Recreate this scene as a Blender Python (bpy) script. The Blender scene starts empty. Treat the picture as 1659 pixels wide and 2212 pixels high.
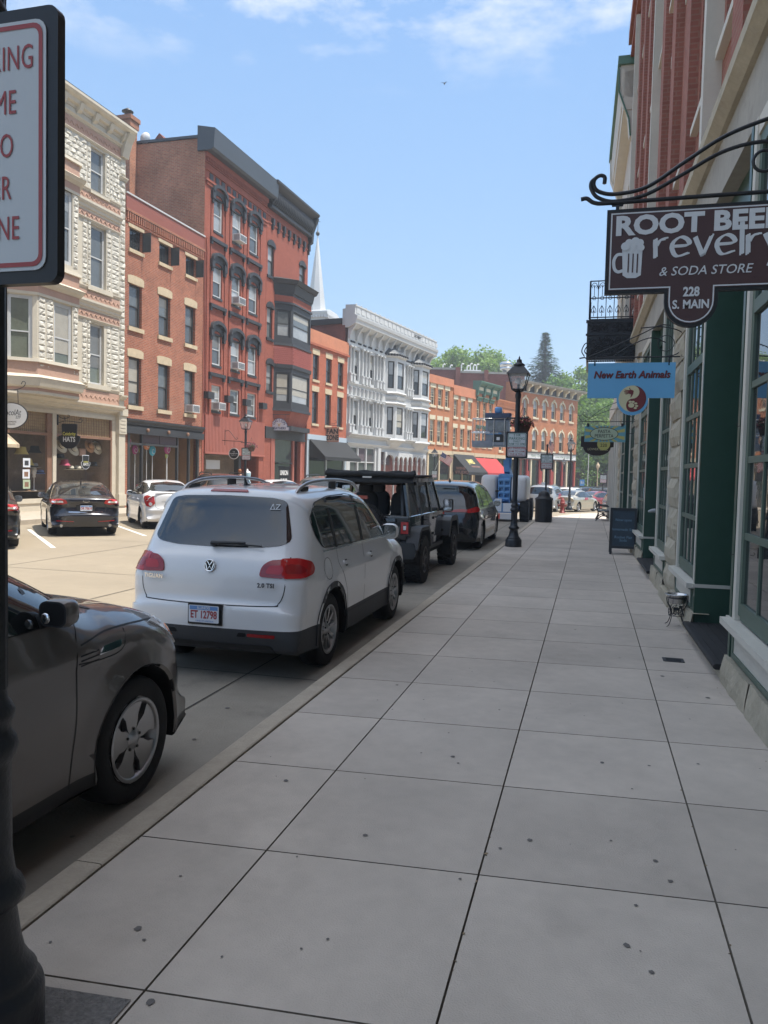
import bpy, bmesh, math, random
from math import sin, cos, pi, radians, sqrt, atan2
from mathutils import Vector, Matrix
from mathutils.bvhtree import BVHTree
random.seed(7)
R_ = radians
SC = bpy.context.scene
COL = SC.collection
# ---------------------------------------------------------------- camera
cam_d = bpy.data.cameras.new('camera'); CAM = bpy.data.objects.new('camera', cam_d); COL.objects.link(CAM)
cam_d.sensor_fit = 'VERTICAL'; cam_d.sensor_height = 24.0; cam_d.lens = 24.0 * 1662 / 2212
cam_d.clip_start = 0.05; cam_d.clip_end = 6000
yaw, roll, pitch = R_(14.9), 0.024, math.atan(85 / 1662)
_f0 = Vector((-sin(yaw), cos(yaw), 0)); _r0 = Vector((cos(yaw), sin(yaw), 0)); _u0 = Vector((0, 0, 1))
_fw = _f0 * cos(pitch) - _u0 * sin(pitch); _up = _u0 * cos(pitch) + _f0 * sin(pitch)
_r = _r0 * cos(roll) + _up * sin(roll); _u = _up * cos(roll) - _r0 * sin(roll)
_m = Matrix((( _r.x, _u.x, -_fw.x, 0), (_r.y, _u.y, -_fw.y, 0), (_r.z, _u.z, -_fw.z, 1.93), (0, 0, 0, 1)))
CAM.matrix_world = _m
SC.camera = CAM
# ---------------------------------------------------------------- light
SUN_EL, SUN_AZ = 69.5, 86.0          # azimuth measured clockwise from +Y
SC.view_settings.view_transform = 'Standard'; SC.view_settings.look = 'None'
SC.view_settings.gamma = 1.0; SC.view_settings.exposure = 1.88
SC.view_settings.use_curve_mapping = False
W = bpy.data.worlds.new('World'); SC.world = W; W.use_nodes = True
nt = W.node_tree; nt.nodes.clear()
out = nt.nodes.new('ShaderNodeOutputWorld'); bg = nt.nodes.new('ShaderNodeBackground'); sky = nt.nodes.new('ShaderNodeTexSky')
sky.sky_type = 'NISHITA'; sky.sun_disc = False; sky.sun_elevation = R_(SUN_EL); sky.sun_rotation = R_(SUN_AZ)
sky.air_density = 1.0; sky.dust_density = 1.2; sky.ozone_density = 1.6
tc = nt.nodes.new('ShaderNodeTexCoord'); sep = nt.nodes.new('ShaderNodeSeparateXYZ')
mp = nt.nodes.new('ShaderNodeVectorMath'); mp.operation = 'DIVIDE'
cmb = nt.nodes.new('ShaderNodeCombineXYZ')
nt.links.new(tc.outputs['Generated'], sep.inputs[0])
zc = nt.nodes.new('ShaderNodeMath'); zc.operation = 'MAXIMUM'; zc.inputs[1].default_value = 0.08
nt.links.new(sep.outputs[2], zc.inputs[0])
for i in range(3): nt.links.new(zc.outputs[0], cmb.inputs[i])
nt.links.new(tc.outputs['Generated'], mp.inputs[0]); nt.links.new(cmb.outputs[0], mp.inputs[1])
no = nt.nodes.new('ShaderNodeTexNoise'); no.inputs['Scale'].default_value = 2.3; no.inputs['Detail'].default_value = 9; no.inputs['Roughness'].default_value = 0.62
mpo = nt.nodes.new('ShaderNodeVectorMath'); mpo.operation = 'ADD'; mpo.inputs[1].default_value = (3.25, 1.1, 0)
nt.links.new(mp.outputs[0], mpo.inputs[0]); nt.links.new(mpo.outputs[0], no.inputs['Vector'])
cr = nt.nodes.new('ShaderNodeValToRGB'); cr.color_ramp.elements[0].position = 0.51; cr.color_ramp.elements[1].position = 0.70
nt.links.new(no.outputs[0], cr.inputs[0])
# clouds only high up; a pale band of thicker air low down
hi = nt.nodes.new('ShaderNodeMapRange'); hi.inputs[1].default_value = 0.43; hi.inputs[2].default_value = 0.50
nt.links.new(sep.outputs[2], hi.inputs[0])
cm = nt.nodes.new('ShaderNodeMath'); cm.operation = 'MULTIPLY'
nt.links.new(cr.outputs[0], cm.inputs[0]); nt.links.new(hi.outputs[0], cm.inputs[1])
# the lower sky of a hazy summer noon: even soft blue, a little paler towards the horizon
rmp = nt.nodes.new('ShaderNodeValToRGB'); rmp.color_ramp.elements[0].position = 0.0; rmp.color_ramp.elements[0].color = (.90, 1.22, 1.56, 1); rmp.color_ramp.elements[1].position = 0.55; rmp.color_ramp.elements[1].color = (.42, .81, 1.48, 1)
e3 = rmp.color_ramp.elements.new(.78); e3.color = (2.0, 2.15, 2.35, 1)      # unseen sky overhead made brighter and whiter, added fill for the shaded street
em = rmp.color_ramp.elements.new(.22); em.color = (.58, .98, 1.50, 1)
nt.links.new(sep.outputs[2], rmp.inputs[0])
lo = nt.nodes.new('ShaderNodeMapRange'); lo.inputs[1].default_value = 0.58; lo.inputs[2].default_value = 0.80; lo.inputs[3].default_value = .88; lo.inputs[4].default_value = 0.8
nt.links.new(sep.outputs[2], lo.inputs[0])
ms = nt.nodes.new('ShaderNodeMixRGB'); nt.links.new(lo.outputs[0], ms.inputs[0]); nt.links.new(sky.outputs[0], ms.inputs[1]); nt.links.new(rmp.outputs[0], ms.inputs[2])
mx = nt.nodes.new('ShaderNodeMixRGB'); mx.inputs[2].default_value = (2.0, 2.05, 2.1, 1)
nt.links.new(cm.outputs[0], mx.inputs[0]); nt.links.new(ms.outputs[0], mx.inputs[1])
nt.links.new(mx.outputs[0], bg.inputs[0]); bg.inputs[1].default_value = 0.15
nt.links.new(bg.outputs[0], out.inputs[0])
sd = bpy.data.lights.new('sun', 'SUN'); sd.energy = 2.0; sd.angle = R_(0.5); sd.color = (1, 0.955, 0.88)
SUN = bpy.data.objects.new('sun', sd); COL.objects.link(SUN)
SUN.rotation_euler = (R_(90 - SUN_EL), 0, R_(180 - SUN_AZ))
SUN.location = (20, 0, 60)

# ---------------------------------------------------------------- helpers
class MB:
    """collects geometry and links it as one mesh object"""
    def __init__(s): s.v = []; s.f = []; s.mi = []; s.sm = []
    def add(s, vs, fs, mi=0, sm=False):
        n = len(s.v); s.v += [tuple(p) for p in vs]
        for f in fs: s.f.append([i + n for i in f]); s.mi.append(mi); s.sm.append(sm)
        return s
    def box(s, a, b, mi=0):
        x0, y0, z0 = [min(p, q) for p, q in zip(a, b)]; x1, y1, z1 = [max(p, q) for p, q in zip(a, b)]
        return s.add([(x0,y0,z0),(x1,y0,z0),(x1,y1,z0),(x0,y1,z0),(x0,y0,z1),(x1,y0,z1),(x1,y1,z1),(x0,y1,z1)],
                     [(0,3,2,1),(4,5,6,7),(0,1,5,4),(1,2,6,5),(2,3,7,6),(3,0,4,7)], mi)
    def quad(s, a, b, c, d, mi=0): return s.add([a, b, c, d], [(0,1,2,3)], mi)
    def prism(s, poly, p0, ex, ey, depth, mi=0, sm=False):
        """polygon (2-D) in the frame p0,ex,ey pushed by vector depth"""
        p0, ex, ey, d = Vector(p0), Vector(ex), Vector(ey), Vector(depth); n = len(poly)
        A = [p0 + ex*x + ey*y for x, y in poly]; B = [p + d for p in A]
        s.add(A + B, [list(range(n))[::-1], list(range(n, 2*n))], mi)
        s.add(A + B, [(i, (i+1) % n, n + (i+1) % n, n + i) for i in range(n)], mi, sm)
        return s
    def cyl(s, p0, p1, r0, r1=None, n=12, mi=0, cap=True, sm=True):
        r1 = r0 if r1 is None else r1; p0, p1 = Vector(p0), Vector(p1); d = (p1 - p0).normalized()
        a = d.orthogonal().normalized(); b = d.cross(a)
        A = [p0 + (a*cos(2*pi*i/n) + b*sin(2*pi*i/n))*r0 for i in range(n)]
        B = [p1 + (a*cos(2*pi*i/n) + b*sin(2*pi*i/n))*r1 for i in range(n)]
        s.add(A + B, [(i, (i+1) % n, n+(i+1) % n, n+i) for i in range(n)], mi, sm)
        if cap: s.add(A, [list(range(n))[::-1]], mi); s.add(B, [list(range(n))], mi)
        return s
    def tube(s, pts, r, n=8, mi=0):
        pts = [Vector(p) for p in pts]; rings = []; a = None
        for i, p in enumerate(pts):
            d = (pts[min(i+1, len(pts)-1)] - pts[max(i-1, 0)]).normalized()
            a = d.orthogonal().normalized() if a is None else (a - d*a.dot(d)).normalized()
            b = d.cross(a); rr = r[i] if isinstance(r, (list, tuple)) else r
            rings.append([p + (a*cos(2*pi*k/n) + b*sin(2*pi*k/n))*rr for k in range(n)])
        vs = [q for g in rings for q in g]; m = len(pts)
        s.add(vs, [(i*n+k, i*n+(k+1) % n, (i+1)*n+(k+1) % n, (i+1)*n+k) for i in range(m-1) for k in range(n)], mi, True)
        s.add(rings[0], [list(range(n))[::-1]], mi); s.add(rings[-1], [list(range(n))], mi)
        return s
    def lathe(s, prof, c=(0,0,0), axis='z', n=24, mi=0, sm=True, cap=True):
        c = Vector(c); vs = []
        for r, h in prof:
            for k in range(n):
                a = 2*pi*k/n
                o = {'z': (r*cos(a), r*sin(a), h), 'x': (h, r*cos(a), r*sin(a)), 'y': (r*sin(a), h, r*cos(a))}[axis]
                vs.append(c + Vector(o))
        m = len(prof)
        s.add(vs, [(i*n+k, i*n+(k+1) % n, (i+1)*n+(k+1) % n, (i+1)*n+k) for i in range(m-1) for k in range(n)], mi, sm)
        if cap and prof[0][0] > 1e-4: s.add(vs[:n], [list(range(n))[::-1]], mi)
        if cap and prof[-1][0] > 1e-4: s.add(vs[-n:], [list(range(n))], mi)
        return s
    def run(s, prof, u0, u1, mi=0, sm=False):
        """profile of (y,z) swept along local x from u0 to u1"""
        n = len(prof); A = [(u0, y, z) for y, z in prof]; B = [(u1, y, z) for y, z in prof]
        s.add(A + B, [(i, (i+1) % n, n+(i+1) % n, n+i) for i in range(n)], mi, sm)
        s.add(A, [list(range(n))[::-1]], mi); s.add(B, [list(range(n))], mi); return s
    def sphere(s, c, r, n=12, m=8, mi=0, sq=(1,1,1)):
        c = Vector(c); vs = []
        for i in range(m+1):
            t = pi*i/m
            for k in range(n):
                a = 2*pi*k/n; vs.append(c + Vector((r*sin(t)*cos(a)*sq[0], r*sin(t)*sin(a)*sq[1], r*cos(t)*sq[2])))
        return s.add(vs, [(i*n+k, (i+1)*n+k, (i+1)*n+(k+1) % n, i*n+(k+1) % n) for i in range(m) for k in range(n)], mi, True)
    def build(s, name, mats, parent=None, weld=False):
        me = bpy.data.meshes.new(name); me.from_pydata(s.v, [], s.f)
        me.polygons.foreach_set('material_index', s.mi); me.polygons.foreach_set('use_smooth', s.sm)
        for m in (mats if isinstance(mats, (list, tuple)) else [mats]): me.materials.append(m)
        bm = bmesh.new(); bm.from_mesh(me)
        if weld: bmesh.ops.remove_doubles(bm, verts=bm.verts, dist=1e-4)
        bmesh.ops.recalc_face_normals(bm, faces=bm.faces); bm.to_mesh(me); bm.free()
        me.update()
        return link(name, me, parent)
def link(name, me, parent=None):
    o = bpy.data.objects.new(name, me); COL.objects.link(o)
    if parent is not None: o.parent = parent
    return o
def tag(o, label=None, cat=None, group=None, kind=None):
    if label: o['label'] = label
    if cat: o['category'] = cat
    if group: o['group'] = group
    if kind: o['kind'] = kind
    return o
def thing(name, label, cat, loc=(0,0,0), rz=0, group=None):
    o = bpy.data.objects.new(name, None); COL.objects.link(o); o.empty_display_size = 0.2
    o.location = loc; o.rotation_euler = (0, 0, rz); return tag(o, label, cat, group)
def kids(o): return [c for c in KIDS.get(o.name, [])]
def copy_tree(o, parent=None):
    c = o.copy(); COL.objects.link(c)
    if parent is not None: c.parent = parent; c.matrix_parent_inverse = o.matrix_parent_inverse
    for ch in list(o.children): copy_tree(ch, c)
    return c
def arc(cx, cy, r, a0, a1, n): return [(cx + r*cos(R_(a0 + (a1-a0)*i/n)), cy + r*sin(R_(a0 + (a1-a0)*i/n))) for i in range(n+1)]
def rrect(w, h, r, n=4):
    o = []
    for cx, cy, a in ((w/2-r, h/2-r, 0), (-w/2+r, h/2-r, 90), (-w/2+r, -h/2+r, 180), (w/2-r, -h/2+r, 270)): o += arc(cx, cy, r, a, a+90, n)
    return o
def ellipse(a, b, n=32, cx=0, cy=0): return [(cx + a*cos(2*pi*i/n), cy + b*sin(2*pi*i/n)) for i in range(n)]
def spline(pts, n=8):
    P = [Vector(p) for p in pts]; P = [P[0]*2 - P[1]] + P + [P[-1]*2 - P[-2]]; o = []
    for i in range(1, len(P)-2):
        for k in range(n):
            t = k/n; a, b, c, d = P[i-1], P[i], P[i+1], P[i+2]
            o.append(0.5*((2*b) + (c-a)*t + (2*a-5*b+4*c-d)*t*t + (3*b-a-3*c+d)*t**3))
    o.append(P[-2]); return o
def stroke(pts, w):
    """a flat outline of width w along 2-D points"""
    P = [Vector(p) for p in pts]; L = []; Rr = []
    for i, p in enumerate(P):
        d = (P[min(i+1, len(P)-1)] - P[max(i-1, 0)]).normalized(); nrm = Vector((-d.y, d.x)); ww = w[i] if isinstance(w, (list, tuple)) else w
        L.append(tuple(p + nrm*ww/2)); Rr.append(tuple(p - nrm*ww/2))
    return L + Rr[::-1]

# ---------------------------------------------------------------- materials
M = {}
def mat(name, col, rough=0.6, metal=0.0, var=0.0, vscale=3.0, bump=0.0, bscale=40.0, spec=0.5, coat=0.0, alpha=1.0, trans=0.0, emit=None, island=0.0, stain=None):
    m = bpy.data.materials.new(name); m.use_nodes = True; n = m.node_tree.nodes; l = m.node_tree.links; b = n['Principled BSDF']
    c = tuple(col) + (1,); b.inputs['Base Color'].default_value = c; b.inputs['Roughness'].default_value = rough; b.inputs['Metallic'].default_value = metal
    b.inputs['Specular IOR Level'].default_value = spec; b.inputs['Coat Weight'].default_value = coat; b.inputs['Coat Roughness'].default_value = 0.03
    b.inputs['Transmission Weight'].default_value = trans
    if alpha < 1: b.inputs['Alpha'].default_value = alpha
    if emit: b.inputs['Emission Color'].default_value = tuple(emit[:3]) + (1,); b.inputs['Emission Strength'].default_value = emit[3]
    t = n.new('ShaderNodeTexCoord'); cur = None
    def mixmul(fac_out, lo, hi, cur):
        mr = n.new('ShaderNodeMapRange'); mr.inputs[1].default_value = 0.25; mr.inputs[2].default_value = 0.75; mr.inputs[3].default_value = lo; mr.inputs[4].default_value = hi
        l.new(fac_out, mr.inputs[0])
        vm = n.new('ShaderNodeVectorMath'); vm.operation = 'SCALE'
        if cur is None: vm.inputs[0].default_value = c[:3]
        else: l.new(cur, vm.inputs[0])
        l.new(mr.outputs[0], vm.inputs['Scale']); return vm.outputs[0]
    if var:
        for sc, k in ((vscale, 1.0), (vscale*7.3, 0.5)):
            nz = n.new('ShaderNodeTexNoise'); nz.inputs['Scale'].default_value = sc; nz.inputs['Detail'].default_value = 6; nz.inputs['Roughness'].default_value = 0.6
            l.new(t.outputs['Object'], nz.inputs['Vector']); cur = mixmul(nz.outputs[0], 1 - var*k, 1 + var*k, cur)
    if island:
        g = n.new('ShaderNodeNewGeometry'); mr = n.new('ShaderNodeMapRange'); mr.inputs[3].default_value = 1-island; mr.inputs[4].default_value = 1+island
        l.new(g.outputs['Random Per Island'], mr.inputs[0]); vm = n.new('ShaderNodeVectorMath'); vm.operation = 'SCALE'
        if cur is None: vm.inputs[0].default_value = c[:3]
        else: l.new(cur, vm.inputs[0])
        l.new(mr.outputs[0], vm.inputs['Scale']); cur = vm.outputs[0]
    if stain:
        nz = n.new('ShaderNodeTexNoise'); nz.inputs['Scale'].default_value = stain[1]; nz.inputs['Detail'].default_value = 8; nz.inputs['Roughness'].default_value = 0.65
        l.new(t.outputs['Object'], nz.inputs['Vector']); rp = n.new('ShaderNodeValToRGB'); rp.color_ramp.elements[0].position = stain[2]; rp.color_ramp.elements[1].position = stain[2]+0.15
        l.new(nz.outputs[0], rp.inputs[0]); mxx = n.new('ShaderNodeMixRGB'); mxx.inputs[2].default_value = tuple(stain[0]) + (1,)
        sc_ = n.new('ShaderNodeMath'); sc_.operation = 'MULTIPLY'; sc_.inputs[1].default_value = stain[3]; l.new(rp.outputs[0], sc_.inputs[0]); l.new(sc_.outputs[0], mxx.inputs[0])
        if cur is None: mxx.inputs[1].default_value = c
        else: l.new(cur, mxx.inputs[1])
        cur = mxx.outputs[0]
    if cur is not None: l.new(cur, b.inputs['Base Color'])
    if bump:
        nz = n.new('ShaderNodeTexNoise'); nz.inputs['Scale'].default_value = bscale; nz.inputs['Detail'].default_value = 5
        l.new(t.outputs['Object'], nz.inputs['Vector']); bp = n.new('ShaderNodeBump'); bp.inputs['Strength'].default_value = bump; bp.inputs['Distance'].default_value = 0.02
        l.new(nz.outputs[0], bp.inputs['Height']); l.new(bp.outputs[0], b.inputs['Normal'])
    M[name] = m; return m
def brick(name, c1, c2, mortar, bw=0.23, bh=0.077, ms=0.010, var=0.18, vs=0.7, rough=0.85, stain=None, bumpd=0.008):
    m = bpy.data.materials.new(name); m.use_nodes = True; n = m.node_tree.nodes; l = m.node_tree.links; b = n['Principled BSDF']
    b.inputs['Roughness'].default_value = rough; b.inputs['Specular IOR Level'].default_value = 0.25
    t = n.new('ShaderNodeTexCoord'); sx = n.new('ShaderNodeSeparateXYZ'); ad = n.new('ShaderNodeMath'); ad.operation = 'ADD'; cx = n.new('ShaderNodeCombineXYZ')
    l.new(t.outputs['Object'], sx.inputs[0]); l.new(sx.outputs[0], ad.inputs[0]); l.new(sx.outputs[1], ad.inputs[1]); l.new(ad.outputs[0], cx.inputs[0]); l.new(sx.outputs[2], cx.inputs[1])
    k = n.new('ShaderNodeTexBrick'); k.inputs['Color1'].default_value = tuple(c1)+(1,); k.inputs['Color2'].default_value = tuple(c2)+(1,); k.inputs['Mortar'].default_value = tuple(mortar)+(1,)
    k.inputs['Scale'].default_value = 1; k.inputs['Brick Width'].default_value = bw; k.inputs['Row Height'].default_value = bh; k.inputs['Mortar Size'].default_value = ms; k.inputs['Bias'].default_value = -0.15
    l.new(cx.outputs[0], k.inputs['Vector']); cur = k.outputs[0]
    for sc, a in ((vs, var), (vs*9, var*0.6)):
        nz = n.new('ShaderNodeTexNoise'); nz.inputs['Scale'].default_value = sc; nz.inputs['Detail'].default_value = 7; nz.inputs['Roughness'].default_value = 0.62
        l.new(t.outputs['Object'], nz.inputs['Vector']); mr = n.new('ShaderNodeMapRange'); mr.inputs[1].default_value = .28; mr.inputs[2].default_value = .72; mr.inputs[3].default_value = 1-a; mr.inputs[4].default_value = 1+a
        l.new(nz.outputs[0], mr.inputs[0]); vm = n.new('ShaderNodeVectorMath'); vm.operation = 'SCALE'; l.new(cur, vm.inputs[0]); l.new(mr.outputs[0], vm.inputs['Scale']); cur = vm.outputs[0]
    if stain:
        nz = n.new('ShaderNodeTexNoise'); nz.inputs['Scale'].default_value = stain[1]; nz.inputs['Detail'].default_value = 8
        l.new(t.outputs['Object'], nz.inputs['Vector']); rp = n.new('ShaderNodeValToRGB'); rp.color_ramp.elements[0].position = stain[2]; rp.color_ramp.elements[1].position = stain[2]+.16
        l.new(nz.outputs[0], rp.inputs[0]); mxx = n.new('ShaderNodeMixRGB'); mxx.inputs[2].default_value = tuple(stain[0])+(1,); s_ = n.new('ShaderNodeMath'); s_.operation = 'MULTIPLY'; s_.inputs[1].default_value = stain[3]
        l.new(rp.outputs[0], s_.inputs[0]); l.new(s_.outputs[0], mxx.inputs[0]); l.new(cur, mxx.inputs[1]); cur = mxx.outputs[0]
    l.new(cur, b.inputs['Base Color'])
    bp = n.new('ShaderNodeBump'); bp.inputs['Strength'].default_value = 0.6; bp.inputs['Distance'].default_value = bumpd; bp.invert = True
    l.new(k.outputs['Fac'], bp.inputs['Height']); l.new(bp.outputs[0], b.inputs['Normal'])
    M[name] = m; return m
mat('black', (.012,.012,.013), .45); mat('black_iron', (.016,.018,.022), .38, bump=.15, bscale=60); mat('rubber', (.018,.018,.019), .8, bump=.2, bscale=80)
mat('chrome', (.75,.76,.78), .08, 1.0); mat('alloy', (.42,.42,.43), .28, .85); mat('alloy_dark', (.10,.10,.105), .35, .8); mat('steel', (.55,.56,.57), .22, 1.0, bump=.03)
mat('white', (.66,.66,.65), .5); mat('plastic_grey', (.035,.037,.041), .55, bump=.1, bscale=200); mat('dark_void', (.006,.006,.007), .9)
mat('car_glass', (.010,.012,.013), .03, spec=.9, coat=.6); mat('clear_glass', (.8,.85,.87), .0, trans=1.0, alpha=1.0)
mat('lamp_red', (.27,.008,.010), .15, coat=.35, spec=.6); mat('lamp_red_bright', (.43,.014,.014), .15, coat=.35); mat('lamp_clear', (.80,.81,.83), .10, 0.0, coat=1.0, spec=.9); mat('lamp_amber', (.62,.19,.05), .15, coat=1.0)
mat('cream', (.54,.485,.385), .7, var=.08, stain=((.40,.24,.13), 1.3, .66, .35)); mat('cream_block', (.57,.54,.465), .85, var=.10, vscale=2.2, bump=.4, bscale=25, stain=((.36,.31,.24), 1.5, .58, .5)); mat('pink', (.43,.27,.20), .8, var=.08, vscale=2, bump=.5, bscale=9)
mat('brown_wood', (.22,.12,.075), .7, var=.2, vscale=3); mat('black_trim', (.030,.031,.034), .55, var=.12); mat('slate', (.055,.066,.078), .5, var=.08, vscale=.6)
mat('stone_buff', (.52,.42,.28), .85, var=.14, vscale=4); mat('white_trim', (.49,.495,.49), .55, var=.05, vscale=1.5, stain=((.42,.42,.41), 1.1, .64, .3)); mat('black_sash', (.035,.034,.033), .5)
mat('green_trim', (.06,.13,.10), .5, var=.1); mat('cream_trim', (.60,.53,.38), .7, var=.1); mat('red_paint', (.28,.035,.03), .5)
def panes(name, c, rough=.04): return mat(name, c, rough, spec=.75, var=.22, vscale=.9, bump=.10, bscale=1.1)
panes('pane_grey', (.115,.125,.125)); panes('pane_green', (.135,.150,.115)); panes('pane_dark', (.030,.034,.036)); panes('pane_mid', (.075,.080,.082)); panes('pane_pale', (.30,.31,.31))
panes('shop_glass', (.020,.022,.023), .02); M['shop_glass'].node_tree.nodes['Principled BSDF'].inputs['Specular IOR Level'].default_value = 1.0
brick('brick_brown', (.36,.115,.062), (.26,.085,.052), (.34,.23,.17), stain=((.42,.28,.21), .55, .60, .4), var=.22)
brick('brick_old', (.43,.160,.090), (.32,.115,.072), (.38,.25,.17), stain=((.20,.09,.065), .5, .55, .5), var=.26, ms=.014)
brick('brick_red', (.33,.100,.066), (.285,.084,.056), (.215,.072,.052), var=.14, vs=.5, ms=.009, stain=((.36,.14,.11), .8, .60, .4))
brick('brick_fan', (.42,.115,.062), (.35,.09,.052), (.37,.16,.10), var=.14)
brick('brick_orange', (.44,.155,.066), (.37,.12,.055), (.42,.23,.13), var=.14, stain=((.36,.17,.10), .6, .62, .35))
brick('brick_shade', (.32,.130,.10), (.27,.108,.085), (.31,.17,.13), var=.12, ms=.012)
brick('brick_far', (.24,.085,.065), (.19,.065,.05), (.22,.11,.09), var=.22, vs=.35)
mat('orange_plaster', (.50,.195,.105), .8, var=.13, vscale=1.2); mat('red_panel', (.25,.078,.055), .7, var=.08, vscale=.8); mat('red_cladding', (.33,.103,.072), .65, var=.09, vscale=1)
mat('limestone', (.40,.355,.27), .85, var=.16, vscale=3, bump=.5, bscale=18, stain=((.20,.13,.08), 2.2, .64, .5)); mat('limestone_grey', (.345,.325,.285), .85, var=.14, vscale=1.4, bump=.35, bscale=12, stain=((.17,.155,.14), 1.8, .56, .55))
mat('shop_green', (.030,.072,.050), .38, var=.10, vscale=2); mat('sash_green', (.090,.130,.100), .5, var=.07); mat('shop_cream', (.56,.53,.46), .6, var=.06)
mat('asphalt', (.16,.15,.14), .85)

def text(body, size, p, ex, ey, m, parent, name='lettering', bold=0.0, sx=1.0, shear=0.0, align='CENTER', extr=0.002, spacing=1.0):
    """flat lettering: p origin, ex reading direction, ey up (parent's local axes)"""
    cu = bpy.data.curves.new(name, 'FONT'); cu.body = body; cu.size = size; cu.align_x = align; cu.align_y = 'CENTER'
    cu.offset = bold; cu.shear = shear; cu.extrude = extr; cu.space_character = spacing; cu.resolution_u = 3
    o = bpy.data.objects.new('tmp_text', cu); COL.objects.link(o)
    me = bpy.data.meshes.new_from_object(o.evaluated_get(bpy.context.evaluated_depsgraph_get()))
    bpy.data.objects.remove(o); bpy.data.curves.remove(cu)
    ex, ey = Vector(ex).normalized(), Vector(ey).normalized(); ez = ex.cross(ey); p = Vector(p)
    mtx = Matrix(((ex.x*sx, ey.x, ez.x, p.x), (ex.y*sx, ey.y, ez.y, p.y), (ex.z*sx, ey.z, ez.z, p.z), (0,0,0,1)))
    me.transform(mtx); me.materials.clear(); me.materials.append(m); me.name = name
    return link(name, me, parent)
def gz(y): return 0.0 if y < 32 else (-0.019*(y-32) if y < 64 else -0.608)
# ================================================================ the setting: ground
mat('concrete_road', (.275,.226,.160), .85, var=.10, vscale=.5, bump=.25, bscale=60, stain=((.20,.175,.14), .9, .60, .45))
mat('concrete_walk', (.48,.418,.355), .88, var=.13, vscale=1.1, bump=.30, bscale=140, island=.085, stain=((.33,.285,.24), .8, .55, .5))
mat('kerb_stone', (.40,.34,.265), .88, var=.14, vscale=5, bump=.35, bscale=70); mat('joint_dark', (.065,.058,.048), .95, var=.35, vscale=14)
mat('aggregate', (.20,.185,.17), .95, var=.35, vscale=60, bump=1.0, bscale=110, island=0); mat('gum', (.14,.128,.118), .9); mat('paint_white', (.66,.64,.58), .8, var=.12, vscale=5)
mat('hill_green', (.045,.075,.022), .95, var=.4, vscale=.06); mat('kerb_red', (.26,.10,.075), .85, var=.3, vscale=6)
KX = [(-30,-2.2),(32,-2.2),(35,-2.0),(38.5,-1.55),(43,-.9),(47,.3),(50.5,2.5),(54,8)]
# terrain sheet out to the horizon, rising into the wooded hill behind the street
def hill(x, y):
    t = min(max((y - 118 + .22*x) / 75, 0), 1); return -1.0 + 13.0*t*t*(3-2*t)
mb = MB(); xs = [-700,-400,-300] + [-160+16*i for i in range(21)] + [300,400,700]; ys = [-700,-300,-120,-40] + [0+15*i for i in range(17)] + [350,500,700]
mb.add([(x, y, hill(x, y) if abs(x) < 350 and y < 400 else (-1.0 if y < 120 else 12.0)) for y in ys for x in xs],
       [(j*len(xs)+i, j*len(xs)+i+1, (j+1)*len(xs)+i+1, (j+1)*len(xs)+i) for j in range(len(ys)-1) for i in range(len(xs)-1)], 0, True)
tag(mb.build('terrain', M['hill_green']), kind='structure')
mb = MB(); xs = [-70,-40,-18,-10,-2.15,3,12,60]; ys = [-40,-10,0,10,20,32,40,48,56,64,80,100,125]
mb.add([(x, y, gz(y)) for y in ys for x in xs], [(j*len(xs)+i, j*len(xs)+i+1, (j+1)*len(xs)+i+1, (j+1)*len(xs)+i) for j in range(len(ys)-1) for i in range(len(xs)-1)])
ROAD = tag(mb.build('road', M['concrete_road']), kind='structure')
mat('lane_concrete', (.265,.235,.19), .88, var=.16, vscale=.7, bump=.3, bscale=60, stain=((.13,.118,.10), 1.3, .56, .6))  # lane shade and dirt put into the colour of a darker sheet
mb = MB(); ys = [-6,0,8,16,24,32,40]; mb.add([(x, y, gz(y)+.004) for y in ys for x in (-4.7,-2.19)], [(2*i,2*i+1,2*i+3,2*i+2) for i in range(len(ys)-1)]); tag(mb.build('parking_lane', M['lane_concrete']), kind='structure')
mb = MB()
for x in (-3.05, -6.9, -10.6):
    y = -6
    while y < 60:
        w = .008 + .004*random.random(); mb.quad((x-w, y, gz(y)+.008), (x+w, y, gz(y)+.008), (x+w, y+2, gz(y+2)+.008), (x-w, y+2, gz(y+2)+.008)); y += 2
for y in (1.2, 6.6, 12.0, 17.4, 22.8, 28.2):
    mb.quad((-16.9, y-.008, .0085), (-2.2, y-.008, .0085), (-2.2, y+.008, .0085), (-16.9, y+.008, .0085))
tag(mb.build('road_joints', M['joint_dark']), kind='structure')
mb = MB()
for k in range(-1, 9):                                   # stall lines at 45 degrees
    bx, by = -11.95, 15.2 + k*3.82; d = Vector((-.707, .707, 0)); n = Vector((.707, .707, 0))*.055
    a = Vector((bx, by, 0)); b = a + d*5.6
    if 0: pass
    mb.quad(*[tuple(p[:2]) + (gz(p.y)+.006,) for p in (a-n, a+n, b+n, b-n)])
tag(mb.build('parking_lines', M['paint_white']), kind='structure')
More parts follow.
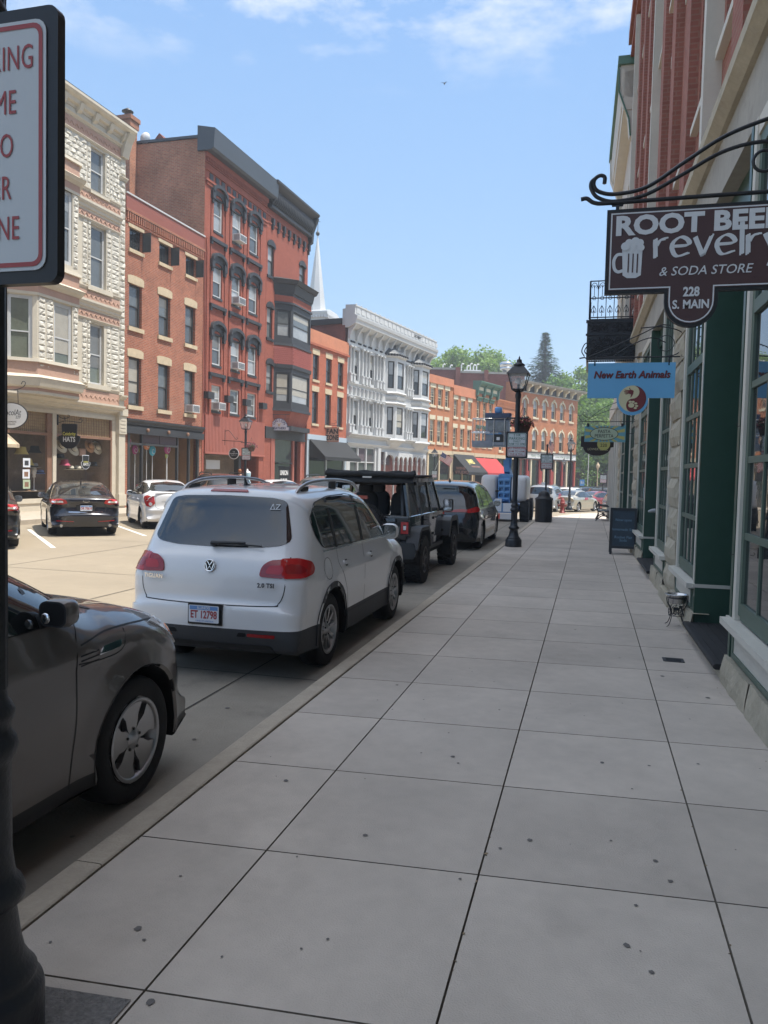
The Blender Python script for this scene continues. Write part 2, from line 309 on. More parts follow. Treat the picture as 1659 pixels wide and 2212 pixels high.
# right-hand sidewalk: slabs with worn V joints
def walk_sheet(poly, cuts, z, name, mats, groove=.010, zf=None):
    bm = bmesh.new(); f = bm.faces.new([bm.verts.new((x, y, 0)) for x, y in poly])
    for (px, py), (nx, ny) in cuts:
        bmesh.ops.bisect_plane(bm, geom=bm.verts[:]+bm.edges[:]+bm.faces[:], plane_co=(px, py, 0), plane_no=(nx, ny, 0))
    bmesh.ops.split_edges(bm, edges=[e for e in bm.edges if len(e.link_faces) == 2])
    r = bmesh.ops.inset_individual(bm, faces=bm.faces[:], thickness=groove, depth=0)
    inner = set(v for f in bm.faces for v in f.verts) ; rim = set(r['faces'])
    top = [f for f in bm.faces if f not in rim]; tv = set(v for f in top for v in f.verts)
    for f in rim: f.material_index = 1
    for v in bm.verts: v.co.z = z + (zf(v.co.y) if zf else 0) - (0 if v in tv else .016)
    me = bpy.data.meshes.new(name); bm.to_mesh(me); bm.free()
    for m in mats: me.materials.append(m)
    return tag(link(name, me), kind='structure')
inner = [(x+.17, y) for y, x in KX]
poly = [(-2.03,-6)] + [p for p in inner if p[1] > 0] + [(8.2,40),(3,30),(3,-6)]
cuts = [((x, 0), (1, 0)) for x in (-1.40, -.415, .58)] + [((-.42, 3.35 + 1.02*k), (-.083, 1)) for k in range(-8, 46)]
mat('joint_walk', (.15,.128,.10), .95, var=.45, vscale=9)
WALK = walk_sheet(poly, cuts, .15, 'sidewalk', [M['concrete_walk'], M['joint_walk']], .0065, gz)
mb = MB(); mb.quad((-2.1,-6,.125),(3,-6,.125),(3,30,.125),(-2.1,30,.125)); tag(mb.build('sidewalk_bed', M['joint_dark']), kind='structure')
mb = MB(); mb.add([(-2.02,-1,.1545),(-1.415,-1,.1545),(-1.415,2.19,.1545),(-2.02,2.14,.1545)], [(0,1,2,3)]); tag(mb.build('aggregate_panel', M['aggregate']), kind='structure')
# kerb stones
mb = MB()
def kpt(y):
    for (y0, x0), (y1, x1) in zip(KX, KX[1:]):
        if y0 <= y <= y1: return x0 + (x1-x0)*(y-y0)/(y1-y0)
    return KX[-1][1]
segs = [-6, -.15, 2.92] + [2.92+3.05*k for k in range(1, 10)] + [33, 35, 37, 39, 41, 43, 45, 47, 49, 50.5, 52, 54]
prof = [(0,-.05),(.012,.135),(.022,.149),(.032,.153),(.150,.156),(.158,.150),(.16,.0)]
for a, b in zip(segs, segs[1:]):
    k = max(1, int((b-a)/.5)); g = .004; n = len(prof); vs = []
    for i in range(k+1):
        y = a+g + (b-a-2*g)*i/k; x0 = kpt(y); j = random.uniform(-.003, .003)
        vs += [(x0+dx+j, y, z+gz(y)) for dx, z in prof]
    mb.add(vs, [(i*n+p, i*n+p+1, (i+1)*n+p+1, (i+1)*n+p) for i in range(k) for p in range(n-1)] + [list(range(n)), list(range(k*n, k*n+n))[::-1]], 1 if 31.5 < a < 36 else 0)
tag(mb.build('kerb', [M['kerb_stone'], M['kerb_red']]), kind='structure')
# gum and drip marks trodden into the walk
mb = MB(); rg = random.Random(3)
spots = [(-1.62,2.55,.022),(-1.35,2.2,.022),(-.22,3.75,.02),(-.35,3.62,.012),(.2,3.0,.02),(.28,2.86,.014),(.25,3.3,.012),(.36,3.72,.018),(.41,3.55,.018),(-1.62,4.05,.02),(-.77,4.73,.022),(-.72,4.63,.012),(.14,4.93,.02),(.42,4.97,.016),(.72,5.1,.014),(.92,3.15,.018),(.88,2.85,.02),(.30,2.45,.012),(-.9,2.7,.01),(1.0,6.7,.03),(.7,7.3,.03),(.35,7.9,.015),(-1.0,3.55,.016),(-.6,5.8,.013),(-1.5,6.2,.02),(-.1,9.2,.02),(-.3,8.9,.012),(.42,2.6,.012),(.1,2.1,.01),(.48,2.1,.016)]
spots += [(rg.uniform(-1.95,1.2), rg.uniform(1.5,16), rg.uniform(.004,.011)) for _ in range(110)]
for x, y, r in spots:
    r *= .72; q = [(x + r*rg.uniform(.7,1.2)*cos(a*pi/5), y + r*rg.uniform(.7,1.25)*sin(a*pi/5), .1535) for a in range(10)]; mb.add(q, [list(range(10))])
tag(mb.build('gum_spots', M['gum']), kind='structure')
mb = MB()
for k in range(46):
    x, y, r = rg.uniform(-4.8,-2.3), rg.uniform(2,18), rg.uniform(.008,.022)
    mb.add([(x + r*rg.uniform(.7,1.3)*cos(a*pi/4), y + r*rg.uniform(.6,1.1)*sin(a*pi/4), .0088) for a in range(8)], [list(range(8))])
tag(mb.build('oil_spots', M['gum']), kind='structure')
# left-hand sidewalk
mb = MB(); LP = [(-17.3,-10),(-17.3,24),(-16.7,40),(-15.9,52),(-14.6,64),(-12.0,78),(-8.2,92),(-4,103),(3,115)]
LQ = [(-24,-10),(-24,24),(-24,40),(-24,52),(-24,64),(-19,82),(-14,99),(-9,112),(0,122)]
vs = [(x, y, gz(y)+.15) for x, y in LP] + [(x, y, gz(y)+.15) for x, y in LQ] + [(x, y, gz(y)-.1) for x, y in LP]; n = len(LP)
mb.add(vs, [(i, i+1, n+i+1, n+i) for i in range(n-1)] + [(i, i+1, 2*n+i+1, 2*n+i) for i in range(n-1)])
tag(mb.build('far_sidewalk', M['kerb_stone']), kind='structure')
# small service cover let into the walk
t = thing('access_cover', 'small square dark metal cover set flush in the pale walk below the nearest shop step', 'access cover', (.86, 8.0, .152))
MB().prism(rrect(.20,.17,.01), (0,0,0), (1,0,0), (0,1,0), (0,0,.004)).build('lid', M['plastic_grey'], t)
mb = MB()
for i in range(4): mb.box((-.07,-.055+.035*i,.004), (.07,-.045+.035*i,.007))
mb.build('rib', M['black_iron'], t)

# grit, leaf scraps and straws that collect along the kerb and the foot of the wall
mat('litter', (.19,.14,.085), .95, island=.7); mb = MB(); rl = random.Random(12)
for i in range(420):
    y = 1.6 + 24*rl.random()**1.6
    x = rl.choice((-2.035+rl.gauss(0,.012), 1.26-.0129*y+rl.gauss(0,.02)-.03, -2.26+rl.gauss(-.03,.03), -.412+rl.gauss(0,.004), .58+rl.gauss(0,.004))); z = .0095 if x < -2.2 else .1515
    a = rl.uniform(0,6.3); l = rl.uniform(.003,.012); w_ = l*rl.uniform(.2,.6); d, e = Vector((cos(a)*l, sin(a)*l, 0)), Vector((-sin(a)*w_, cos(a)*w_, 0)); p = Vector((x, y, z)); mb.add([p-d, p+e+Vector((0,0,.003)), p+d, p-e], [(0,1,2,3)])
tag(mb.build('litter', M['litter']), kind='stuff')

# ================================================================ facades: local x runs along the front, y into the house, z up
def facade_root(name, label, px, py, rel):
    return thing(name, label, 'building', (px, py, 0), R_(90 - rel))
def wall_mesh(mb, u0, u1, z0, z1, holes, y=0.0, depth=.2, mi=0):
    us = sorted(set([u0, u1] + [h[0] for h in holes] + [h[1] for h in holes])); zs = sorted(set([z0, z1] + [h[2] for h in holes] + [h[3] for h in holes]))
    us = [u for u in us if u0 <= u <= u1]; zs = [z for z in zs if z0 <= z <= z1]
    for a, b in zip(us, us[1:]):
        for c, d in zip(zs, zs[1:]):
            if any(h[0] <= (a+b)/2 <= h[1] and h[2] <= (c+d)/2 <= h[3] for h in holes): continue
            mb.quad((a, y, c), (b, y, c), (b, y, d), (a, y, d), mi)
    for a, b, c, d in holes:
        e = y + depth
        mb.quad((a, y, c), (a, e, c), (a, e, d), (a, y, d), mi); mb.quad((b, y, c), (b, y, d), (b, e, d), (b, e, c), mi)
        mb.quad((a, y, c), (b, y, c), (b, e, c), (a, e, c), mi); mb.quad((a, y, d), (a, e, d), (b, e, d), (b, y, d), mi)
def shell(mb, u0, u1, z0, z1, back, mi=0, rmi=1, y=0.0):
    mb.quad((u0, y, z0), (u0, y, z1), (u0, back, z1), (u0, back, z0), mi); mb.quad((u1, y, z0), (u1, back, z0), (u1, back, z1), (u1, y, z1), mi)
    mb.quad((u0, back, z0), (u0, back, z1), (u1, back, z1), (u1, back, z0), mi); mb.quad((u0, y, z1-.35), (u1, y, z1-.35), (u1, back, z1-.35), (u0, back, z1-.35), rmi)
def tf(p, o, ex, ey):   # 2-D placement of a window on a slanted bay face
    return (o[0] + ex[0]*p[0] + ey[0]*p[1], o[1] + ex[1]*p[0] + ey[1]*p[1], p[2])
WR_ = random.Random(77); mat('blind_cream', (.36,.33,.27), .25, spec=.6, var=.1); mat('blind_grey', (.25,.26,.26), .25, spec=.6, var=.1); mat('blind_dim', (.15,.15,.14), .25, spec=.6, var=.15)
def window(root, a, b, c, d, y=.13, fm='white_trim', pm='pane_grey', pm2=None, fw=.06, sash='white_trim', munt=(0,0), rail=True, o=(0,0), ex=(1,0), ey=(0,1), sill=None, lintel=None, arch=0, name='window', raised=0, wall=None):
    """frame and sash bars in one mesh, pane a child, sill and lintel children too"""
    T = lambda vs: [tf(p, o, ex, ey) for p in vs]
    def add_box(mb, p, q, mi=0):
        t = MB(); t.box(p, q); mb.add(T(t.v), t.f, mi)
    mb = MB(); w = fw; top = d
    add_box(mb, (a, y, c), (a+w, y+.06, d)); add_box(mb, (b-w, y, c), (b, y+.06, d)); add_box(mb, (a+w, y, c), (b-w, y+.06, c+w*1.2)); add_box(mb, (a+w, y, d-w), (b-w, y+.06, d))
    m = (c+d)/2 + raised
    ia, ib, ic, idd = a+w, b-w, c+w*1.2, d-w
    if rail:
        s = .035
        add_box(mb, (ia, y+.008, ic), (ia+s, y+.05, idd), 1); add_box(mb, (ib-s, y+.008, ic), (ib, y+.05, idd), 1)
        add_box(mb, (ia+s, y+.008, m-.025), (ib-s, y+.055, m+.025), 1); add_box(mb, (ia+s, y+.008, ic), (ib-s, y+.05, ic+s), 1); add_box(mb, (ia+s, y+.008, idd-s), (ib-s, y+.05, idd), 1)
    for i in range(1, munt[0]+1):
        x = ia + (ib-ia)*i/(munt[0]+1); add_box(mb, (x-.012, y+.012, ic+.03), (x+.012, y+.045, idd-.03), 1)
    for i in range(1, munt[1]+1):
        z = ic + (idd-ic)*i/(munt[1]+1)
        if abs(z-m) > .05: add_box(mb, (ia+.03, y+.014, z-.012), (ib-.03, y+.043, z+.012), 1)
    if arch:
        n = 10; R1 = (b-a)/2; cx = (a+b)/2; P = [(a-.01, d+.01)] + [(cx - R1*cos(pi*i/n), d - arch + arch*sin(pi*i/n)) for i in range(n+1)] + [(b+.01, d+.01)]
        t = MB(); t.prism(P, (0, y-.10, 0), (1,0,0), (0,0,1), (0, .14, 0)); mb.add(T(t.v), t.f, 2)
        P2 = [(cx - (R1-.002)*cos(pi*i/n), d - arch + arch*sin(pi*i/n) - .002) for i in range(n+1)] + [(cx - (R1-w)*cos(pi*i/n), d - arch + (arch-w*.9)*sin(pi*i/n)) for i in range(n, -1, -1)]
        t = MB(); t.prism(P2, (0, y-.02, 0), (1,0,0), (0,0,1), (0, .05, 0)); mb.add(T(t.v), t.f, 0)
    f = mb.build(name, [M[fm], M[sash], M[wall or fm]], root)
    pb = MB(); yy = y+.035
    pb.add(T([(a+w*.5, yy, m if rail else c+w*.5), (b-w*.5, yy, m if rail else c+w*.5), (b-w*.5, yy, d-w*.5), (a+w*.5, yy, d-w*.5)]), [(0,1,2,3)], 0)
    if rail: pb.add(T([(a+w*.5, yy+.012, c+w*.5), (b-w*.5, yy+.012, c+w*.5), (b-w*.5, yy+.012, m), (a+w*.5, yy+.012, m)]), [(0,1,2,3)], 1)
    pb.build('pane', [M[pm], M[pm2 or pm]], f)
    if rail and not arch and pm != 'pane_dark' and WR_.random() < .5:
        k = WR_.choice((.25,.4,.5,.7)); bb = MB(); zz = d-w*.5-(d-c)*k; bb.add(T([(a+w*.6, yy-.004, zz), (b-w*.6, yy-.004, zz), (b-w*.6, yy-.004, d-w*.5), (a+w*.6, yy-.004, d-w*.5)]), [(0,1,2,3)]); bb.build('blind', M[WR_.choice(('blind_cream','blind_grey','blind_dim'))], f)
    if sill:
        mt, ov, h, pr = sill; sb = MB(); add_box(sb, (a-ov, -pr, c-h), (b+ov, .10, c+.004)); sb.build('sill', M[mt], f)
    if lintel:
        mt, ov, h, pr, cam = lintel; t = MB(); lb = MB()
        P = [(a-ov, d-.003)] + [(b+ov, d-.003)] + [(b+ov, d+h)] + ([((a+b)/2 + (b-a+2*ov)/2*cos(pi*i/8), d+h+cam*sin(pi*i/8)) for i in range(1, 8)] if cam else []) + [(a-ov, d+h)]
        t.prism(P, (0, -pr, 0), (1,0,0), (0,0,1), (0, pr+.06, 0)); lb.add(T(t.v), t.f); lb.build('lintel', M[mt], f)
    return f
def aircon(root, a, b, c, o=(0,0)):
    mb = MB(); mb.box((a, -.42, c), (b, .1, c+.38), 0)
    for i in range(7): mb.box((a+.03, -.427, c+.04+.045*i), (b-.03, -.421, c+.06+.045*i), 1)
    for i in range(6): mb.box((a-.007, -.38, c+.05+.05*i), (a-.001, -.05, c+.07+.05*i), 1)
    return mb.build('air_conditioner', [M['white'], M['plastic_grey']], root)
def rockface(mb, u0, u1, z0, z1, bw, bh, T=None, mi=0, h=.034, rg=random.Random(5)):
    nz_ = max(1, round((z1-z0)/bh)); nu = max(1, round((u1-u0)/bw)); H = (z1-z0)/nz_
    for j in range(nz_):
        k = nu if (j % 2 == 0 or nu == 1) else nu
        E_ = [i/k for i in range(k+1)]
        if j % 2 and nu > 1: E_ = [0.0] + [(i+.5)/k for i in range(k)] + [1.0]
        for e0, e1 in zip(E_, E_[1:]):
            a, b = u0 + (u1-u0)*e0, u0 + (u1-u0)*e1; c, d = z0 + j*H, z0 + (j+1)*H; g = .012
            ix, iz = (b-a)*.22, H*.26; r = lambda s: rg.uniform(-s, s)
            vs = [(a+g, -.004, c+g), (b-g, -.004, c+g), (b-g, -.004, d-g), (a+g, -.004, d-g)]
            vs += [(a+ix+r(.03), -h+r(.022), c+iz+r(.02)), ((a+b)/2+r(.03), -h+r(.03), c+iz*.8+r(.02)), (b-ix+r(.03), -h+r(.022), c+iz+r(.02)), (b-ix+r(.03), -h+r(.02), d-iz+r(.02)), ((a+b)/2+r(.03), -h+r(.02), d-iz+r(.02)), (a+ix+r(.03), -h+r(.02), d-iz+r(.02))]
            if T: vs = [T(p) for p in vs]
            mb.add(vs, [(0,1,5,4),(1,6,5),(1,2,7,6),(2,3,8,7),(3,9,8),(3,0,4,9),(4,5,8,9),(5,6,7,8)], mi)
CORN = lambda z, p, h: [(0.05, z), (-.25*p, z), (-.3*p, z+.18*h), (-.55*p, z+.25*h), (-.62*p, z+.5*h), (-.85*p, z+.62*h), (-p, z+.78*h), (-p, z+h), (0.05, z+h+.02)]
def mould(mb, u0, u1, z, p, h, mi=0): mb.run(CORN(z, p, h), u0, u1, mi)

# ---------------------------------------------------------------- cream pressed-stone hat shop
FX, FY, FR = -20.1, 30.0, 2.5
r = facade_root('hat_shop_building', 'cream pressed stone building with pink bands, bay windows and hats in the shop window', FX, FY, FR)
A0, A1 = -9.0, .19
mb = MB(); holes = [(-2.09,-1.17,13.22,15.0), (-4.95,-4.0,13.22,15.0), (-2.07,-1.08,9.33,11.88), (-2.09,-1.2,5.32,7.85), (-8.0,-.62,.55,4.02)]
wall_mesh(mb, A0, A1, -.6, 16.0, holes, depth=.22); shell(mb, A0, A1, -.6, 16.0, 16)
mb.build('wall', [M['cream'], M['slate']], r)
mb = MB()
for a, b in ((-4.0,-2.35),(-.9,-.22)): rockface(mb, a, b, 13.25, 15.1, .42, .2)
for a, b in ((-.75,-.22),(-2.6,-2.3)): rockface(mb, a, b, 9.35, 12.2, .36, .2); rockface(mb, a, b, 5.3, 8.2, .36, .2)
for a, b in ((-2.32,-2.12),(-1.12,-.92)): rockface(mb, a, b, 13.25, 15.1, .2, .2)
for a, b in ((-2.28,-2.1),(-1.05,-.78)): rockface(mb, a, b, 9.35, 12.2, .2, .2); rockface(mb, a, b, 5.3, 8.2, .2, .2)
rockface(mb, -.20, .17, 4.95, 15.1, .37, .27, h=.06)
rockface(mb, -9, -5.1, 13.25, 15.1, .42, .2)
mb.build('stone_facing', M['cream_block'], r)
mb = MB()
for z0, z1 in ((15.18,15.62),(12.72,13.05),(12.02,12.28),(8.72,9.1),(8.0,8.3),(4.55,5.05)):
    mb.box((-9, -.05, z0), (-.215, .02, z1))
    n = int(30)
    for i in range(n):
        u = -8.9 + i*.29; zc_ = (z0+z1)/2; mb.tube([(u, -.055, zc_-.06), (u+.07, -.06, zc_+.06), (u+.15, -.06, zc_+.02), (u+.22, -.055, zc_-.07)], .018, 5)
mb.build('pink_band', M['pink'], r)
mb = MB()
for z, p, h in ((15.08,.10,.10),(15.62,.16,.16),(13.05,.12,.17),(12.28,.20,.42),(11.92,.08,.1),(9.12,.10,.16),(8.32,.20,.40),(7.9,.08,.1),(5.07,.10,.16),(4.2,.38,.34)): mould(mb, -9, -.215, z, p, h)
mould(mb, -.24, .2, 14.3, .16, .16); mould(mb, -.24, .2, 4.85, .2, .2)
mb.build('moulding', M['cream'], r)
mb = MB(); mould(mb, -9, .30, 15.98, .52, .55); mb.box((-9, -.10, 15.78), (.25, .0, 16.0))
for i in range(10):
    u = -8.6 + .93*i; mb.prism([(0,15.76),(-.12,15.76),(-.14,15.86),(-.26,15.95),(-.36,16.22),(0,16.22)], (u-.1, -.02, 0), (0,1,0), (0,0,1), (.2, 0, 0))
mb.prism([(0,15.3),(-.12,15.3),(-.2,15.6),(-.30,15.9),(-.5,16.25),(0,16.25)], (-.2, -.02, 0), (0,1,0), (0,0,1), (.42, 0, 0))
mb.run([(-.53,16.53),(.3,16.72),(.3,16.6),(-.50,16.50)], -9, .30, 1)
mb.build('cornice', [M['cream'], M['slate']], r)
window(r, -2.09,-1.17,13.22,15.0, pm='pane_grey', sill=('cream',.15,.15,.12)); window(r, -4.95,-4.0,13.22,15.0, pm='pane_grey', fm='brown_wood', sill=('cream',.15,.15,.12))
window(r, -2.07,-1.08,9.33,11.88, pm='pane_grey', sill=('cream',.3,.18,.12)); window(r, -2.09,-1.2,5.32,7.85, pm='pane_green', sill=('cream',.3,.18,.12))
# two-storey bay on the left: slanted side, front, slanted side
BU0, BU1, BP = -6.75, -3.0, .78
def bay_faces(u0, u1, p):
    q = p/sqrt(2)*1.0
    return [((u0, 0), (u0+p, -p)), ((u0+p, -p), (u1-p, -p)), ((u1-p, -p), (u1, 0))]
def bay_ring(u0, u1, p, e=0.0):
    return [(u0-e*1.0, .02), (u0+p-e*.4, -p-e), (u1-p+e*.4, -p-e), (u1+e*1.0, .02)]
def bay_band(mb, u0, u1, p, z0, z1, e0, e1, mi=0):
    A, B = bay_ring(u0, u1, p, e0), bay_ring(u0, u1, p, e1); n = 4
    mb.add([q+(z0,) for q in A] + [q+(z1,) for q in B], [(i, i+1, n+i+1, n+i) for i in range(3)] + [(3,2,1,0), (4,5,6,7)], mi)
def bay_windows(root, u0, u1, p, z0, z1, marg, wall, **kw):
    mb = MB()
    for fi, (a, b) in enumerate(bay_faces(u0, u1, p)):
        ml, mr = kw['margs'][fi] if 'margs' in kw else (marg, marg)
        L = sqrt((b[0]-a[0])**2 + (b[1]-a[1])**2); ex = ((b[0]-a[0])/L, (b[1]-a[1])/L); ey = (-ex[1], ex[0])
        hs = [(ml, L-mr, z0, z1)]; t = MB(); wall_mesh(t, 0, L, kw['zb'], kw['zt'], hs, depth=.12)
        mb.add([tf(q, a, ex, ey) for q in t.v], t.f)
        window(root, ml, L-mr, z0, z1, y=.06, o=a, ex=ex, ey=ey, **{k: v for k, v in kw.items() if k not in ('zb', 'zt', 'bname', 'margs')})
    return mb.build(kw.get('bname', 'bay_wall'), M[wall], root)
for z0, z1, zb, zt, pm in ((9.55,12.3,8.95,12.9,'pane_grey'), (5.42,8.02,4.9,8.9,'pane_green')):
    bay_windows(r, BU0, BU1, BP, z0, z1, .16, 'cream', zb=zb, zt=zt, pm=pm, fw=.09, margs=((.12,.16),(.86,.34),(.16,.16)))
mb = MB(); mbp = MB()
for z, s in ((12.3,1),(8.05,1),(4.5,.6)):
    bay_band(mb, BU0, BU1, BP, z, z+.10, .05, .05); bay_band(mbp, BU0, BU1, BP, z+.10, z+.36*s, .04, .04); bay_band(mb, BU0, BU1, BP, z+.36*s, z+.46*s, .05, .16); bay_band(mb, BU0, BU1, BP, z+.46*s, z+.58, .18, .26); bay_band(mb, BU0, BU1, BP, z+.58, z+.70, .28, .05)
    bay_band(mbp, BU0, BU1, BP, z+.70, z+1.15, .035, .035); bay_band(mb, BU0, BU1, BP, z+1.15, z+1.27, .12, .10)
bay_band(mb, BU0, BU1, BP, 12.95, 13.15, .12, -.1)
mb.build('bay_moulding', M['cream'], r); mbp.build('bay_band', M['pink'], r)
mb = MB()
(a, b) = bay_faces(BU0, BU1, BP)[1]
for z0, z1 in ((5.4,8.05),(9.5,12.3)):
    for u, v in ((a[0]+.06, a[0]+.42), (a[0]+.46, a[0]+.82), (b[0]-.30, b[0]-.04)): rockface(mb, u, v, z0, z1, .36, .22, T=lambda q: (q[0], q[1]-BP, q[2]))
mb.build('bay_stone', M['cream_block'], r)
# shopfront: pilaster, transom screens, glass, display floor and back
mb = MB()
mb.box((-.34, -.14, -.5), (.10, .05, 4.2)); mb.box((-.38, -.19, 3.35), (.14, .05, 4.15)); mb.box((-.42, -.24, 4.15), (.17, .05, 4.45)); mb.box((-.38, -.2, .2), (.13, .05, .7))
for k in range(4): mb.box((-.30, -.205, 3.45+.16*k), (.06, -.185, 3.53+.16*k))
mb.box((-4.28, -.03, .55), (-4.08, .12, 3.95)); mb.box((-8.0, -.03, 3.92), (-.6, .12, 4.06)); mb.box((-8, -.04, .45), (-.6, .15, .62))
mb.build('shopfront_frame', M['cream'], r)
mb = MB(); mb.box((-4.08, .0, 3.05), (-.68, .1, 3.16)); mb.box((-.72, .0, .62), (-.62, .1, 3.9)); mb.box((-8, .0, 3.05), (-4.28, .1, 3.16)); mb.box((-4.55, .0, .62), (-4.30, .1, 3.9)); mb.build('shopfront_wood', M['brown_wood'], r)
mat('screen', (.33,.25,.13), .8, var=.2, vscale=6); mat('shop_back', (.20,.155,.115), .9, var=.3, vscale=1.5); mat('shop_floor', (.30,.22,.155), .8, var=.2)
mb = MB(); mb.quad((-4.05,.09,3.16),(-.7,.09,3.16),(-.7,.09,3.92),(-4.05,.09,3.92)); mb.quad((-8,.09,3.16),(-4.3,.09,3.16),(-4.3,.09,3.92),(-8,.09,3.92))
mb.build('transom_screen', M['screen'], r)
mb = MB()
for i in range(70): u = -7.95 + i*.105; mb.box((u-.008, .075, 3.17), (u+.008, .088, 3.91))
for k in range(6): mb.box((-7.95, .07, 3.24+.11*k), (-.72, .074, 3.252+.11*k))
mb.build('screen_lattice', M['brown_wood'], r)
mb = MB(); mb.quad((-8,1.3,.5),(-.65,1.3,.5),(-.65,1.3,4),(-8,1.3,4),0); mb.quad((-8,.12,.9),(-.65,.12,.9),(-.65,1.3,.9),(-8,1.3,.9),1); mb.quad((-8,.12,3.1),(-8,1.3,3.1),(-.65,1.3,3.1),(-.65,.12,3.1),0); mb.quad((-.66,.12,.5),(-.66,1.3,.5),(-.66,1.3,3.1),(-.66,.12,3.1),1)
mb.build('display_recess', [M['shop_back'], M['shop_floor']], r)
tube_prof = lambda z: [(.10, z), (.10, z+.3), (.16, z+.32), (.16, z+.36), (0.001, z+.42)]
mb = MB(); mb.lathe([(.14,16.3),(.14,16.85),(.24,16.9),(.001,17.02)], (-2.9, 1.2, 0)); mb.build('roof_vent', M['black_iron'], r)
mb = MB(); mb.quad((-4.05,.02,.64),(-.72,.02,.64),(-.72,.02,3.05),(-4.05,.02,3.05)); mb.quad((-8,.02,.64),(-4.55,.02,.64),(-4.55,.02,3.05),(-8,.02,3.05))
mg = mat('display_glass', (.02,.02,.02), .01, spec=.7, alpha=.14); mb.build('display_glass', mg, r)

# ---------------------------------------------------------------- brown brick, three tall windows per floor
r = facade_root('brick_rowhouse', 'weathered brown brick building with three open casements above tall buff silled windows', FX, FY, FR)
mb = MB(); u0, u1 = .2, 6.75
cols = [(.50,1.45), (2.78,3.75), (5.07,6.02)]
holes = []
for a, b in cols: holes += [(a, b, 11.6, 12.55), (a, b, 8.18, 10.1), (a, b, 4.68, 6.86)]
holes.append((.45, 6.5, -.3, 3.74)); wall_mesh(mb, u0, u1, -.6, 13.95, holes, depth=.24); shell(mb, u0, u1, -.6, 13.95, 14); mb.build('wall', [M['brick_brown'], M['slate']], r)
mb = MB(); mb.box((u0, -.05, 13.28), (u1, .02, 13.9), 0); mb.box((u0, -.09, 13.9), (u1+.02, .3, 13.97), 1); mb.build('parapet', [M['red_panel'], M['white_trim']], r)
mb = MB(); mb.box((u0, -.10, 13.16), (u1, .02, 13.27)); mb.box((u0, -.04, 12.72), (u1, .02, 12.82))
n = 40
for i in range(n): u = u0+.06+(u1-u0-.12)*i/n; mb.box((u, -.085, 12.83), (u+.085, .02, 13.15))
mb.build('dentil_course', M['brick_brown'], r)
for i, (a, b) in enumerate(cols):
    f = window(r, a, b, 11.6, 12.55, pm='pane_dark', pm2='pane_dark', fm='black_sash', sash='black_sash', rail=False, munt=(1,0), sill=('stone_buff',.08,.15,.07), lintel=('stone_buff',.10,.14,.03,0))
    mb = MB(); s = (b-a)*.5
    for p, q in (((b, -s*.94, 11.66), (b+.03, -.0, 11.70)), ((b, -s*.94, 12.48), (b+.03, 0, 12.52)), ((b, -s*.94, 11.70), (b+.03, -s*.94+.04, 12.48)), ((b, -.04, 11.70), (b+.03, 0, 12.48))): mb.box(p, q)
    mb.quad((b+.012, -s*.92, 11.7), (b+.012, -.03, 11.7), (b+.012, -.03, 12.48), (b+.012, -s*.92, 12.48), 1)
    mb.build('casement', [M['black_sash'], M['pane_mid']], f)
    window(r, a, b, 8.18, 10.1, pm='pane_grey', pm2='pane_mid', fm='black_sash', sash='black_sash', fw=.07, sill=('stone_buff',.1,.18,.08), lintel=('stone_buff',.12,.28,.03,.10))
    window(r, a, b, 4.68, 6.86, pm='pane_grey', pm2='pane_mid', fm='black_sash', sash='black_sash', fw=.07, sill=('stone_buff',.1,.18,.08), lintel=('stone_buff',.12,.28,.03,.10))
aircon(r, 5.2, 5.85, 4.75)
mb = MB(); mould(mb, u0, u1, 3.74, .22, .34); mb.box((u0, -.16, 3.42), (u1, .03, 3.74)); mb.build('fascia', M['black_trim'], r)
for u in (1.7, 3.4, 5.1): MB().lathe([(.001,-.26),(.075,-.26),(.09,-.24),(.09,-.2),(.06,-.16)], (u, 0, 3.62), 'y', 12).build('fascia_lamp', M['brown_wood'], r)
mb = MB()
for a, b in ((.45,.62),(1.5,1.6),(4.45,4.56),(5.5,5.62),(6.35,6.5)): mb.box((a, -.02, .1), (b, .1, 3.42))
mb.box((.62,-.02,2.92),(4.45,.08,3.02)); mb.box((.45, -.03, .1), (4.5, .12, .5)); mb.build('shopfront_frame', M['black_sash'], r)
mat('purple_blind', (.10,.075,.085), .8); mat('tan_board', (.34,.20,.10), .7, var=.15)
mb = MB()
for a, b in ((1.62,2.95),(3.0,4.43)):
    n = 16
    for i in range(n): mb.box((a+(b-a)*i/n, .03, 3.03), (a+(b-a)*(i+.8)/n, .07, 3.42))
mb.build('blind', M['purple_blind'], r)
mb = MB(); mb.quad((.45,1.6,0),(6.5,1.6,0),(6.5,1.6,3.6),(.45,1.6,3.6),0); mb.quad((.46,.1,.7),(4.45,.1,.7),(4.45,1.6,.7),(.46,1.6,.7),1); mb.quad((.46,.24,3.5),(6.5,.24,3.5),(6.5,1.6,3.5),(.46,1.6,3.5),0); mb.quad((4.57,.2,0),(4.57,1.6,0),(4.57,1.6,3.5),(4.57,.2,3.5),2); mb.quad((6.3,.2,0),(6.3,1.6,0),(6.3,1.6,3.5),(6.3,.2,3.5),2); mb.build('display_recess', [M['shop_back'], M['shop_floor'], M['tan_board']], r)
mb = MB(); mb.quad((.62,.05,.5),(4.45,.05,.5),(4.45,.05,2.92),(.62,.05,2.92)); mb.build('display_glass', mg, r)

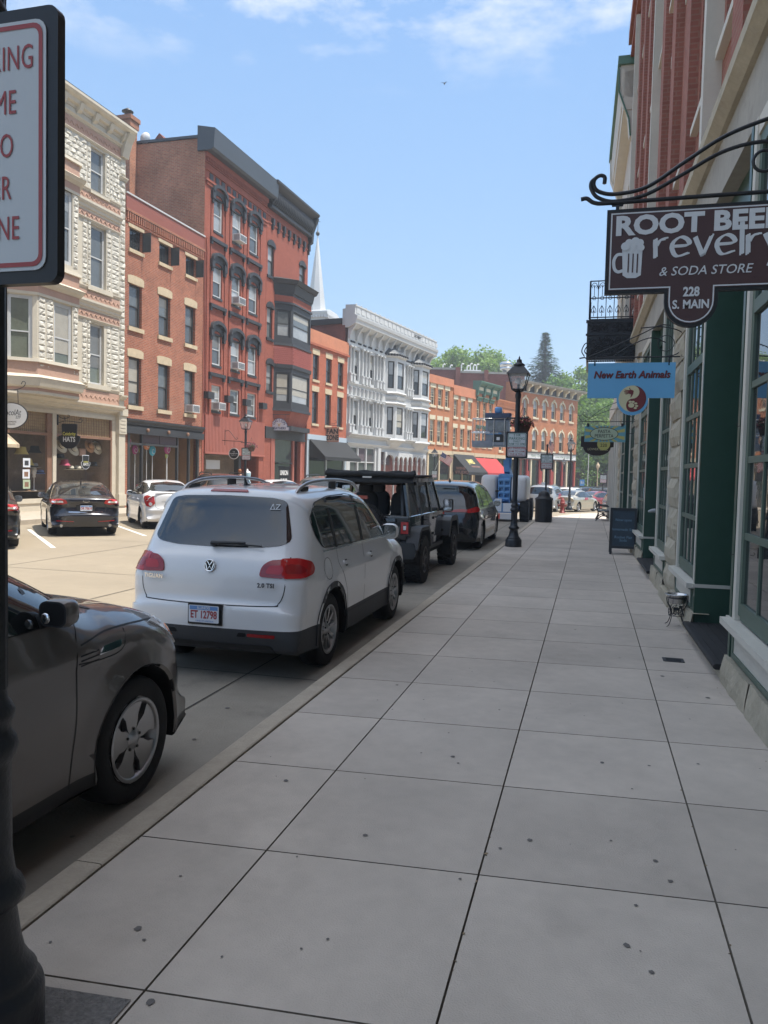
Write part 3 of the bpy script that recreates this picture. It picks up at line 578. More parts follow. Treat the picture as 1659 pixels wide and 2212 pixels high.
# ---------------------------------------------------------------- tall red building with black hoods
r = facade_root('red_hooded_building', 'tall red painted brick building with black arched window hoods and an exposed brick side wall', FX, FY, FR)
mb = MB(); u0, u1 = 6.8, 14.0
cols = [(7.72,8.68), (9.75,10.80), (11.80,12.88)]; holes = []
rows = [(14.58,16.35), (11.12,12.8), (7.5,9.2), (5.05,6.42)]
for a, b in cols:
    for c, d in rows: holes.append((a, b, c, d))
holes.append((7.0, 13.4, -.5, 2.8)); wall_mesh(mb, u0, u1, -.6, 18.35, holes, depth=.2)
mb.quad((u1,0,-.6),(u1,14,-.6),(u1,14,18.35),(u1,0,18.35)); mb.quad((u0,0,18.2),(u1,0,18.2),(u1,14,18.9),(u0,14,18.9),1); mb.build('wall', [M['brick_red'], M['slate']], r)
mb = MB(); zt = lambda y: 18.98+.018*y
for e in (0,.3): mb.add([(u0+e,-.004*(e == 0),-.6),(u0+e,16,-.6),(u0+e,16,zt(16)),(u0+e,0,zt(0))], [(0,1,2,3)])
mb.quad((u0,0,zt(0)),(u0+.3,0,zt(0)),(u0+.3,16,zt(16)),(u0,16,zt(16))); mb.build('side_wall', M['brick_old'], r)
mb = MB(); mb.add([(x,y,zt(y)+dz) for dz in (.02,.16) for x, y in ((u0-.06,-.1),(u0+.34,-.1),(u0+.34,16),(u0-.06,16))], [(0,1,5,4),(1,2,6,5),(2,3,7,6),(3,0,4,7),(4,5,6,7)]); mb.build('coping', M['slate'], r)
mb = MB(); mb.prism([(0,18.32),(-.42,18.32),(-.55,18.42),(-.62,19.38),(.4,19.6),(.4,18.32)], (u0-.12, 0, 0), (0,1,0), (0,0,1), (u1-u0+.45, 0, 0)); mb.build('cornice', M['slate'], r)
mb = MB(); mb.box((u0,-.12,18.06),(u1,.02,18.30)); mb.box((u0,-.07,17.42),(u1,.02,17.52)); mb.box((u0,-.10,16.86),(u1,.02,16.98)); mb.box((u0+.15,-.06,16.70),(u1-.1,.02,16.855))
n = 44
for i in range(n): u = u0+.12+(u1-u0-.24)*i/n; mb.box((u,-.115,17.84),(u+.08,.02,18.055))
mb.box((u0,-.06,17.78),(u1,.02,17.835))
for i in range(3):
    a, b = cols[i]
    for e in (a-.32, b+.24): mb.box((e,-.05,3.0),(e+.07,.02,16.6))
mb.build('brick_trim', M['brick_red'], r)
mb = MB()
for i in range(11): u = u0+.45+.62*i; mb.box((u,-.035,17.03),(u+.34,.01,17.36))
mb.build('panel_squares', M['black_trim'], r)
def hood(root, a, b, d, m='black_trim', s=1.0):
    mb = MB(); cx = (a+b)/2; w = (b-a)/2; n = 12
    def bow(k, z, h): return [(cx + (w+k)*cos(pi*i/n), z + h*sin(pi*i/n)) for i in range(n+1)]
    mb.prism(bow(.20, d+.16, .34*s) + bow(-.02, d-.10, .22*s)[::-1], (0, -.06, 0), (1,0,0), (0,0,1), (0,.09,0))
    mb.prism(bow(.30, d+.20, .46*s) + bow(.16, d+.14, .34*s)[::-1], (0, -.20, 0), (1,0,0), (0,0,1), (0,.2,0))
    mb.prism(bow(.02, d-.10, .24*s), (0, .02, 0), (1,0,0), (0,0,1), (0,.1,0))
    for e in (a-.33, b+.05): mb.box((e, -.16, d-.22), (e+.28, .02, d+.2)); mb.box((e+.04, -.12, d-.42), (e+.24, .02, d-.22))
    return mb.build('window_hood', M[m], root)
for i, (a, b) in enumerate(cols):
    for j, (c, d) in enumerate(rows):
        low = (j == 3)
        ac = (i == 1 and j < 3) or (i == 0 and j == 3)
        window(r, a, b, c, d, y=.08, fw=.06, pm='pane_pale' if (i+j) % 2 else 'pane_grey', pm2='pane_mid' if (i*2+j) % 3 else 'pane_pale', sill=('black_trim',.03,.12,.03))
        if not low:
            hood(r, a, b, d); mb = MB(); mb.box((a-.36,-.14,c-.62),(b+.36,.02,c-.44)); mb.box((a-.34,-.10,c-.80),(a-.16,.02,c-.62)); mb.box((b+.16,-.10,c-.80),(b+.34,.02,c-.62)); mb.build('sill_bracket', M['black_trim'], r)
        if ac: aircon(r, a+.12, b-.15, c+.06)
mb = MB()
for u in (6.9, 9.0, 11.1): mb.box((u,-.3,5.62),(u+.62,.02,5.98))
mb.box((13.25,-.3,5.62),(13.85,.02,5.98)); mb.build('old_bracket', M['black_trim'], r)
mb = MB(); n = 46
for i in range(n): u = 7.0+(14.0-7.0)*i/n; mb.box((u,-.085,2.82),(u+.125,.02,4.78))
mb.box((6.98,-.10,2.72),(14.02,.02,2.83)); mb.build('vertical_cladding', M['red_cladding'], r)
mb = MB(); mb.quad((7,1.5,-.4),(13.4,1.5,-.4),(13.4,1.5,2.7),(7,1.5,2.7)); mb.quad((7,.2,2.7),(13.4,.2,2.7),(13.4,1.5,2.7),(7,1.5,2.7)); mb.box((8.1,.5,1.9),(9.6,1.4,2.4),1); mb.box((11.6,.4,-.4),(11.9,.7,2.7),2); mb.build('porch_recess', [M['shop_back'], M['white_trim'], M['black_trim']], r)
mb = MB(); mb.box((5.9,-.16,18.0),(5.9,0,18.0)); mb = MB(); mb.tube([(6.85,-.1,13.9),(6.9,-.12,13.2),(6.95,-.1,9),(7.0,-.1,4.9)], .045, 6); mb.build('downpipe', M['brick_red'], r)
mb = MB(); mb.box((6.18,4.12,10),(6.796,5.35,20.1)); mb.box((6.10,4.04,19.75),(6.86,5.43,20.1)); mb.box((6.04,3.98,20.1),(6.9,5.5,20.32)); mb.lathe([(.16,20.32),(.16,20.62),(.30,20.64),(.30,20.68),(.001,20.88)], (6.5,4.5,0), n=14, mi=1); mb.build('chimney', [M['brick_old'], M['black_iron']], r)
mb = MB(); mb.prism([(-.9,0),(.9,0),(0,.95)], (7.6,3.3,18.95), (0,1,0), (0,0,1), (1.6,0,0)); mb.build('roof_dormer', M['brick_far'], r)
mb = MB(); mb.lathe([(.001,-.10),(.14,-.08),(.25,-.03),(.31,.03)], (6.95,3.75,19.42), 'x', 20, 0); mb.tube([(6.85,3.75,19.42),(7.1,3.75,19.0)], .03, 6); mb.build('satellite_dish', M['white'], r)

# ---------------------------------------------------------------- red corner building with the bay
r = facade_root('red_bay_building', 'red painted brick building with a dark overhanging cornice and a black framed bay', FX, FY, FR)
mb = MB(); u0, u1 = 14.02, 20.35
Lw = [(14.2,15.08,13.85,15.75,16.05), (14.2,14.98,10.05,12.0,12.3), (14.25,15.1,6.8,8.55,8.85)]
holes = [(a,b,c,d) for a,b,c,d,e in Lw] + [(18.95,19.85,14.5,15.75), (15.0,19.9,-.5,4.45)]
wall_mesh(mb, u0, u1, -.8, 17.9, holes, depth=.2); shell(mb, u0, u1, -.8, 17.9, 14); mb.build('wall', [M['brick_red'], M['slate']], r)
for a,b,c,d,e in Lw + [(18.95,19.85,14.5,15.75,16)]:
    window(r, a, b, c, d, y=.1, fm='black_trim', sash='black_sash', pm='pane_pale', pm2='pane_grey', sill=('black_trim',.1,.16,.08)); mb = MB(); n = 10; cx = (a+b)/2; w = (b-a)/2
    mb.prism([(cx+(w+.14)*cos(pi*i/n), d-.12+.42*sin(pi*i/n)) for i in range(n+1)] + [(cx+(w-.0)*cos(pi*i/n), d-.14+.1*sin(pi*i/n)) for i in range(n, -1, -1)], (0,-.07,0), (1,0,0), (0,0,1), (0,.15,0)); mb.build('window_hood', M['black_trim'], r)
mb = MB(); mb.run([(.05,17.85),(-.18,17.85),(-.22,18.05),(-.24,18.95),(-.55,19.15),(-.72,19.3),(-.72,19.42),(.3,19.55),(.3,17.85)], u0, u1+.25); mb.run([(-.2,17.8),(-.3,17.85),(-.3,18.0),(-.2,18.05)], u0, u1)
n = 26
for i in range(n): u = u0+.15+(u1-u0-.2)*i/n; mb.tube([(u,-.26,18.1),(u,-.42,18.3),(u,-.46,18.6),(u,-.36,18.9)], .075, 6)
for e in (u1-.1,): mb.prism([(0,17.3),(-.3,17.5),(-.35,18.2),(-.7,19.1),(0,19.1)], (e,0,0), (0,1,0), (0,0,1), (.28,0,0))
mb.build('cornice', M['black_trim'], r)
mb = MB()
for i in range(8): u = 14.6+.8*i; mb.box((u,-.16,16.95),(u+.22,.02,17.35)); mb.box((u+.03,-.1,16.7),(u+.19,.02,16.95))
mb.build('brick_corbel', M['black_trim'], r)
mb = MB(); mb.box((u0,-.05,17.42),(u1,.02,17.6)); mb.box((u0,-.045,16.98),(u1,.02,17.06)); mb.build('brick_trim', M['brick_red'], r)
U0, U1, P_ = 15.25, 19.9, .85
for z0, z1, zb, zt in ((10.3,12.0,9.9,12.4), (6.2,8.1,5.8,8.4)):
    bay_windows(r, U0, U1, P_, z0, z1, .14, 'black_trim', zb=zb, zt=zt, fm='black_trim', sash='black_sash', pm='pane_grey', pm2='pane_pale', fw=.07)
mat('scale_red', (.30,.072,.055), .7, var=.10, vscale=4)
mb = MB(); bay_band(mb, U0, U1, P_, 12.9, 13.1, .04, .04, 1); bay_band(mb, U0, U1, P_, 13.05, 13.6, .10, .22); bay_band(mb, U0, U1, P_, 13.6, 13.85, .34, .46); bay_band(mb, U0, U1, P_, 13.85, 14.05, .48, -.2); bay_band(mb, U0, U1, P_, 12.38, 12.5, .10, .08); bay_band(mb, U0, U1, P_, 9.78, 9.95, .10, .08); bay_band(mb, U0, U1, P_, 8.38, 8.62, .08, .10); bay_band(mb, U0, U1, P_, 5.68, 5.85, .10, .08); bay_band(mb, U0, U1, P_, 4.45, 4.75, .06, .06)
mb.build('bay_cornice', [M['black_trim'], M['black_trim']], r)
mb = MB(); bay_band(mb, U0, U1, P_, 12.5, 13.06, .02, .02); bay_band(mb, U0, U1, P_, 8.6, 9.8, .03, .03); bay_band(mb, U0, U1, P_, 4.75, 5.7, -.25, .02); mb.build('bay_brick', M['brick_red'], r)
mb = MB()
for (a, b) in bay_faces(U0, U1, P_)[:2]:
    L = sqrt((b[0]-a[0])**2+(b[1]-a[1])**2); ex = ((b[0]-a[0])/L, (b[1]-a[1])/L); ey = (-ex[1], ex[0])
    for j in range(9):
        z = 9.68 - j*.12; n = int(L/.15)
        for i in range(n+1):
            c = (i + (.5 if j % 2 else 0))*L/n
            P4 = [(c-.07,-.05,z),(c+.07,-.05,z),(c+.07,-.062,z-.06),(c,-.066,z-.14),(c-.07,-.062,z-.06)]; mb.add([tf(q, a, ex, ey) for q in P4], [(0,1,2,3,4)])
mb.build('scale_shingles', M['scale_red'], r)
mb = MB(); mb.box((14.1,-.1,3.9),(20.2,.04,4.62),0); mb.box((15.0,-.05,-.4),(15.35,.2,4.4),1); mb.box((18.3,-.05,-.4),(18.55,.2,4.4),1); mb.box((19.55,-.05,-.4),(19.9,.2,4.4),1); mb.box((16.2,-.02,2.35),(18.3,.1,2.42),0); mb.box((15.35,-.02,-.4),(15.6,.1,3.9),1); mb.build('shopfront_frame', [M['black_trim'], M['red_cladding']], r)
mb = MB(); mb.quad((15,1.4,-.4),(19.9,1.4,-.4),(19.9,1.4,3.95),(15,1.4,3.95)); mb.quad((18.55,.3,-.4),(19.55,.3,-.4),(19.55,1.3,3.9),(18.55,1.3,3.9),1); mb.build('display_recess', [M['shop_back'], M['brick_red']], r)
mb = MB(); mb.quad((15.6,.06,-.2),(18.3,.06,-.2),(18.3,.06,2.35),(15.6,.06,2.35)); mb.quad((15.6,.06,2.42),(18.3,.06,2.42),(18.3,.06,3.9),(15.6,.06,3.9),1); mb.build('shop_glass', [M['shop_glass'], M['pane_mid']], r)
text('UNION', .44, (17.15,.03,1.75), (1,0,0), (0,0,1), M['white'], r, 'window_lettering', bold=.012, sx=.85); text('LEATHER', .44, (17.1,.03,1.2), (1,0,0), (0,0,1), M['white'], r, 'window_lettering', bold=.012, sx=.62)
# ---------------------------------------------------------------- small orange red shop with the black awning
BX, BY, BR = -19.16, 50.35, 7.4
r = facade_root('small_brick_shop', 'two storey orange red brick shop with a plastered parapet above a black awning', BX, BY, BR)
mb = MB(); u0, u1 = .15, 6.58; cols = [(.88,1.79), (2.93,3.85), (4.92,5.85)]; holes = []
for a, b in cols: holes += [(a,b,8.36,10.14), (a,b,5.28,7.55)]
holes.append((.5,6.3,-.6,4.1)); wall_mesh(mb, u0, u1, -1, 11.0, holes); shell(mb, u0, u1, -1, 11.0, 12); mb.build('wall', [M['brick_fan'], M['slate']], r)
mb = MB(); mb.box((u0,-.06,10.88),(u1+.05,.3,11.8)); mb.box((u0,-.14,10.72),(u1+.1,.02,10.88),1); mb.build('parapet', [M['orange_plaster'], M['brick_fan']], r)
for a, b in cols:
    for c, d in ((8.36,10.14),(5.28,7.55)): window(r, a, b, c, d, fm='black_sash', sash='black_sash', pm='pane_dark', pm2='pane_dark', sill=('stone_buff',.08,.16,.06), lintel=('stone_buff',.1,.38,.025,0))
mat('blue_band', (.40,.47,.53), .6); mat('awning_black', (.016,.017,.018), .75, bump=.1, bscale=300)
mb = MB(); mb.box((u0,-.08,4.12),(u1,.02,4.5)); mb.box((u0,-.05,-1),(.5,.1,4.1)); mb.box((6.2,-.05,-1),(u1,.1,4.1)); mb.box((.5,-.03,-.6),(6.2,.1,-.1)); mb.box((3.2,-.02,-.1),(3.35,.1,4.1)); mb.build('shopfront_frame', M['blue_band'], r)
mb = MB(); mb.quad((.5,.05,-.1),(6.2,.05,-.1),(6.2,.05,4.1),(.5,.05,4.1)); mb.build('shop_glass', M['shop_glass'], r)
def awning(root, u0, u1, zt, zb, out, m, valance=.25, name='awning'):
    mb = MB(); A = [(u0,-.1,zt),(u1,-.1,zt),(u1,-out,zb),(u0,-out,zb)]; B = [(x,y,z-.02) for x,y,z in A]
    mb.add(A+B, [(0,1,2,3),(7,6,5,4),(0,3,7,4),(1,5,6,2)]); mb.quad((u0,-out,zb),(u1,-out,zb),(u1,-out,zb-valance),(u0,-out,zb-valance)); mb.quad((u0,-out+.02,zb),(u1,-out+.02,zb),(u1,-out+.02,zb-valance),(u0,-out+.02,zb-valance))
    for u in (u0,u1): mb.add([(u,-.1,zt),(u,-out,zb),(u,-out,zb-valance),(u,-.1,zb-valance*.2)], [(0,1,2,3)])
    n = int((u1-u0)/1.4)
    for i in range(n+1): u = u0+(u1-u0)*i/n; mb.tube([(u,-.1,zt-.03),(u,-out+.02,zb-.03)], .018, 5)
    return mb.build(name, M[m], root)
AWN = tag(awning(None, .45, 6.45, 4.15, 2.95, 1.35, 'awning_black'), 'black fabric awning sloping out below the fan shop sign', 'awning'); AWN.location = r.location; AWN.rotation_euler = r.rotation_euler
# ---------------------------------------------------------------- white Victorian block
WX, WY, WR = -18.36, 56.78, 10
r = facade_root('white_victorian_building', 'white ornate Victorian building with bracketed cornice, columns and two turret roofed bays', WX, WY, WR)
mb = MB(); u0, u1 = .1, 16.95; wc = [(1.2,2.1),(3.95,4.85)]; holes = []
for a, b in wc: holes += [(a,b,9.1,11.5), (a,b,5.22,7.58)]
holes += [(.8,5.2,-.6,3.85), (6.2,16.4,-.6,3.7)]; wall_mesh(mb, u0, u1, -1.2, 13.2, holes); mb.box((u0,.0,13.2),(u1,.5,14.45)); mb.build('wall', [M['white_trim'], M['slate']], r)
mb = MB(); mb.box((u0+.02,.26,-1.2),(u1-.02,16,13.3)); mb.build('side_wall', M['brick_far'], r); mb = MB(); mb.box((u0-.12,.5,13.3),(u1+.05,16.2,13.72)); mb.build('roof_edge', M['black_trim'], r)
for a, b in wc:
    for c, d in ((9.1,11.5),(5.22,7.58)): window(r, a, b, c, d, fm='white_trim', sash='black_sash', fw=.05, pm='pane_pale', pm2='pane_dark')
mb = MB()
mb.run([(.05,13.0),(-.25,13.05),(-.6,13.25),(-.7,13.3),(-.74,13.55),(-.8,13.62),(-.84,13.85),(-.62,13.95),(-.62,14.55),(-.68,14.58),(-.68,14.68),(.2,14.72),(.2,13.0)], u0-.1, u1+.3)
for i in range(21): u = u0+.1+.83*i; mb.box((u+.06,-.655,14.08),(u+.64,-.60,14.47))
for i in range(14):
    u = u0+.05+1.26*i; mb.prism([(0,12.2),(-.16,12.2),(-.2,12.5),(-.32,12.8),(-.56,13.1),(-.64,13.3),(0,13.3)], (u,-.01,0), (0,1,0), (0,0,1), (.24,0,0))
for i in range(20): u = u0+.12+.85*i; mb.sphere((u,-.62,14.74), .06, 6, 4)
for z, p, h in ((8.62,.20,.26),(7.72,.16,.2),(4.6,.5,.35),(3.95,.25,.3)): mould(mb, u0, u1, z, p, h)
mb.box((u0,-.10,4.0),(u1,.02,4.65)); mb.box((u0,-.06,11.75),(u1,.02,11.95)); mb.box((u0,-.05,7.92),(u1,.02,8.62))
for i in range(9): u = u0+.3+1.28*i*.55; mb.prism([(0,7.9),(-.14,7.95),(-.28,8.5),(0,8.6)], (u,-.02,0), (0,1,0), (0,0,1), (.18,0,0)) if u < 6.8 else None
mb.build('cornice', M['white_trim'], r)
mb = MB()
def column(u, z0, z1, y=-.12, R=.085):
    mb.box((u-.16,y-.15,z0),(u+.16,.02,z0+.55)); mb.box((u-.19,y-.18,z0+.55),(u+.19,.02,z0+.66)); mb.lathe([(R*1.25,z0+.66),(R*1.1,z0+.8),(R,z0+.85),(R*.85,z1-.3),(R*1.2,z1-.26),(R*.95,z1-.2),(R*1.7,z1-.03)], (u,y,0), n=10); mb.box((u-.2,y-.18,z1-.03),(u+.2,.02,z1+.07))
for z0, z1 in ((8.9,11.6),(5.0,7.7)):
    for u in (.38,.92,2.45,3.1,3.68,5.15,5.75,6.35,11.55,12.05,12.6): column(u, z0, z1)
mb.build('column', M['white_trim'], r)
mb = MB()
for a, b in ((.5,1.3),(1.8,2.4),(2.7,3.3),(3.6,4.3),(4.8,5.4),(5.8,6.3),(11.4,12.6)):
    n = max(2, int((b-a)/.22))
    for i in range(n): u = a+(b-a)*i/n; mb.lathe([(.001,-.09),(.085,-.075),(.085,.0)], (u+.1, -.03, 12.02), 'y', 8)
mb.build('rosette', M['black_trim'], r)
bays = [(7.1, 10.3, .72), (12.7, 16.1, .72)]
for U0, U1, P_ in bays:
    for z0, z1, zb, zt in ((9.15,11.45,8.7,11.9),(5.22,7.58,4.7,8.7)):
        bay_windows(r, U0, U1, P_, z0, z1, .22, 'white_trim', zb=zb, zt=zt, fm='black_sash', sash='black_sash', pm='pane_pale', pm2='pane_dark', fw=.06)
    mb = MB()
    for z in (11.75, 8.62, 7.75, 4.62): bay_band(mb, U0, U1, P_, z, z+.12, .06, .2); bay_band(mb, U0, U1, P_, z+.12, z+.24, .22, .12)
    bay_band(mb, U0, U1, P_, 8.2, 8.45, .1, .16); bay_band(mb, U0, U1, P_, 4.1, 4.7, -.5, .05); mb.build('bay_moulding', M['white_trim'], r)
    mb = MB(); n = 7
    for i in range(n):
        t0, t1 = i/n, (i+1)/n; e0, e1 = .25*(1-t0) - (P_*1.9)*t0, .25*(1-t1) - (P_*1.9)*t1
        bay_band(mb, U0, U1, P_, 12.05+1.2*t0, 12.05+1.2*t1-.01, max(e0,-P_*.92), max(e1+.05,-P_*.92))
    mb.build('turret_roof', M['slate'], r)
    mb = MB(); A = bay_ring(U0, U1, P_, .26)
    for q0, q1 in zip(A, A[1:]):
        for i in range(5): t = (i+.5)/5; mb.sphere((q0[0]+(q1[0]-q0[0])*t, q0[1]+(q1[1]-q0[1])*t, 12.0), .10, 6, 5)
    mb.build('rosette', M['black_trim'], r)
mb = MB()
for u in (5.55,): mb.box((u,-.25,-1),(u+.5,.02,3.95)); 
for a, b in ((.15,.75),(5.2,5.5),(6.05,6.25),(2.05,2.2),(3.55,3.7)): mb.box((a,-.08,-1),(b,.1,3.9))
for u in (7.0,8.9,9.9,10.9,11.9,13.0,14.2,15.3,16.3): mb.lathe([(.14,-.9),(.09,.0),(.08,2.6),(.13,2.7),(.1,2.8),(.16,2.95)], (u,-.15,0), n=10)
us = [7.0,8.9,9.9,10.9,11.9,13.0,14.2,15.3,16.3]
for a, b in zip(us, us[1:]):
    R1 = (b-a)/2-.06; cx = (a+b)/2; P = [(a,3.72),(a,2.95),(a+.06,2.95)] + [(cx-R1*cos(pi*i/8), 2.95+min(R1,.55)*sin(pi*i/8)) for i in range(1,8)] + [(b-.06,2.95),(b,2.95),(b,3.72)]
    mb.prism(P, (0,-.22,0), (1,0,0), (0,0,1), (0,.16,0))
mb.box((6.1,-.1,-1),(6.3,.05,3.7)); mb.box((.75,-.04,1.0),(5.2,.1,1.15)); mb.box((.75,-.04,2.7),(5.2,.1,2.78)); mb.build('shopfront', M['white_trim'], r)
mb = MB(); mb.quad((.75,.06,-.9),(5.2,.06,-.9),(5.2,.06,3.85),(.75,.06,3.85)); mb.quad((6.2,.3,-.9),(16.4,.3,-.9),(16.4,.3,3.7),(6.2,.3,3.7)); mb.build('shop_glass', M['pane_mid'], r)
mb = MB(); mb.quad((2.2,.045,2.8),(3.55,.045,2.8),(3.55,.045,3.8),(2.2,.045,3.8)); mb.quad((7.1,.2,2.6),(8.8,.2,2.6),(8.8,.2,3.6),(7.1,.2,3.6)); mb.build('blind', M['purple_blind'], r)
text('J. SCHMIDT', .34, (12.4,-.665,14.28), (1,0,0), (0,0,1), M['black_trim'], r, 'date_lettering', bold=.01)
# ---------------------------------------------------------------- orange brick row further round the curve
OX, OY, OR_ = -15.43, 73.46, 17
def orange(name, label, u0, u1, top, par, cols, rows, wallm='brick_orange', parm='orange_plaster', lint=True, pm='pane_mid', fm='cream_trim', sash='cream_trim', rel=OR_, px=OX, py=OY, munt=(1,2)):
    r = facade_root(name, label, px, py, rel); mb = MB(); holes = [(a,b,c,d) for a,b in cols for c,d in rows] + [(u0+.35,u1-.35,-.9,3.9)]
    wall_mesh(mb, u0, u1, -1.2, par, holes); shell(mb, u0, u1, -1.2, par, 12); mb.build('wall', [M[wallm], M['slate']], r)
    if parm: mb = MB(); mb.box((u0,-.07,par),(u1,.3,top)); mb.box((u0,-.12,par-.14),(u1,.02,par)); mb.build('parapet', M[parm], r)
    for a, b in cols:
        for c, d in rows: window(r, a, b, c, d, fm=fm, sash=sash, fw=.06, pm=pm, pm2='pane_dark', munt=munt, sill=('cream_trim',.12,.22,.07), lintel=('cream_trim',.12,.42,.025,0) if lint else None)
    mb = MB(); mb.box((u0,-.12,3.9),(u1,.02,4.3)); mb.box((u0+.02,-.06,-1),(u0+.35,.1,3.9)); mb.box((u1-.35,-.06,-1),(u1-.02,.1,3.9)); mb.box(((u0+u1)/2-.1,-.03,-1),((u0+u1)/2+.1,.1,3.9)); mb.build('shopfront_frame', M['stone_buff'], r)
    mb = MB(); mb.quad((u0+.35,.08,-.9),(u1-.35,.08,-.9),(u1-.35,.08,3.9),(u0+.35,.08,3.9)); mb.build('shop_glass', M['shop_glass'], r); return r
orange('orange_rowhouse', 'orange brick house with cream lintels joined to the white Victorian building, flag at its front', .1, 5.35, 11.6, 10.93, [(.55,1.5),(2.1,3.05),(3.62,4.5)], [(8.65,10.38),(5.05,7.28)])
ro = orange('awning_rowhouse', 'orange brick house with a pale orange plaster parapet above the black wine awning', 5.4, 10.62, 11.12, 10.25, [(5.6,6.42),(7.25,8.1),(8.95,9.8)], [(7.88,9.68),(4.75,6.75)], munt=(1,2))
rg_ = orange('green_cornice_rowhouse', 'orange brick house with a green bracketed cornice and green hoods above the red awning', 10.68, 16.3, 11.0, 10.95, [(11.1,11.95),(12.75,13.6),(14.4,15.25)], [(8.15,10.0),(5.1,7.0)], parm=None, lint=False)
mat('cornice_green', (.085,.175,.13), .6, var=.08); mat('awning_red', (.40,.035,.035), .75, bump=.1, bscale=300); mat('grey_roof', (.15,.165,.18), .6)
mb = MB(); mb.run([(.05,10.85),(-.12,10.85),(-.2,11.0),(-.22,11.6),(-.6,11.8),(-.7,12.0),(-.7,12.1),(.3,12.15),(.3,10.85)], 10.6, 16.5)
for u in (10.62, 12.4, 14.3, 16.15): mb.prism([(0,10.5),(-.28,10.6),(-.34,11.4),(-.65,11.8),(0,11.8)], (u,0,0), (0,1,0), (0,0,1), (.3,0,0))
for a, b in ((11.1,11.95),(12.75,13.6),(14.4,15.25)): mb.run([(.05,10.0),(-.1,10.0),(-.12,10.25),(-.24,10.35),(-.24,10.45),(.05,10.5)], a-.2, b+.2); mb.run([(.05,7.0),(-.1,7.0),(-.12,7.2),(-.24,7.28),(-.24,7.36),(.05,7.4)], a-.2, b+.2)
mb.build('cornice', M['cornice_green'], rg_)
mb = MB()
for a in (11.1,12.95,14.75): mb.quad((a,-.235,11.15),(a+1.1,-.235,11.15),(a+1.1,-.235,11.5),(a,-.235,11.5))
mb.build('cornice_panel', M['cream_trim'], rg_)
a_ = tag(awning(None, 5.6, 10.3, 4.05, 2.2, 1.9, 'awning_black', .3), 'black awning with yellow lettering on the orange brick wine shop', 'awning'); a_.location = ro.location; a_.rotation_euler = ro.rotation_euler
mat('sign_yellow', (.72,.62,.22), .6); mat('sign_dim', (.30,.15,.12), .6)
sl = Vector((0,-1.8,-1.85)).normalized()
text('JAMES', .85, (8.2,-.85,3.3), (1,0,0), -sl, M['sign_yellow'], a_, bold=.02, sx=.7); text('WINE STUDIO', .32, (8.5,-1.35,2.78), (1,0,0), -sl, M['sign_dim'], a_, bold=.008)
text('WINE', .42, (5.59,-1.0,2.55), (0,-1,0), (0,0,1), M['sign_dim'], a_, bold=.01); text('STUDIO', .42, (5.59,-1.15,2.15), (0,-1,0), (0,0,1), M['sign_dim'], a_, bold=.01)
a_ = tag(awning(None, 10.8, 16.6, 3.8, 2.2, 1.7, 'awning_red', .3), 'bright red awning beyond the black wine awning', 'awning'); a_.location = ro.location; a_.rotation_euler = ro.rotation_euler
rs = orange('low_brick_house', 'low orange brick house with a corbelled parapet and grey roof beside the green cornice', 16.35, 22.6, 10.75, 10.0, [(17.4,18.5),(19.6,20.7)], [(7.7,9.4),(4.8,6.6)], parm=None, lint=False, munt=(0,0))
mb = MB(); mb.box((16.35,-.08,9.9),(22.6,.3,10.75)); 
for i in range(36): u = 16.4+6.1*i/36; mb.box((u,-.13,10.1),(u+.09,.0,10.6))
mb.build('parapet', M['brick_orange'], rs); mb = MB(); mb.quad((16.4,.3,10.5),(22.6,.3,10.5),(22.6,7,12.2),(16.4,7,12.2)); mb.add([(16.4,.3,10.5),(16.4,7,12.2),(16.4,7,10)],[(0,1,2)]); mb.build('roof', M['grey_roof'], rs)
# long brick block behind the row with white roof vents
r = facade_root('long_brick_block', 'long dark brick block behind the orange row with white roof vents on top', -18.0, 93.5, 75)
mb = MB(); 
for a, b, h in ((-1.5,2.0,14.7),(2.0,5.4,14.35),(5.4,10.2,14.3)): mb.box((a,0,-1),(b,12,h),0); mb.box((a-.05,-.1,h),(b+.05,12,h+.25),1)
mb.box((1.7,-.25,-1),(2.25,.0,15.0),0); mb.box((5.2,-.25,-1),(5.7,.0,14.75),0); mb.build('wall', [M['brick_far'], M['limestone_grey']], r)
mb = MB()
for u, h in ((.3,.6),(1.2,.5),(2.6,.7),(3.3,.5),(3.7,.75),(4.1,.6),(4.5,.7)): mb.tube([(u,2,14.5),(u,2,14.9+h),(u+.12,2,15.05+h),(u+.3,2,15.0+h)], .085, 7)
mb.box((2.9,1.4,14.5),(5.0,2.6,14.95)); mb.build('vent_pipe', M['white'], r)
mb = MB(); mb.lathe([(.45,14.3),(.45,15.0),(.75,15.1),(.8,15.4),(.5,15.45),(.8,15.5),(.85,15.9),(.6,16.1),(.001,16.15)], (8.2,2,0), n=16); mb.build('roof_fan', M['steel'], r)
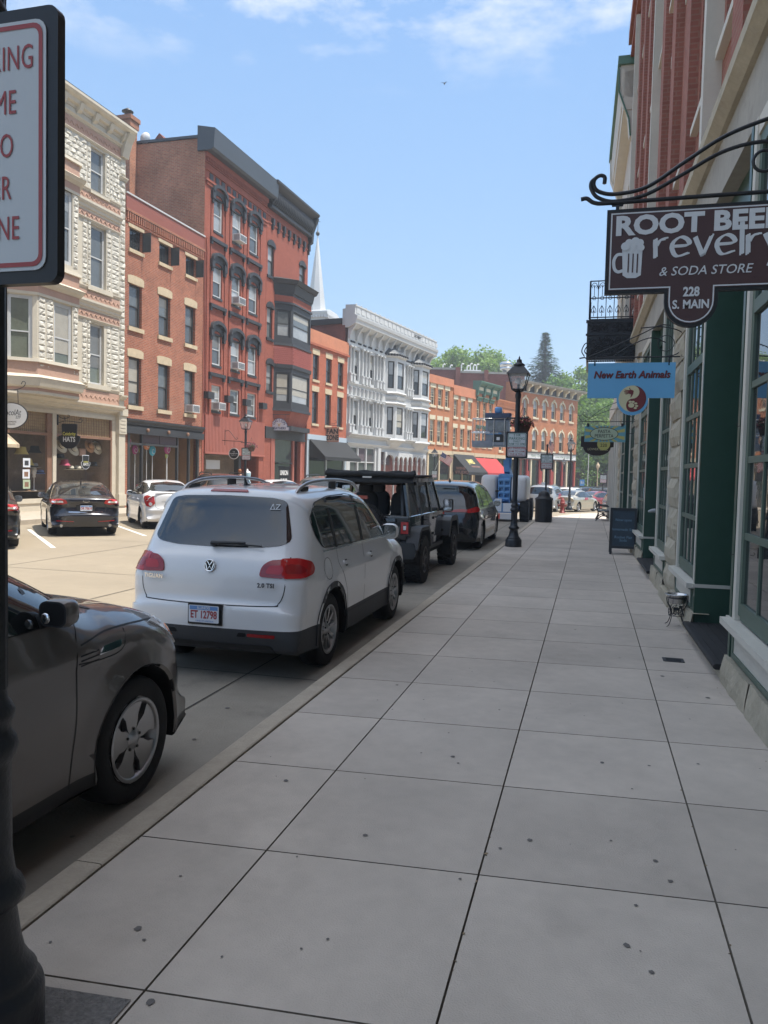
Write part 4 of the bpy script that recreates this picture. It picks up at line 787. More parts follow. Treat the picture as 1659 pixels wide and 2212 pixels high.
# ---------------------------------------------------------------- big arched corner building
r = facade_root('arched_corner_building', 'orange brick corner building with arched windows, bracketed cornice and a long white shop sign', -8.91, 94.79, 27.7)
EU = [1.36,3.8,6.0,8.2,10.4,12.75]; mb = MB(); holes = []
for u in EU: holes += [(u,u+1.1,9.28,11.5),(u,u+1.1,5.2,7.78)]
holes.append((.4,14.6,-.9,4.0)); wall_mesh(mb, 0, 15, -1.5, 12.3, holes, depth=.25); shell(mb, 0, 15, -1.5, 13.4, 16); mb.build('wall', [M['brick_orange'], M['slate']], r)
for u in EU:
    for c, d in ((9.28,11.5),(5.2,7.78)):
        f = window(r, u, u+1.1, c, d, y=.16, fm='cream_trim', sash='cream_trim', fw=.07, pm='pane_pale', pm2='pane_dark', arch=.5, sill=('cream_trim',.12,.2,.1), wall='brick_orange')
        mb = MB(); cx = u+.55; n = 10
        mb.prism([(cx+.78*cos(pi*i/n), d-.5+.72*sin(pi*i/n)) for i in range(n+1)] + [(cx+.56*cos(pi*i/n), d-.5+.5*sin(pi*i/n)) for i in range(n,-1,-1)], (0,-.05,0), (1,0,0), (0,0,1), (0,.06,0)); mb.box((cx-.13,-.10,d),(cx+.13,.02,d+.36))
        for e in (u-.24,u+1.1): mb.box((e,-.05,d-.62),(e+.24,.01,d-.38))
        mb.build('arch_stone', M['cream_trim'], f)
mb = MB(); mb.box((0,-.12,12.2),(15.1,.02,12.32)); mb.run([(.05,13.15),(-.75,13.2),(-.9,13.35),(-.95,13.5),(.3,13.6),(.3,13.15)], -.1, 15.9); mb.build('cornice', M['limestone_grey'], r)
mb = MB(); mb.box((0,-.05,12.32),(15.05,.02,13.2)); mb.build('frieze', M['black_trim'], r)
mb = MB()
for i in range(9): u = .3+1.78*i; mb.prism([(0,12.35),(-.25,12.4),(-.35,12.8),(-.75,13.0),(-.75,13.18),(0,13.18)], (u,-.05,0), (0,1,0), (0,0,1), (.32,0,0))
mb.build('cornice_bracket', M['cream_trim'], r)
mb = MB(); mb.box((.1,-.2,4.05),(14.9,.02,4.18),1); mb.box((.3,-.16,4.18),(14.7,.02,4.85),0); mb.box((.1,-.24,4.85),(14.9,.02,4.98),1); mb.build('shop_fascia', [M['white'], M['black_trim']], r)
text("Henry Vincent's Little", .52, (5.6,-.165,4.52), (1,0,0), (0,0,1), M['cornice_green'], r, 'fascia_lettering', shear=.25); text('corner of the old neighborhood', .36, (11.6,-.165,4.5), (1,0,0), (0,0,1), M['cornice_green'], r, 'fascia_lettering', shear=.25)
mb = MB()
for i, u in enumerate((.2,2.6,3.5,5.6,6.6,8.4,9.4,11.2,12.4,14.4)): mb.box((u,-.1,-1.2),(u+.28,.1,4.05), i % 2)
mb.build('shopfront_pillar', [M['cream_trim'], M['red_paint']], r)
mb = MB(); mb.quad((.4,.15,-.9),(14.6,.15,-.9),(14.6,.15,4),(.4,.15,4)); mb.build('shop_glass', M['shop_glass'], r)
mb = MB()
for u in (2.9,5.9,8.7,11.5): mb.box((u,.02,-1),(u+.6,.13,2.6))
mb.build('door', M['red_paint'], r)
# ---------------------------------------------------------------- steeple behind
r = thing('church_steeple', 'white octagonal church spire with a cross rising behind the red corner building', 'steeple', (-31.2, 84.7, 0))
mb = MB(); n = 8
mb.lathe([(1.15,20.2),(.03,29.0)], n=8, sm=False); mb.build('spire', M['white'], r)
mb = MB()
for i in range(45): z = 20.3+.19*i; rr = 1.16*(1-(z-20.2)/8.8)+.02; mb.lathe([(rr,z),(rr+.012,z-.012),(rr+.012,z+.02),(rr,z+.03)], n=8, sm=False)
mb.build('cladding', M['white'], r)
mb = MB(); mb.box((-1.75,-1.75,14),(1.75,1.75,19.2)); mb.run([(-1.8,19.2),(-2.0,19.4),(-2.15,19.8),(-2.15,19.95),(-1.2,20.2),(1.2,20.2),(2.15,19.95),(2.15,19.8),(2.0,19.4),(1.8,19.2)], -2.1, 2.1)
for i in range(12): mb.box((-2.0+.34*i,-2.1,19.25),(-1.84+.34*i,-1.7,19.55)); mb.box((1.7,-2.0+.34*i,19.25),(2.1,-1.84+.34*i,19.55))
mb.build('belfry', M['white'], r)
mb = MB(); mb.lathe([(.06,28.9),(.2,29.0),(.24,29.2),(.14,29.35),(.05,29.45),(.03,30.0)], n=10); mb.tube([(0,0,29.9),(0,0,30.9)], .035, 6); mb.tube([(-.3,0,30.5),(.3,0,30.5)], .035, 6); mb.build('cross', M['black_iron'], r)
# ================================================================ right-hand side: brick building over green shopfronts
RWX = lambda y: 1.39 - .0129*y
r = thing('green_shopfront_building', 'tall red brick building with stone piers and dark green shopfronts along the shaded sidewalk', 'building', (1.39, 0, 0), R_(-90) + .0129)
NB = r
H0, H1 = 5.72, 17.1
mb = MB(); piers = [(-28.4,-27.4),(-20.5,-19.3),(-12.46,-11.34),(-4.45,-3.35),(3.6,4.7),(11.6,12.7),(19.6,20.7)]
recs = [(-25,-22.8),(-16.7,-14.4),(-9.4,-7.35),(-1.2,1.0),(6.8,9.0),(14.8,17.0)]
wins = [(-27.3,-25.1),(-22.7,-20.6),(-19.2,-16.85),(-14.3,-12.6),(-11.25,-9.48),(-7.2,-4.6),(-3.2,-1.3),(1.1,3.5),(4.8,6.7),(9.1,11.5),(12.8,14.7),(17.1,19.5)]
# masonry above the shopfronts with its windows
ucs = []; u = -27.4
while u < 20: ucs.append((u, u+1.05)); u += 2.0
rows = [(6.7,9.5),(10.6,13.0),(13.9,15.9)]
holes = [(a,b,c,d) for a,b in ucs for c,d in rows]
wall_mesh(mb, -28.4, 22, H0, H1, holes, depth=.28); shell(mb, -28.4, 22, 5.0, H1, 16); mb.build('wall', [M['brick_shade'], M['slate']], r)
mb = MB()
for a, b in ucs: mb.box((b+.20,-.13,H0),(b+.75,.02,16.3))
mb.box((-28.4,-.2,16.3),(22,.02,16.5)); mb.box((-28.4,-.28,16.8),(22,.1,17.18)); mb.build('brick_pilaster', M['brick_shade'], r)
for a, b in ucs:
    if a > 3: continue
    for c, d in rows:
        f = window(r, a, b, c, d, y=.17, fm='shop_cream', sash='shop_cream', pm='pane_grey', pm2='pane_dark', sill=('shop_cream',.06,.09,.09), lintel=('shop_cream',.04,.2,.022,0))
mb = MB()
for i, (a, b) in enumerate(ucs):
    if i % 4 == 1: mb.box((a-.3,-.19,H0+.02),(a-.13,.02,H1-.9))
mb.build('stone_strip', M['shop_cream'], r)
mb = MB(); mb.box((-28.4,-.05,4.95),(22,.35,5.52)); mb.build('stone_lintel', M['limestone_grey'], r)
mb = MB(); mb.run([(.3,5.521),(-.10,5.521),(-.20,5.60),(-.20,5.715),(.3,5.735)], -28.4, 22); mb.build('stone_ledge', M['limestone'], r)
# stone piers: rough quoins
rgp = random.Random(11); mb = MB()
for a, b in piers:
    z = .30
    while z < 4.94:
        h = min(rgp.uniform(.36,.46), 4.947-z)
        if h < .12: h = 4.947-z
        e = .025; p = .10 + rgp.uniform(-.012,.012); g = .012
        x0, x1 = a+rgp.uniform(0,.025), b-rgp.uniform(0,.025); n = 6
        V = []
        for j in range(4):
            for i in range(n+1):
                t, s_ = i/n, j/3; edge = (i in (0,n)) or (j in (0,3)); V.append((x0+(x1-x0)*t, -p + (.045 if edge else 0) + rgp.uniform(-.011,.011), z+g+(h-2*g)*s_))
        mb.add(V, [(j*(n+1)+i, j*(n+1)+i+1, (j+1)*(n+1)+i+1, (j+1)*(n+1)+i) for j in range(3) for i in range(n)])
        for q in ((x0, V[0][1]), (x1, V[n][1])): mb.quad((q[0], q[1], z+g), (q[0], .1, z+g), (q[0], .1, z+h-g), (q[0], q[1], z+h-g))
        mb.quad((x0,-p+.045,z+g),(x1,-p+.045,z+g),(x1,.1,z+g),(x0,.1,z+g)); mb.quad((x0,-p+.045,z+h-g),(x1,-p+.045,z+h-g),(x1,.1,z+h-g),(x0,.1,z+h-g)); mb.box((x0+.03,-p+.06,z-.02),(x1-.03,.1,z+.02)); z += h
mb.build('stone_pier', M['limestone'], r)
mb = MB()
sg = sorted(piers + wins + recs)
for a, b in wins:                                         # plinth under each window, in rough blocks
    u = a-.14
    while u < b+.14:
        v = min(u+rgp.uniform(.7,1.2), b+.14); p = .10+rgp.uniform(-.01,.015); zt = .40+rgp.uniform(-.015,.01); m_ = 5
        V = [(u+.006+(v-u-.012)*i/m_, -p+rgp.uniform(-.012,.012)+(.02 if j == 2 else 0), .1+(zt-.1)*j/2) for j in range(3) for i in range(m_+1)] + [(u+.006+(v-u-.012)*i/m_, .1, zt) for i in range(m_+1)]
        mb.add(V, [(j*(m_+1)+i, j*(m_+1)+i+1, (j+1)*(m_+1)+i+1, (j+1)*(m_+1)+i) for j in range(3) for i in range(m_)]); u = v
for a, b in recs: mb.box((a-.02,-.10,.1),(b+.02,1.3,.245))
for a, b in piers: mb.box((a-.03,-.15,.1),(b+.03,.1,.31))
mb.build('stone_plinth', M['stone_buff'] if 0 else M['limestone'], r)
for a, b in recs[:3]:
    mb = MB(); mb.box((a-.03,-.15,.248),(b+.03,1.28,.30)); mb.cyl((a-.03,-.15,.274),(b+.03,-.15,.274),.026,n=10)
    for i in range(14): mb.box((a+.02,-.10+.085*i,.30),(b-.02,-.06+.085*i,.306))
    mb.build('rubber_step', M['rubber'], r)
mat('door_dark', (.018,.038,.031), .3, spec=.6)
for a, b in recs:
    mb = MB()
    mb.quad((a,1.3,.2),(b,1.3,.2),(b,1.3,4.95),(a,1.3,4.95),1); mb.quad((a-.03,.36,.2),(a+.25,1.3,.2),(a+.25,1.3,4.95),(a-.03,.36,4.95),1); mb.quad((b+.03,.36,.2),(b-.25,1.3,.2),(b-.25,1.3,4.95),(b+.03,.36,4.95),1)
    mb.box((a-.10,-.06,.30),(a-.012,.37,.70)); mb.box((a-.10,-.06,.74),(a-.012,.37,4.95)); mb.box((b+.012,-.06,.30),(b+.10,.37,.70)); mb.box((b+.012,-.06,.74),(b+.10,.37,4.95)); mb.box((a-.05,.1,4.6),(b+.05,.14,4.95),0)
    mb.build('entry_recess', [M['shop_green'], M['door_dark']], r)
    mb = MB(); mb.box((a-.105,-.085,.70),(a-.005,.40,.74)); mb.box((b+.005,-.085,.70),(b+.105,.40,.74)); mb.box((a+.35,1.22,.25),(a+.42,1.29,4.5)); mb.box((b-.42,1.22,.25),(b-.35,1.29,4.5)); mb.build('entry_trim', M['shop_cream'], r)
zs = [1.47,2.11,2.73,3.37]
for a, b in wins:
    if a > 3: 
        mb = MB(); mb.quad((a,.05,.5),(b,.05,.5),(b,.05,4.95),(a,.05,4.95)); mb.build('shop_window', M['shop_glass'], r); continue
    mb = MB(); f0 = .11                                     # 0 cream casing, 1 green sash
    mb.box((a,-.060,.745),(a+f0,.10,4.948)); mb.box((b-f0,-.060,.745),(b,.10,4.948)); mb.box((a+f0,-.05,4.80),(b-f0,.1,4.948))
    ia, ib = a+f0+.002, b-f0-.002
    mb.box((ia,-.035,.79),(ia+.09,.07,4.79),1); mb.box((ib-.09,-.035,.79),(ib,.07,4.79),1); mb.box((ia+.09,-.035,.76),(ib-.09,.07,.90),1); mb.box((ia+.09,-.035,4.68),(ib-.09,.07,4.795),1)
    for z in zs: t = .055 if z > 3.2 else .028; mb.box((ia+.09,-.030 - (.012 if z > 3.2 else 0),z-t),(ib-.09,.065,z+t),1)
    for i in range(1, 4): x = ia+.09+(ib-ia-.18)*i/4; mb.box((x-.014,-.026,.90),(x+.016,.06,4.68),1)
    for z in (1.3, 2.4, 3.6): mb.tube([(a+.055,-.075,z),(a+.055,-.10,z-.004),(a+.055,-.112,z+.012),(a+.055,-.10,z+.024)], .003, 5, 2)
    w_ = mb.build('shop_window', [M['shop_cream'], M['sash_green'], M['black_iron']], r)
    mb = MB(); mb.quad((ia+.05,-.012,.85),(ib-.05,-.012,.85),(ib-.05,-.012,4.75),(ia+.05,-.012,4.75)); mb.build('pane', M['shop_glass'], w_)
    mb = MB(); mb.box((a-.05,-.15,.685),(b+.05,.08,.742)); mb.build('sill', M['shop_cream'], w_)
    mb = MB(); mb.box((a,-.055,.40),(b,.08,.683),0); mb.box((a+.16,-.064,.47),(b-.16,-.05,.63),1)
    for p, q in (((a+.13,-.075,.44),(b-.13,-.05,.47)),((a+.13,-.075,.63),(b-.13,-.05,.66)),((a+.13,-.075,.47),(a+.16,-.05,.63)),((b-.16,-.075,.47),(b-.13,-.05,.63))): mb.box(p, q, 0)
    mb.build('panel', [M['sash_green'], M['shop_cream']], w_)
# ---------------------------------------------------------------- next building: bracketed cream cornice
r = thing('cream_cornice_building', 'cream building with a deep green edged bracketed cornice beyond the brick building', 'building', (1.39, 0, 0), R_(-90) + .0129)
mat('cream_wall', (.55,.50,.42), .75, var=.08)
mb = MB(); wall_mesh(mb, -36.6, -28.42, -1, 15.0, [(a, a+1.1, c, d) for a in (-35.6,-33.4,-31.2) for c, d in ((6.6,9.2),(10.4,12.8))] + [(-36.2,-28.9,-.3,4.4)], depth=.25); shell(mb, -36.6, -28.42, -1, 15.6, 14); mb.quad((-36.6,0,15),(-28.42,0,15),(-28.42,0,15.6),(-36.6,0,15.6)); mb.build('wall', [M['cream_wall'], M['slate']], r)
for a in (-35.6,-33.4,-31.2):
    for c, d in ((6.6,9.2),(10.4,12.8)): window(r, a, a+1.1, c, d, fm='shop_cream', sash='shop_cream', pm='pane_grey', sill=('shop_cream',.1,.15,.1))
mb = MB(); mb.box((-36.7,-.38,14.6),(-28.3,.02,15.9)); mb.run([(.02,15.0),(-.42,15.05),(-.5,15.6),(-.50,16.1),(.02,16.1)], -36.7, -28.3)
for a in (-36.7,-28.75): mb.prism([(0,13.7),(-.12,13.7),(-.16,14.0),(-.2,14.4),(-.34,14.75),(-.52,15.2),(-.55,16.05),(0,16.05)], (a,-.01,0), (0,1,0), (0,0,1), (.42,0,0))
mb.build('cornice', M['shop_cream'], r)
mb = MB(); mb.box((-36.8,-.60,16.1),(-28.2,.3,16.38)); mb.prism(stroke([(-.10,13.72),(-.17,14.3),(-.36,14.8),(-.53,15.25),(-.555,16.0)], .05), (-28.33,-.01,0), (0,1,0), (0,0,1), (.05,0,0)); mb.build('cornice_edge', M['cornice_green'], r)
mb = MB()
for a, m_ in ((-36.55,0),(-35.0,0),(-33.6,0),(-32.2,0),(-30.8,0),(-29.2,0)): mb.box((a,-.13,-.6),(a+.32,.05,4.5))
mb.box((-36.6,-.16,4.5),(-28.42,.02,5.0)); mb.build('shopfront_pilaster', M['shop_cream'], r)
mb = MB(); mb.quad((-36.2,.1,-.3),(-28.9,.1,-.3),(-28.9,.1,4.4),(-36.2,.1,4.4)); mb.build('shop_glass', M['shop_glass'], r)
# ---------------------------------------------------------------- iron balcony with its dark ornamental apron
r = thing('iron_balcony', 'black wrought iron balcony with scrolled railing over a dark ornamental apron', 'balcony', (-.17, 22, 6.2))
WD, DP = 1.27, 2.6
mb = MB(); mb.box((0,0,0),(WD,DP,.06)); mb.build('deck', M['black_iron'], r)
mb = MB()
def rail_run(p0, p1, n):
    p0, p1 = Vector(p0), Vector(p1); d = (p1-p0)
    for z in (.10,.62,1.08): mb.tube([p0+Vector((0,0,z)), p1+Vector((0,0,z))], .016, 6)
    for i in range(n+1):
        q = p0 + d*i/n; mb.tube([q+Vector((0,0,.06)), q+Vector((0,0,1.08))], .011 if 0 < i < n else .024, 6)
        if i == n: break
        e = d/n; c = q+e*.5
        ring = lambda cz, R: [c + e.normalized()*R*cos(2*pi*k/14) + Vector((0,0,cz+R*sin(2*pi*k/14))) for k in range(15)]
        mb.tube(ring(.62,.045), .009, 5)
        hw = e.length/2-.012
        mb.tube([c+e.normalized()*(hw*cos(pi*k/10))+Vector((0,0,.86+.17*sin(pi*k/10))) for k in range(11)], .009, 5)
        mb.tube([c+Vector((0,0,.67)), c+Vector((0,0,.98))], .008, 5)
        mb.tube([c+Vector((0,0,.13)), c+Vector((0,0,.40))], .008, 5)
        for s_ in (-1,1): mb.tube([c+e.normalized()*(s_*x)+Vector((0,0,z)) for x, z in ((0,.30),(.03,.22),(.06,.24),(.055,.32),(.03,.36),(.0,.42))], .009, 5); mb.tube([c+e.normalized()*(s_*x)+Vector((0,0,z)) for x, z in ((0,.90),(.04,.97),(.07,.94),(.05,.89))], .008, 5)
rail_run((0,0,0),(WD,0,0),6); rail_run((0,0,0),(0,DP,0),10); mb.build('railing', M['black_iron'], r)
mb = MB(); mb.box((-.05,-.06,-1.06),(WD-.05,.0,.0)); mb.box((-.08,-.09,-.05),(WD,.02,.02)); mb.box((-.08,-.09,-.40),(WD-.05,.0,-.35)); mb.box((-.05,0,-1.06),(0,DP,0)); rb = random.Random(4)
for i in range(230):
    x, z = rb.uniform(0,WD-.1), rb.choice((rb.uniform(-1.0,-.46), rb.uniform(-.95,-.42), rb.uniform(-.31,-.08))); R = rb.uniform(.022,.05); a = rb.uniform(0,6)
    mb.tube([(x+R*cos(a+t), -.075-.02*rb.random(), z+R*sin(a+t)) for t in (0,.9,1.8,2.7,3.6)], .012, 5)
for i in range(26): x = i*(WD-.1)/25; mb.sphere((x,-.03,-1.09), .028, 6, 4)
mb.build('apron', M['black_iron'], r)

# ================================================================ hanging shop signs
mat('sign_brown', (.075,.036,.035), .4, var=.05); mat('sign_letter', (.66,.68,.70), .5); mat('sign_blue', (.14,.40,.66), .4, var=.03, vscale=1.5); mat('maroon', (.16,.022,.026), .5); mat('sign_cream', (.60,.55,.34), .5); mat('sign_olive', (.46,.42,.12), .5); mat('sign_teal', (.13,.33,.40), .5); mat('sign_sage', (.40,.47,.33), .5); mat('dark_brown', (.03,.019,.017), .5)
EX, EZ = (1,0,0), (0,0,1)
def board(parent, poly, m, y=0, d=.035, name='board', edge=None):
    mb = MB(); mb.prism(poly, (0,y,0), EX, EZ, (0,d,0)); return mb.build(name, M[m], parent)
# the root beer sign
S = thing('root_beer_sign', 'large brown hanging sign with white lettering and a beer mug, on a scrolled iron bracket', 'hanging sign', (.04, 4.5, 3.41))
def RBP(x, y): return ((x-1312)/428.0, ((455-.072*(x-1312)) - y)/428.0)
cx, R1 = .453, .137; zb = -.46
OUT = lambda e, ti: [(e,-e),(.94-e,-e),(.94-e,zb+e),(cx+R1-e,zb+e)] + [(cx+(R1-e)*cos(R_(-180*i/14)), -.513+(R1-e)*sin(R_(-180*i/14))) for i in range(15)] + [(cx-R1+e,zb+e),(e,zb+e)]
board(S, OUT(0,0), 'black', 0, .04); board(S, OUT(.018,0), 'sign_brown', -.003, .02, 'face')
mb = MB(); o = OUT(.022,0); q = OUT(.029,0); n = len(o); mb.add([(x,-.0045,z) for x,z in o] + [(x,-.0045,z) for x,z in q], [(i,(i+1)%n,n+(i+1)%n,n+i) for i in range(n)]); mb.build('border_line', M['sign_letter'], S)
text('ROOT BEER', .140, (.47,-.005,-.098), EX, EZ, M['sign_letter'], S, bold=.0058, sx=1.13, spacing=1.02)
text('& SODA STORE', .068, (.515,-.005,-.352), EX, EZ, M['sign_letter'], S, shear=.22, sx=1.0)
text('228', .068, (.453,-.005,-.465), EX, EZ, M['sign_letter'], S, bold=.0022, sx=.82); text('S. MAIN', .064, (.453,-.005,-.532), EX, EZ, M['sign_letter'], S, bold=.0018, sx=.86)
mb = MB(); rr = random.Random(2)                            # brush lettering "revelry"
def brush(pts, w=.018):
    P = spline([(x, z, 0) for x, z in pts], 6); P = [(p.x, p.y) for p in P]
    for k in range(3):
        off = (k-1)*w*.36; j = rr.uniform(-.004,.004); Q = [(x+off+rr.uniform(-.0006,.0006), z+(k-1)*.004+j*(i/len(P))) for i, (x, z) in enumerate(P)]
        mb.add([(x,-.0055-.0004*k,z) for x, z in stroke(Q, w*.42)], [[i, i+1, 2*len(Q)-2-i, 2*len(Q)-1-i] for i in range(len(Q)-1)])
G = {'r': [[(0,.085),(.003,0)],[(.004,.05),(.02,.078),(.048,.085)]], 'e': [[(.006,.048),(.07,.052),(.066,.075),(.038,.088),(.008,.066),(.004,.035),(.025,.004),(.07,.016)]], 'v': [[(0,.085),(.034,.002)],[(.034,.002),(.068,.09)]], 'l': [[(.006,.15),(.010,0)]], 'y': [[(0,.085),(.035,.01)],[(.068,.09),(.02,-.05)]]}
x0 = .258
for ch, adv in zip('revelry', (.068,.098,.088,.095,.032,.068,.09)):
    for st in G[ch]: brush([(x0+x*1.24, -.276+z*1.22) for x, z in st], .021)
    x0 += adv*1.22
mb.build('brush_lettering', M['sign_letter'], S)
mb = MB(); Y = -.0055
P = [RBP(*p) for p in ((1351,545),(1354,611),(1364,614),(1388,608),(1395,540))]; 
def flat(poly, m=0, y=Y): mb.add([(x,y,z) for x, z in poly], [list(range(len(poly)))], m)
flat([RBP(*p) for p in ((1349,548),(1352,607),(1362,613),(1382,612),(1393,605),(1395,538),(1370,536))])
for cx_, cy_, R_2 in ((1356,540,10),(1364,531,9),(1378,528,10),(1388,531,9),(1391,542,8),(1372,541,9)): x, z = RBP(cx_, cy_); flat([(x+R_2/428*cos(2*pi*i/14), z+R_2/428*sin(2*pi*i/14)) for i in range(14)], 0, Y-.00017*(cx_ % 31))
hp = [RBP(*p) for p in ((1352,558),(1338,560),(1331,574),(1333,592),(1341,599),(1352,596))]; H = [(p.x, p.y) for p in spline([(x,z,0) for x,z in hp], 5)]; sk = stroke(H, .017); m2 = len(H)
mb.add([(x,Y-.0002,z) for x,z in sk], [[i,i+1,2*m2-2-i,2*m2-1-i] for i in range(m2-1)])
for gx in (1364,1374,1384): flat([RBP(*p) for p in ((gx-1.3,556),(gx-1.6,600),(gx+1.3,600),(gx+1.6,556))], 1, Y-.0025)
mb.build('mug_emblem', [M['sign_letter'], M['sign_brown']], S)
mb = MB(); P3 = lambda L: spline([(RBP(*p)[0], .018, RBP(*p)[1]) for p in L], 6)
mb.tube(P3([(1303,391),(1303,376),(1293,372),(1281,380),(1279,396),(1292,410),(1330,415),(1400,398),(1480,342),(1560,287),(1640,252),(1720,228)]), .011, 8)
mb.tube(P3([(1284,377),(1273,388),(1274,405),(1290,424),(1330,432),(1400,415),(1480,368),(1560,320),(1640,298),(1740,300)]), .011, 8)
mb.tube(P3([(1250,428),(1264,426),(1282,436),(1320,436),(1500,421),(1780,399)]), .012, 8)
c = RBP(1650,340); mb.tube([(c[0]+.055*cos(t*pi/9), .018, c[1]+.055*sin(t*pi/9)) for t in range(19)], .009, 6)
for x in (1335,1672): a = RBP(x, 437); mb.tube([(a[0]-.028,.018,a[1]+.0),(a[0]-.028,.018,a[1]-.012),(a[0]+.028,.018,a[1]-.012),(a[0]+.028,.018,a[1])], .006, 6); mb.box((a[0]-.009,.012,a[1]-.045),(a[0]+.009,.024,a[1]-.01))
mb.box((1.23,.0,-.05),(1.30,.036,.50)); mb.build('scroll_bracket', M['black_iron'], S)
# New Earth Animals
S = thing('blue_hanging_sign', 'sky blue hanging sign with maroon lettering and a round hand and paw emblem', 'hanging sign', (-.08, 11.6, 3.58))
W_, HH, cx, R1 = 1.19, .50, .625, .215; cz = -.53
OUTB = [(0,0),(W_,0),(W_,-HH),(cx+R1,-HH)] + [(cx+R1*cos(R_(-180*i/16)), cz+R1*sin(R_(-180*i/16))) for i in range(17)] + [(cx-R1,-HH),(0,-HH)]
board(S, OUTB, 'sign_blue', 0, .03)
t_ = text('New Earth Animals', .142, (W_/2+.006,-.002,-.176), EX, EZ, M['black'], S, bold=.0028, shear=.22, sx=.93, name='letter_shadow'); text('New Earth Animals', .142, (W_/2,-.005,-.170), EX, EZ, M['maroon'], S, bold=.0022, shear=.22, sx=.93)
mb = MB(); Rr = .188; C0 = (cx, cz+.02); Cn = lambda a, R=Rr, c=C0: (c[0]+R*cos(R_(a)), c[1]+R*sin(R_(a)))
def flat2(poly, m, y): mb.add([(x,y,z) for x,z in poly], [list(range(len(poly)))], m)
flat2([Cn(360*i/40) for i in range(40)], 0, -.003)
mar = [Cn(75-165*i/20) for i in range(21)] + [(C0[0]-.012+.094*cos(R_(-90-180*i/10))*.85+.01, C0[1]-.094+.094*sin(R_(-90-180*i/10))) for i in range(1,10)] + [(C0[0]+.0+.094*cos(R_(-90+180*i/10)), C0[1]+.094+.094*sin(R_(-90+180*i/10))) for i in range(0,11)]
flat2(mar, 1, -.0045)
hc = (C0[0]-.03, C0[1]+.09); flat2([(hc[0]+x, hc[1]+z) for x, z in ((-.03,.03),(.02,.036),(.045,.02),(.04,-.02),(.02,-.06),(.0,-.075),(.012,-.03),(-.03,-.015))], 1, -.006)
for k, (x, z, l, a) in enumerate(((-.03,.026,.05,172),(-.032,.012,.055,182),(-.032,-.002,.05,190),(-.028,-.013,.04,200),(-.0,.034,.035,120))):
    d = (cos(R_(a)), sin(R_(a))); n_ = (-d[1]*.005, d[0]*.005); p, q = (hc[0]+x, hc[1]+z), (hc[0]+x+d[0]*l, hc[1]+z+d[1]*l); flat2([(p[0]-n_[0],p[1]-n_[1]),(q[0]-n_[0],q[1]-n_[1]),(q[0]+n_[0],q[1]+n_[1]),(p[0]+n_[0],p[1]+n_[1])], 1, -.0062-.0001*k)
pc = (C0[0]+.0, C0[1]-.10); flat2([(pc[0]-.012+.042*cos(t*pi/8), pc[1]+.006+.034*sin(t*pi/8)) for t in range(16)], 0, -.007)
for k, (x, z) in enumerate(((-.028,.062),(.012,.06),(.05,.036),(.062,-.004),(.045,-.036))): flat2([(pc[0]+x+.022*cos(t*pi/6), pc[1]+z*.9+.015*sin(t*pi/6)) for t in range(12)], 0, -.0072-.0002*k)
mb.build('round_emblem', [M['sign_cream'], M['maroon']], S)
mb = MB(); sc = 632/1.19
mb.tube([(-.13,.015,.075),(-.06,.015,.085),(-.02,.015,.07),(.4,.015,.08),(1.33,.015,.08)], .010, 6)
for L in ([(0,.09),(.3,.22),(.7,.40),(.95,.52),(1.1,.52)], [(.7,.49),(1.0,.50),(1.25,.42),(1.32,.25),(1.2,.12),(1.05,.085)], [(.35,.10),(.6,.26),(.85,.35),(1.05,.28)], [(-.06,.10),(-.10,.18),(-.06,.28),(.0,.30)], [(-.02,.12),(-.06,.18),(-.02,.26)]): mb.tube(spline([(x,.015,z) for x, z in L], 6), .008, 6)
mb.tube([(1.05+.11*cos(t*pi/9), .015, .27+.11*sin(t*pi/9)) for t in range(19)], .006, 6); mb.box((1.27,0,-.02),(1.31,.03,.6))
for x in (.09,1.1): mb.box((x-.01,.0,-.04),(x+.01,.03,.08))
mb.build('scroll_bracket', M['black_iron'], S)
# pasta sign
S = thing('pasta_sign', 'small teal sunburst hanging sign with a cream oval and a yellow number disc', 'hanging sign', (-.17, 19.9, 3.22)); W_, HH = .98, .40
board(S, [(0,-.02),(.09,0),(W_-.09,0),(W_,.02),(W_,-HH),(0,-HH)], 'sign_teal', 0, .03)
mb = MB(); c = (W_/2-.02,-HH/2)
def clipray(a):
    d = (cos(a), sin(a)); t = min(((W_-.02-c[0])/d[0] if d[0] > 0 else (.02-c[0])/d[0]) if abs(d[0]) > 1e-6 else 9, ((-.01-c[1])/d[1] if d[1] > 0 else (-HH+.01-c[1])/d[1]) if abs(d[1]) > 1e-6 else 9); return (c[0]+d[0]*t, c[1]+d[1]*t)
for i in range(16): a0 = 2*pi*i/16+.1; p, q = clipray(a0), clipray(a0+.17); mb.add([(c[0],-.002,c[1]),(p[0],-.002,p[1]),(q[0],-.002,q[1])], [(0,1,2)])
mb.build('sunburst', M['sign_olive'], S)
board(S, ellipse(.34,.165,36,*c), 'dark_brown', -.004, .004, 'oval_rim'); board(S, ellipse(.325,.15,36,*c), 'sign_sage', -.007, .004, 'oval')
text('PASTA', .115, (c[0],-.008,c[1]+.055), EX, EZ, M['dark_brown'], S, sx=.9, bold=.001); text('PERFETTA', .115, (c[0],-.008,c[1]-.055), EX, EZ, M['dark_brown'], S, sx=.88, bold=.001)
mb = MB(); mb.prism(ellipse(.155,.155,28,c[0]+.0,-HH-.05), (0,.006,0), EX, EZ, (0,.02,0)); mb.build('number_disc', M['sign_olive'], S); text('220', .11, (c[0]+.0,.004,-HH-.085), EX, EZ, M['dark_brown'], S, bold=.001)
mb = MB(); mb.tube([(-.12,.015,.11),(.5,.015,.10),(1.3,.015,.12)], .009, 6)
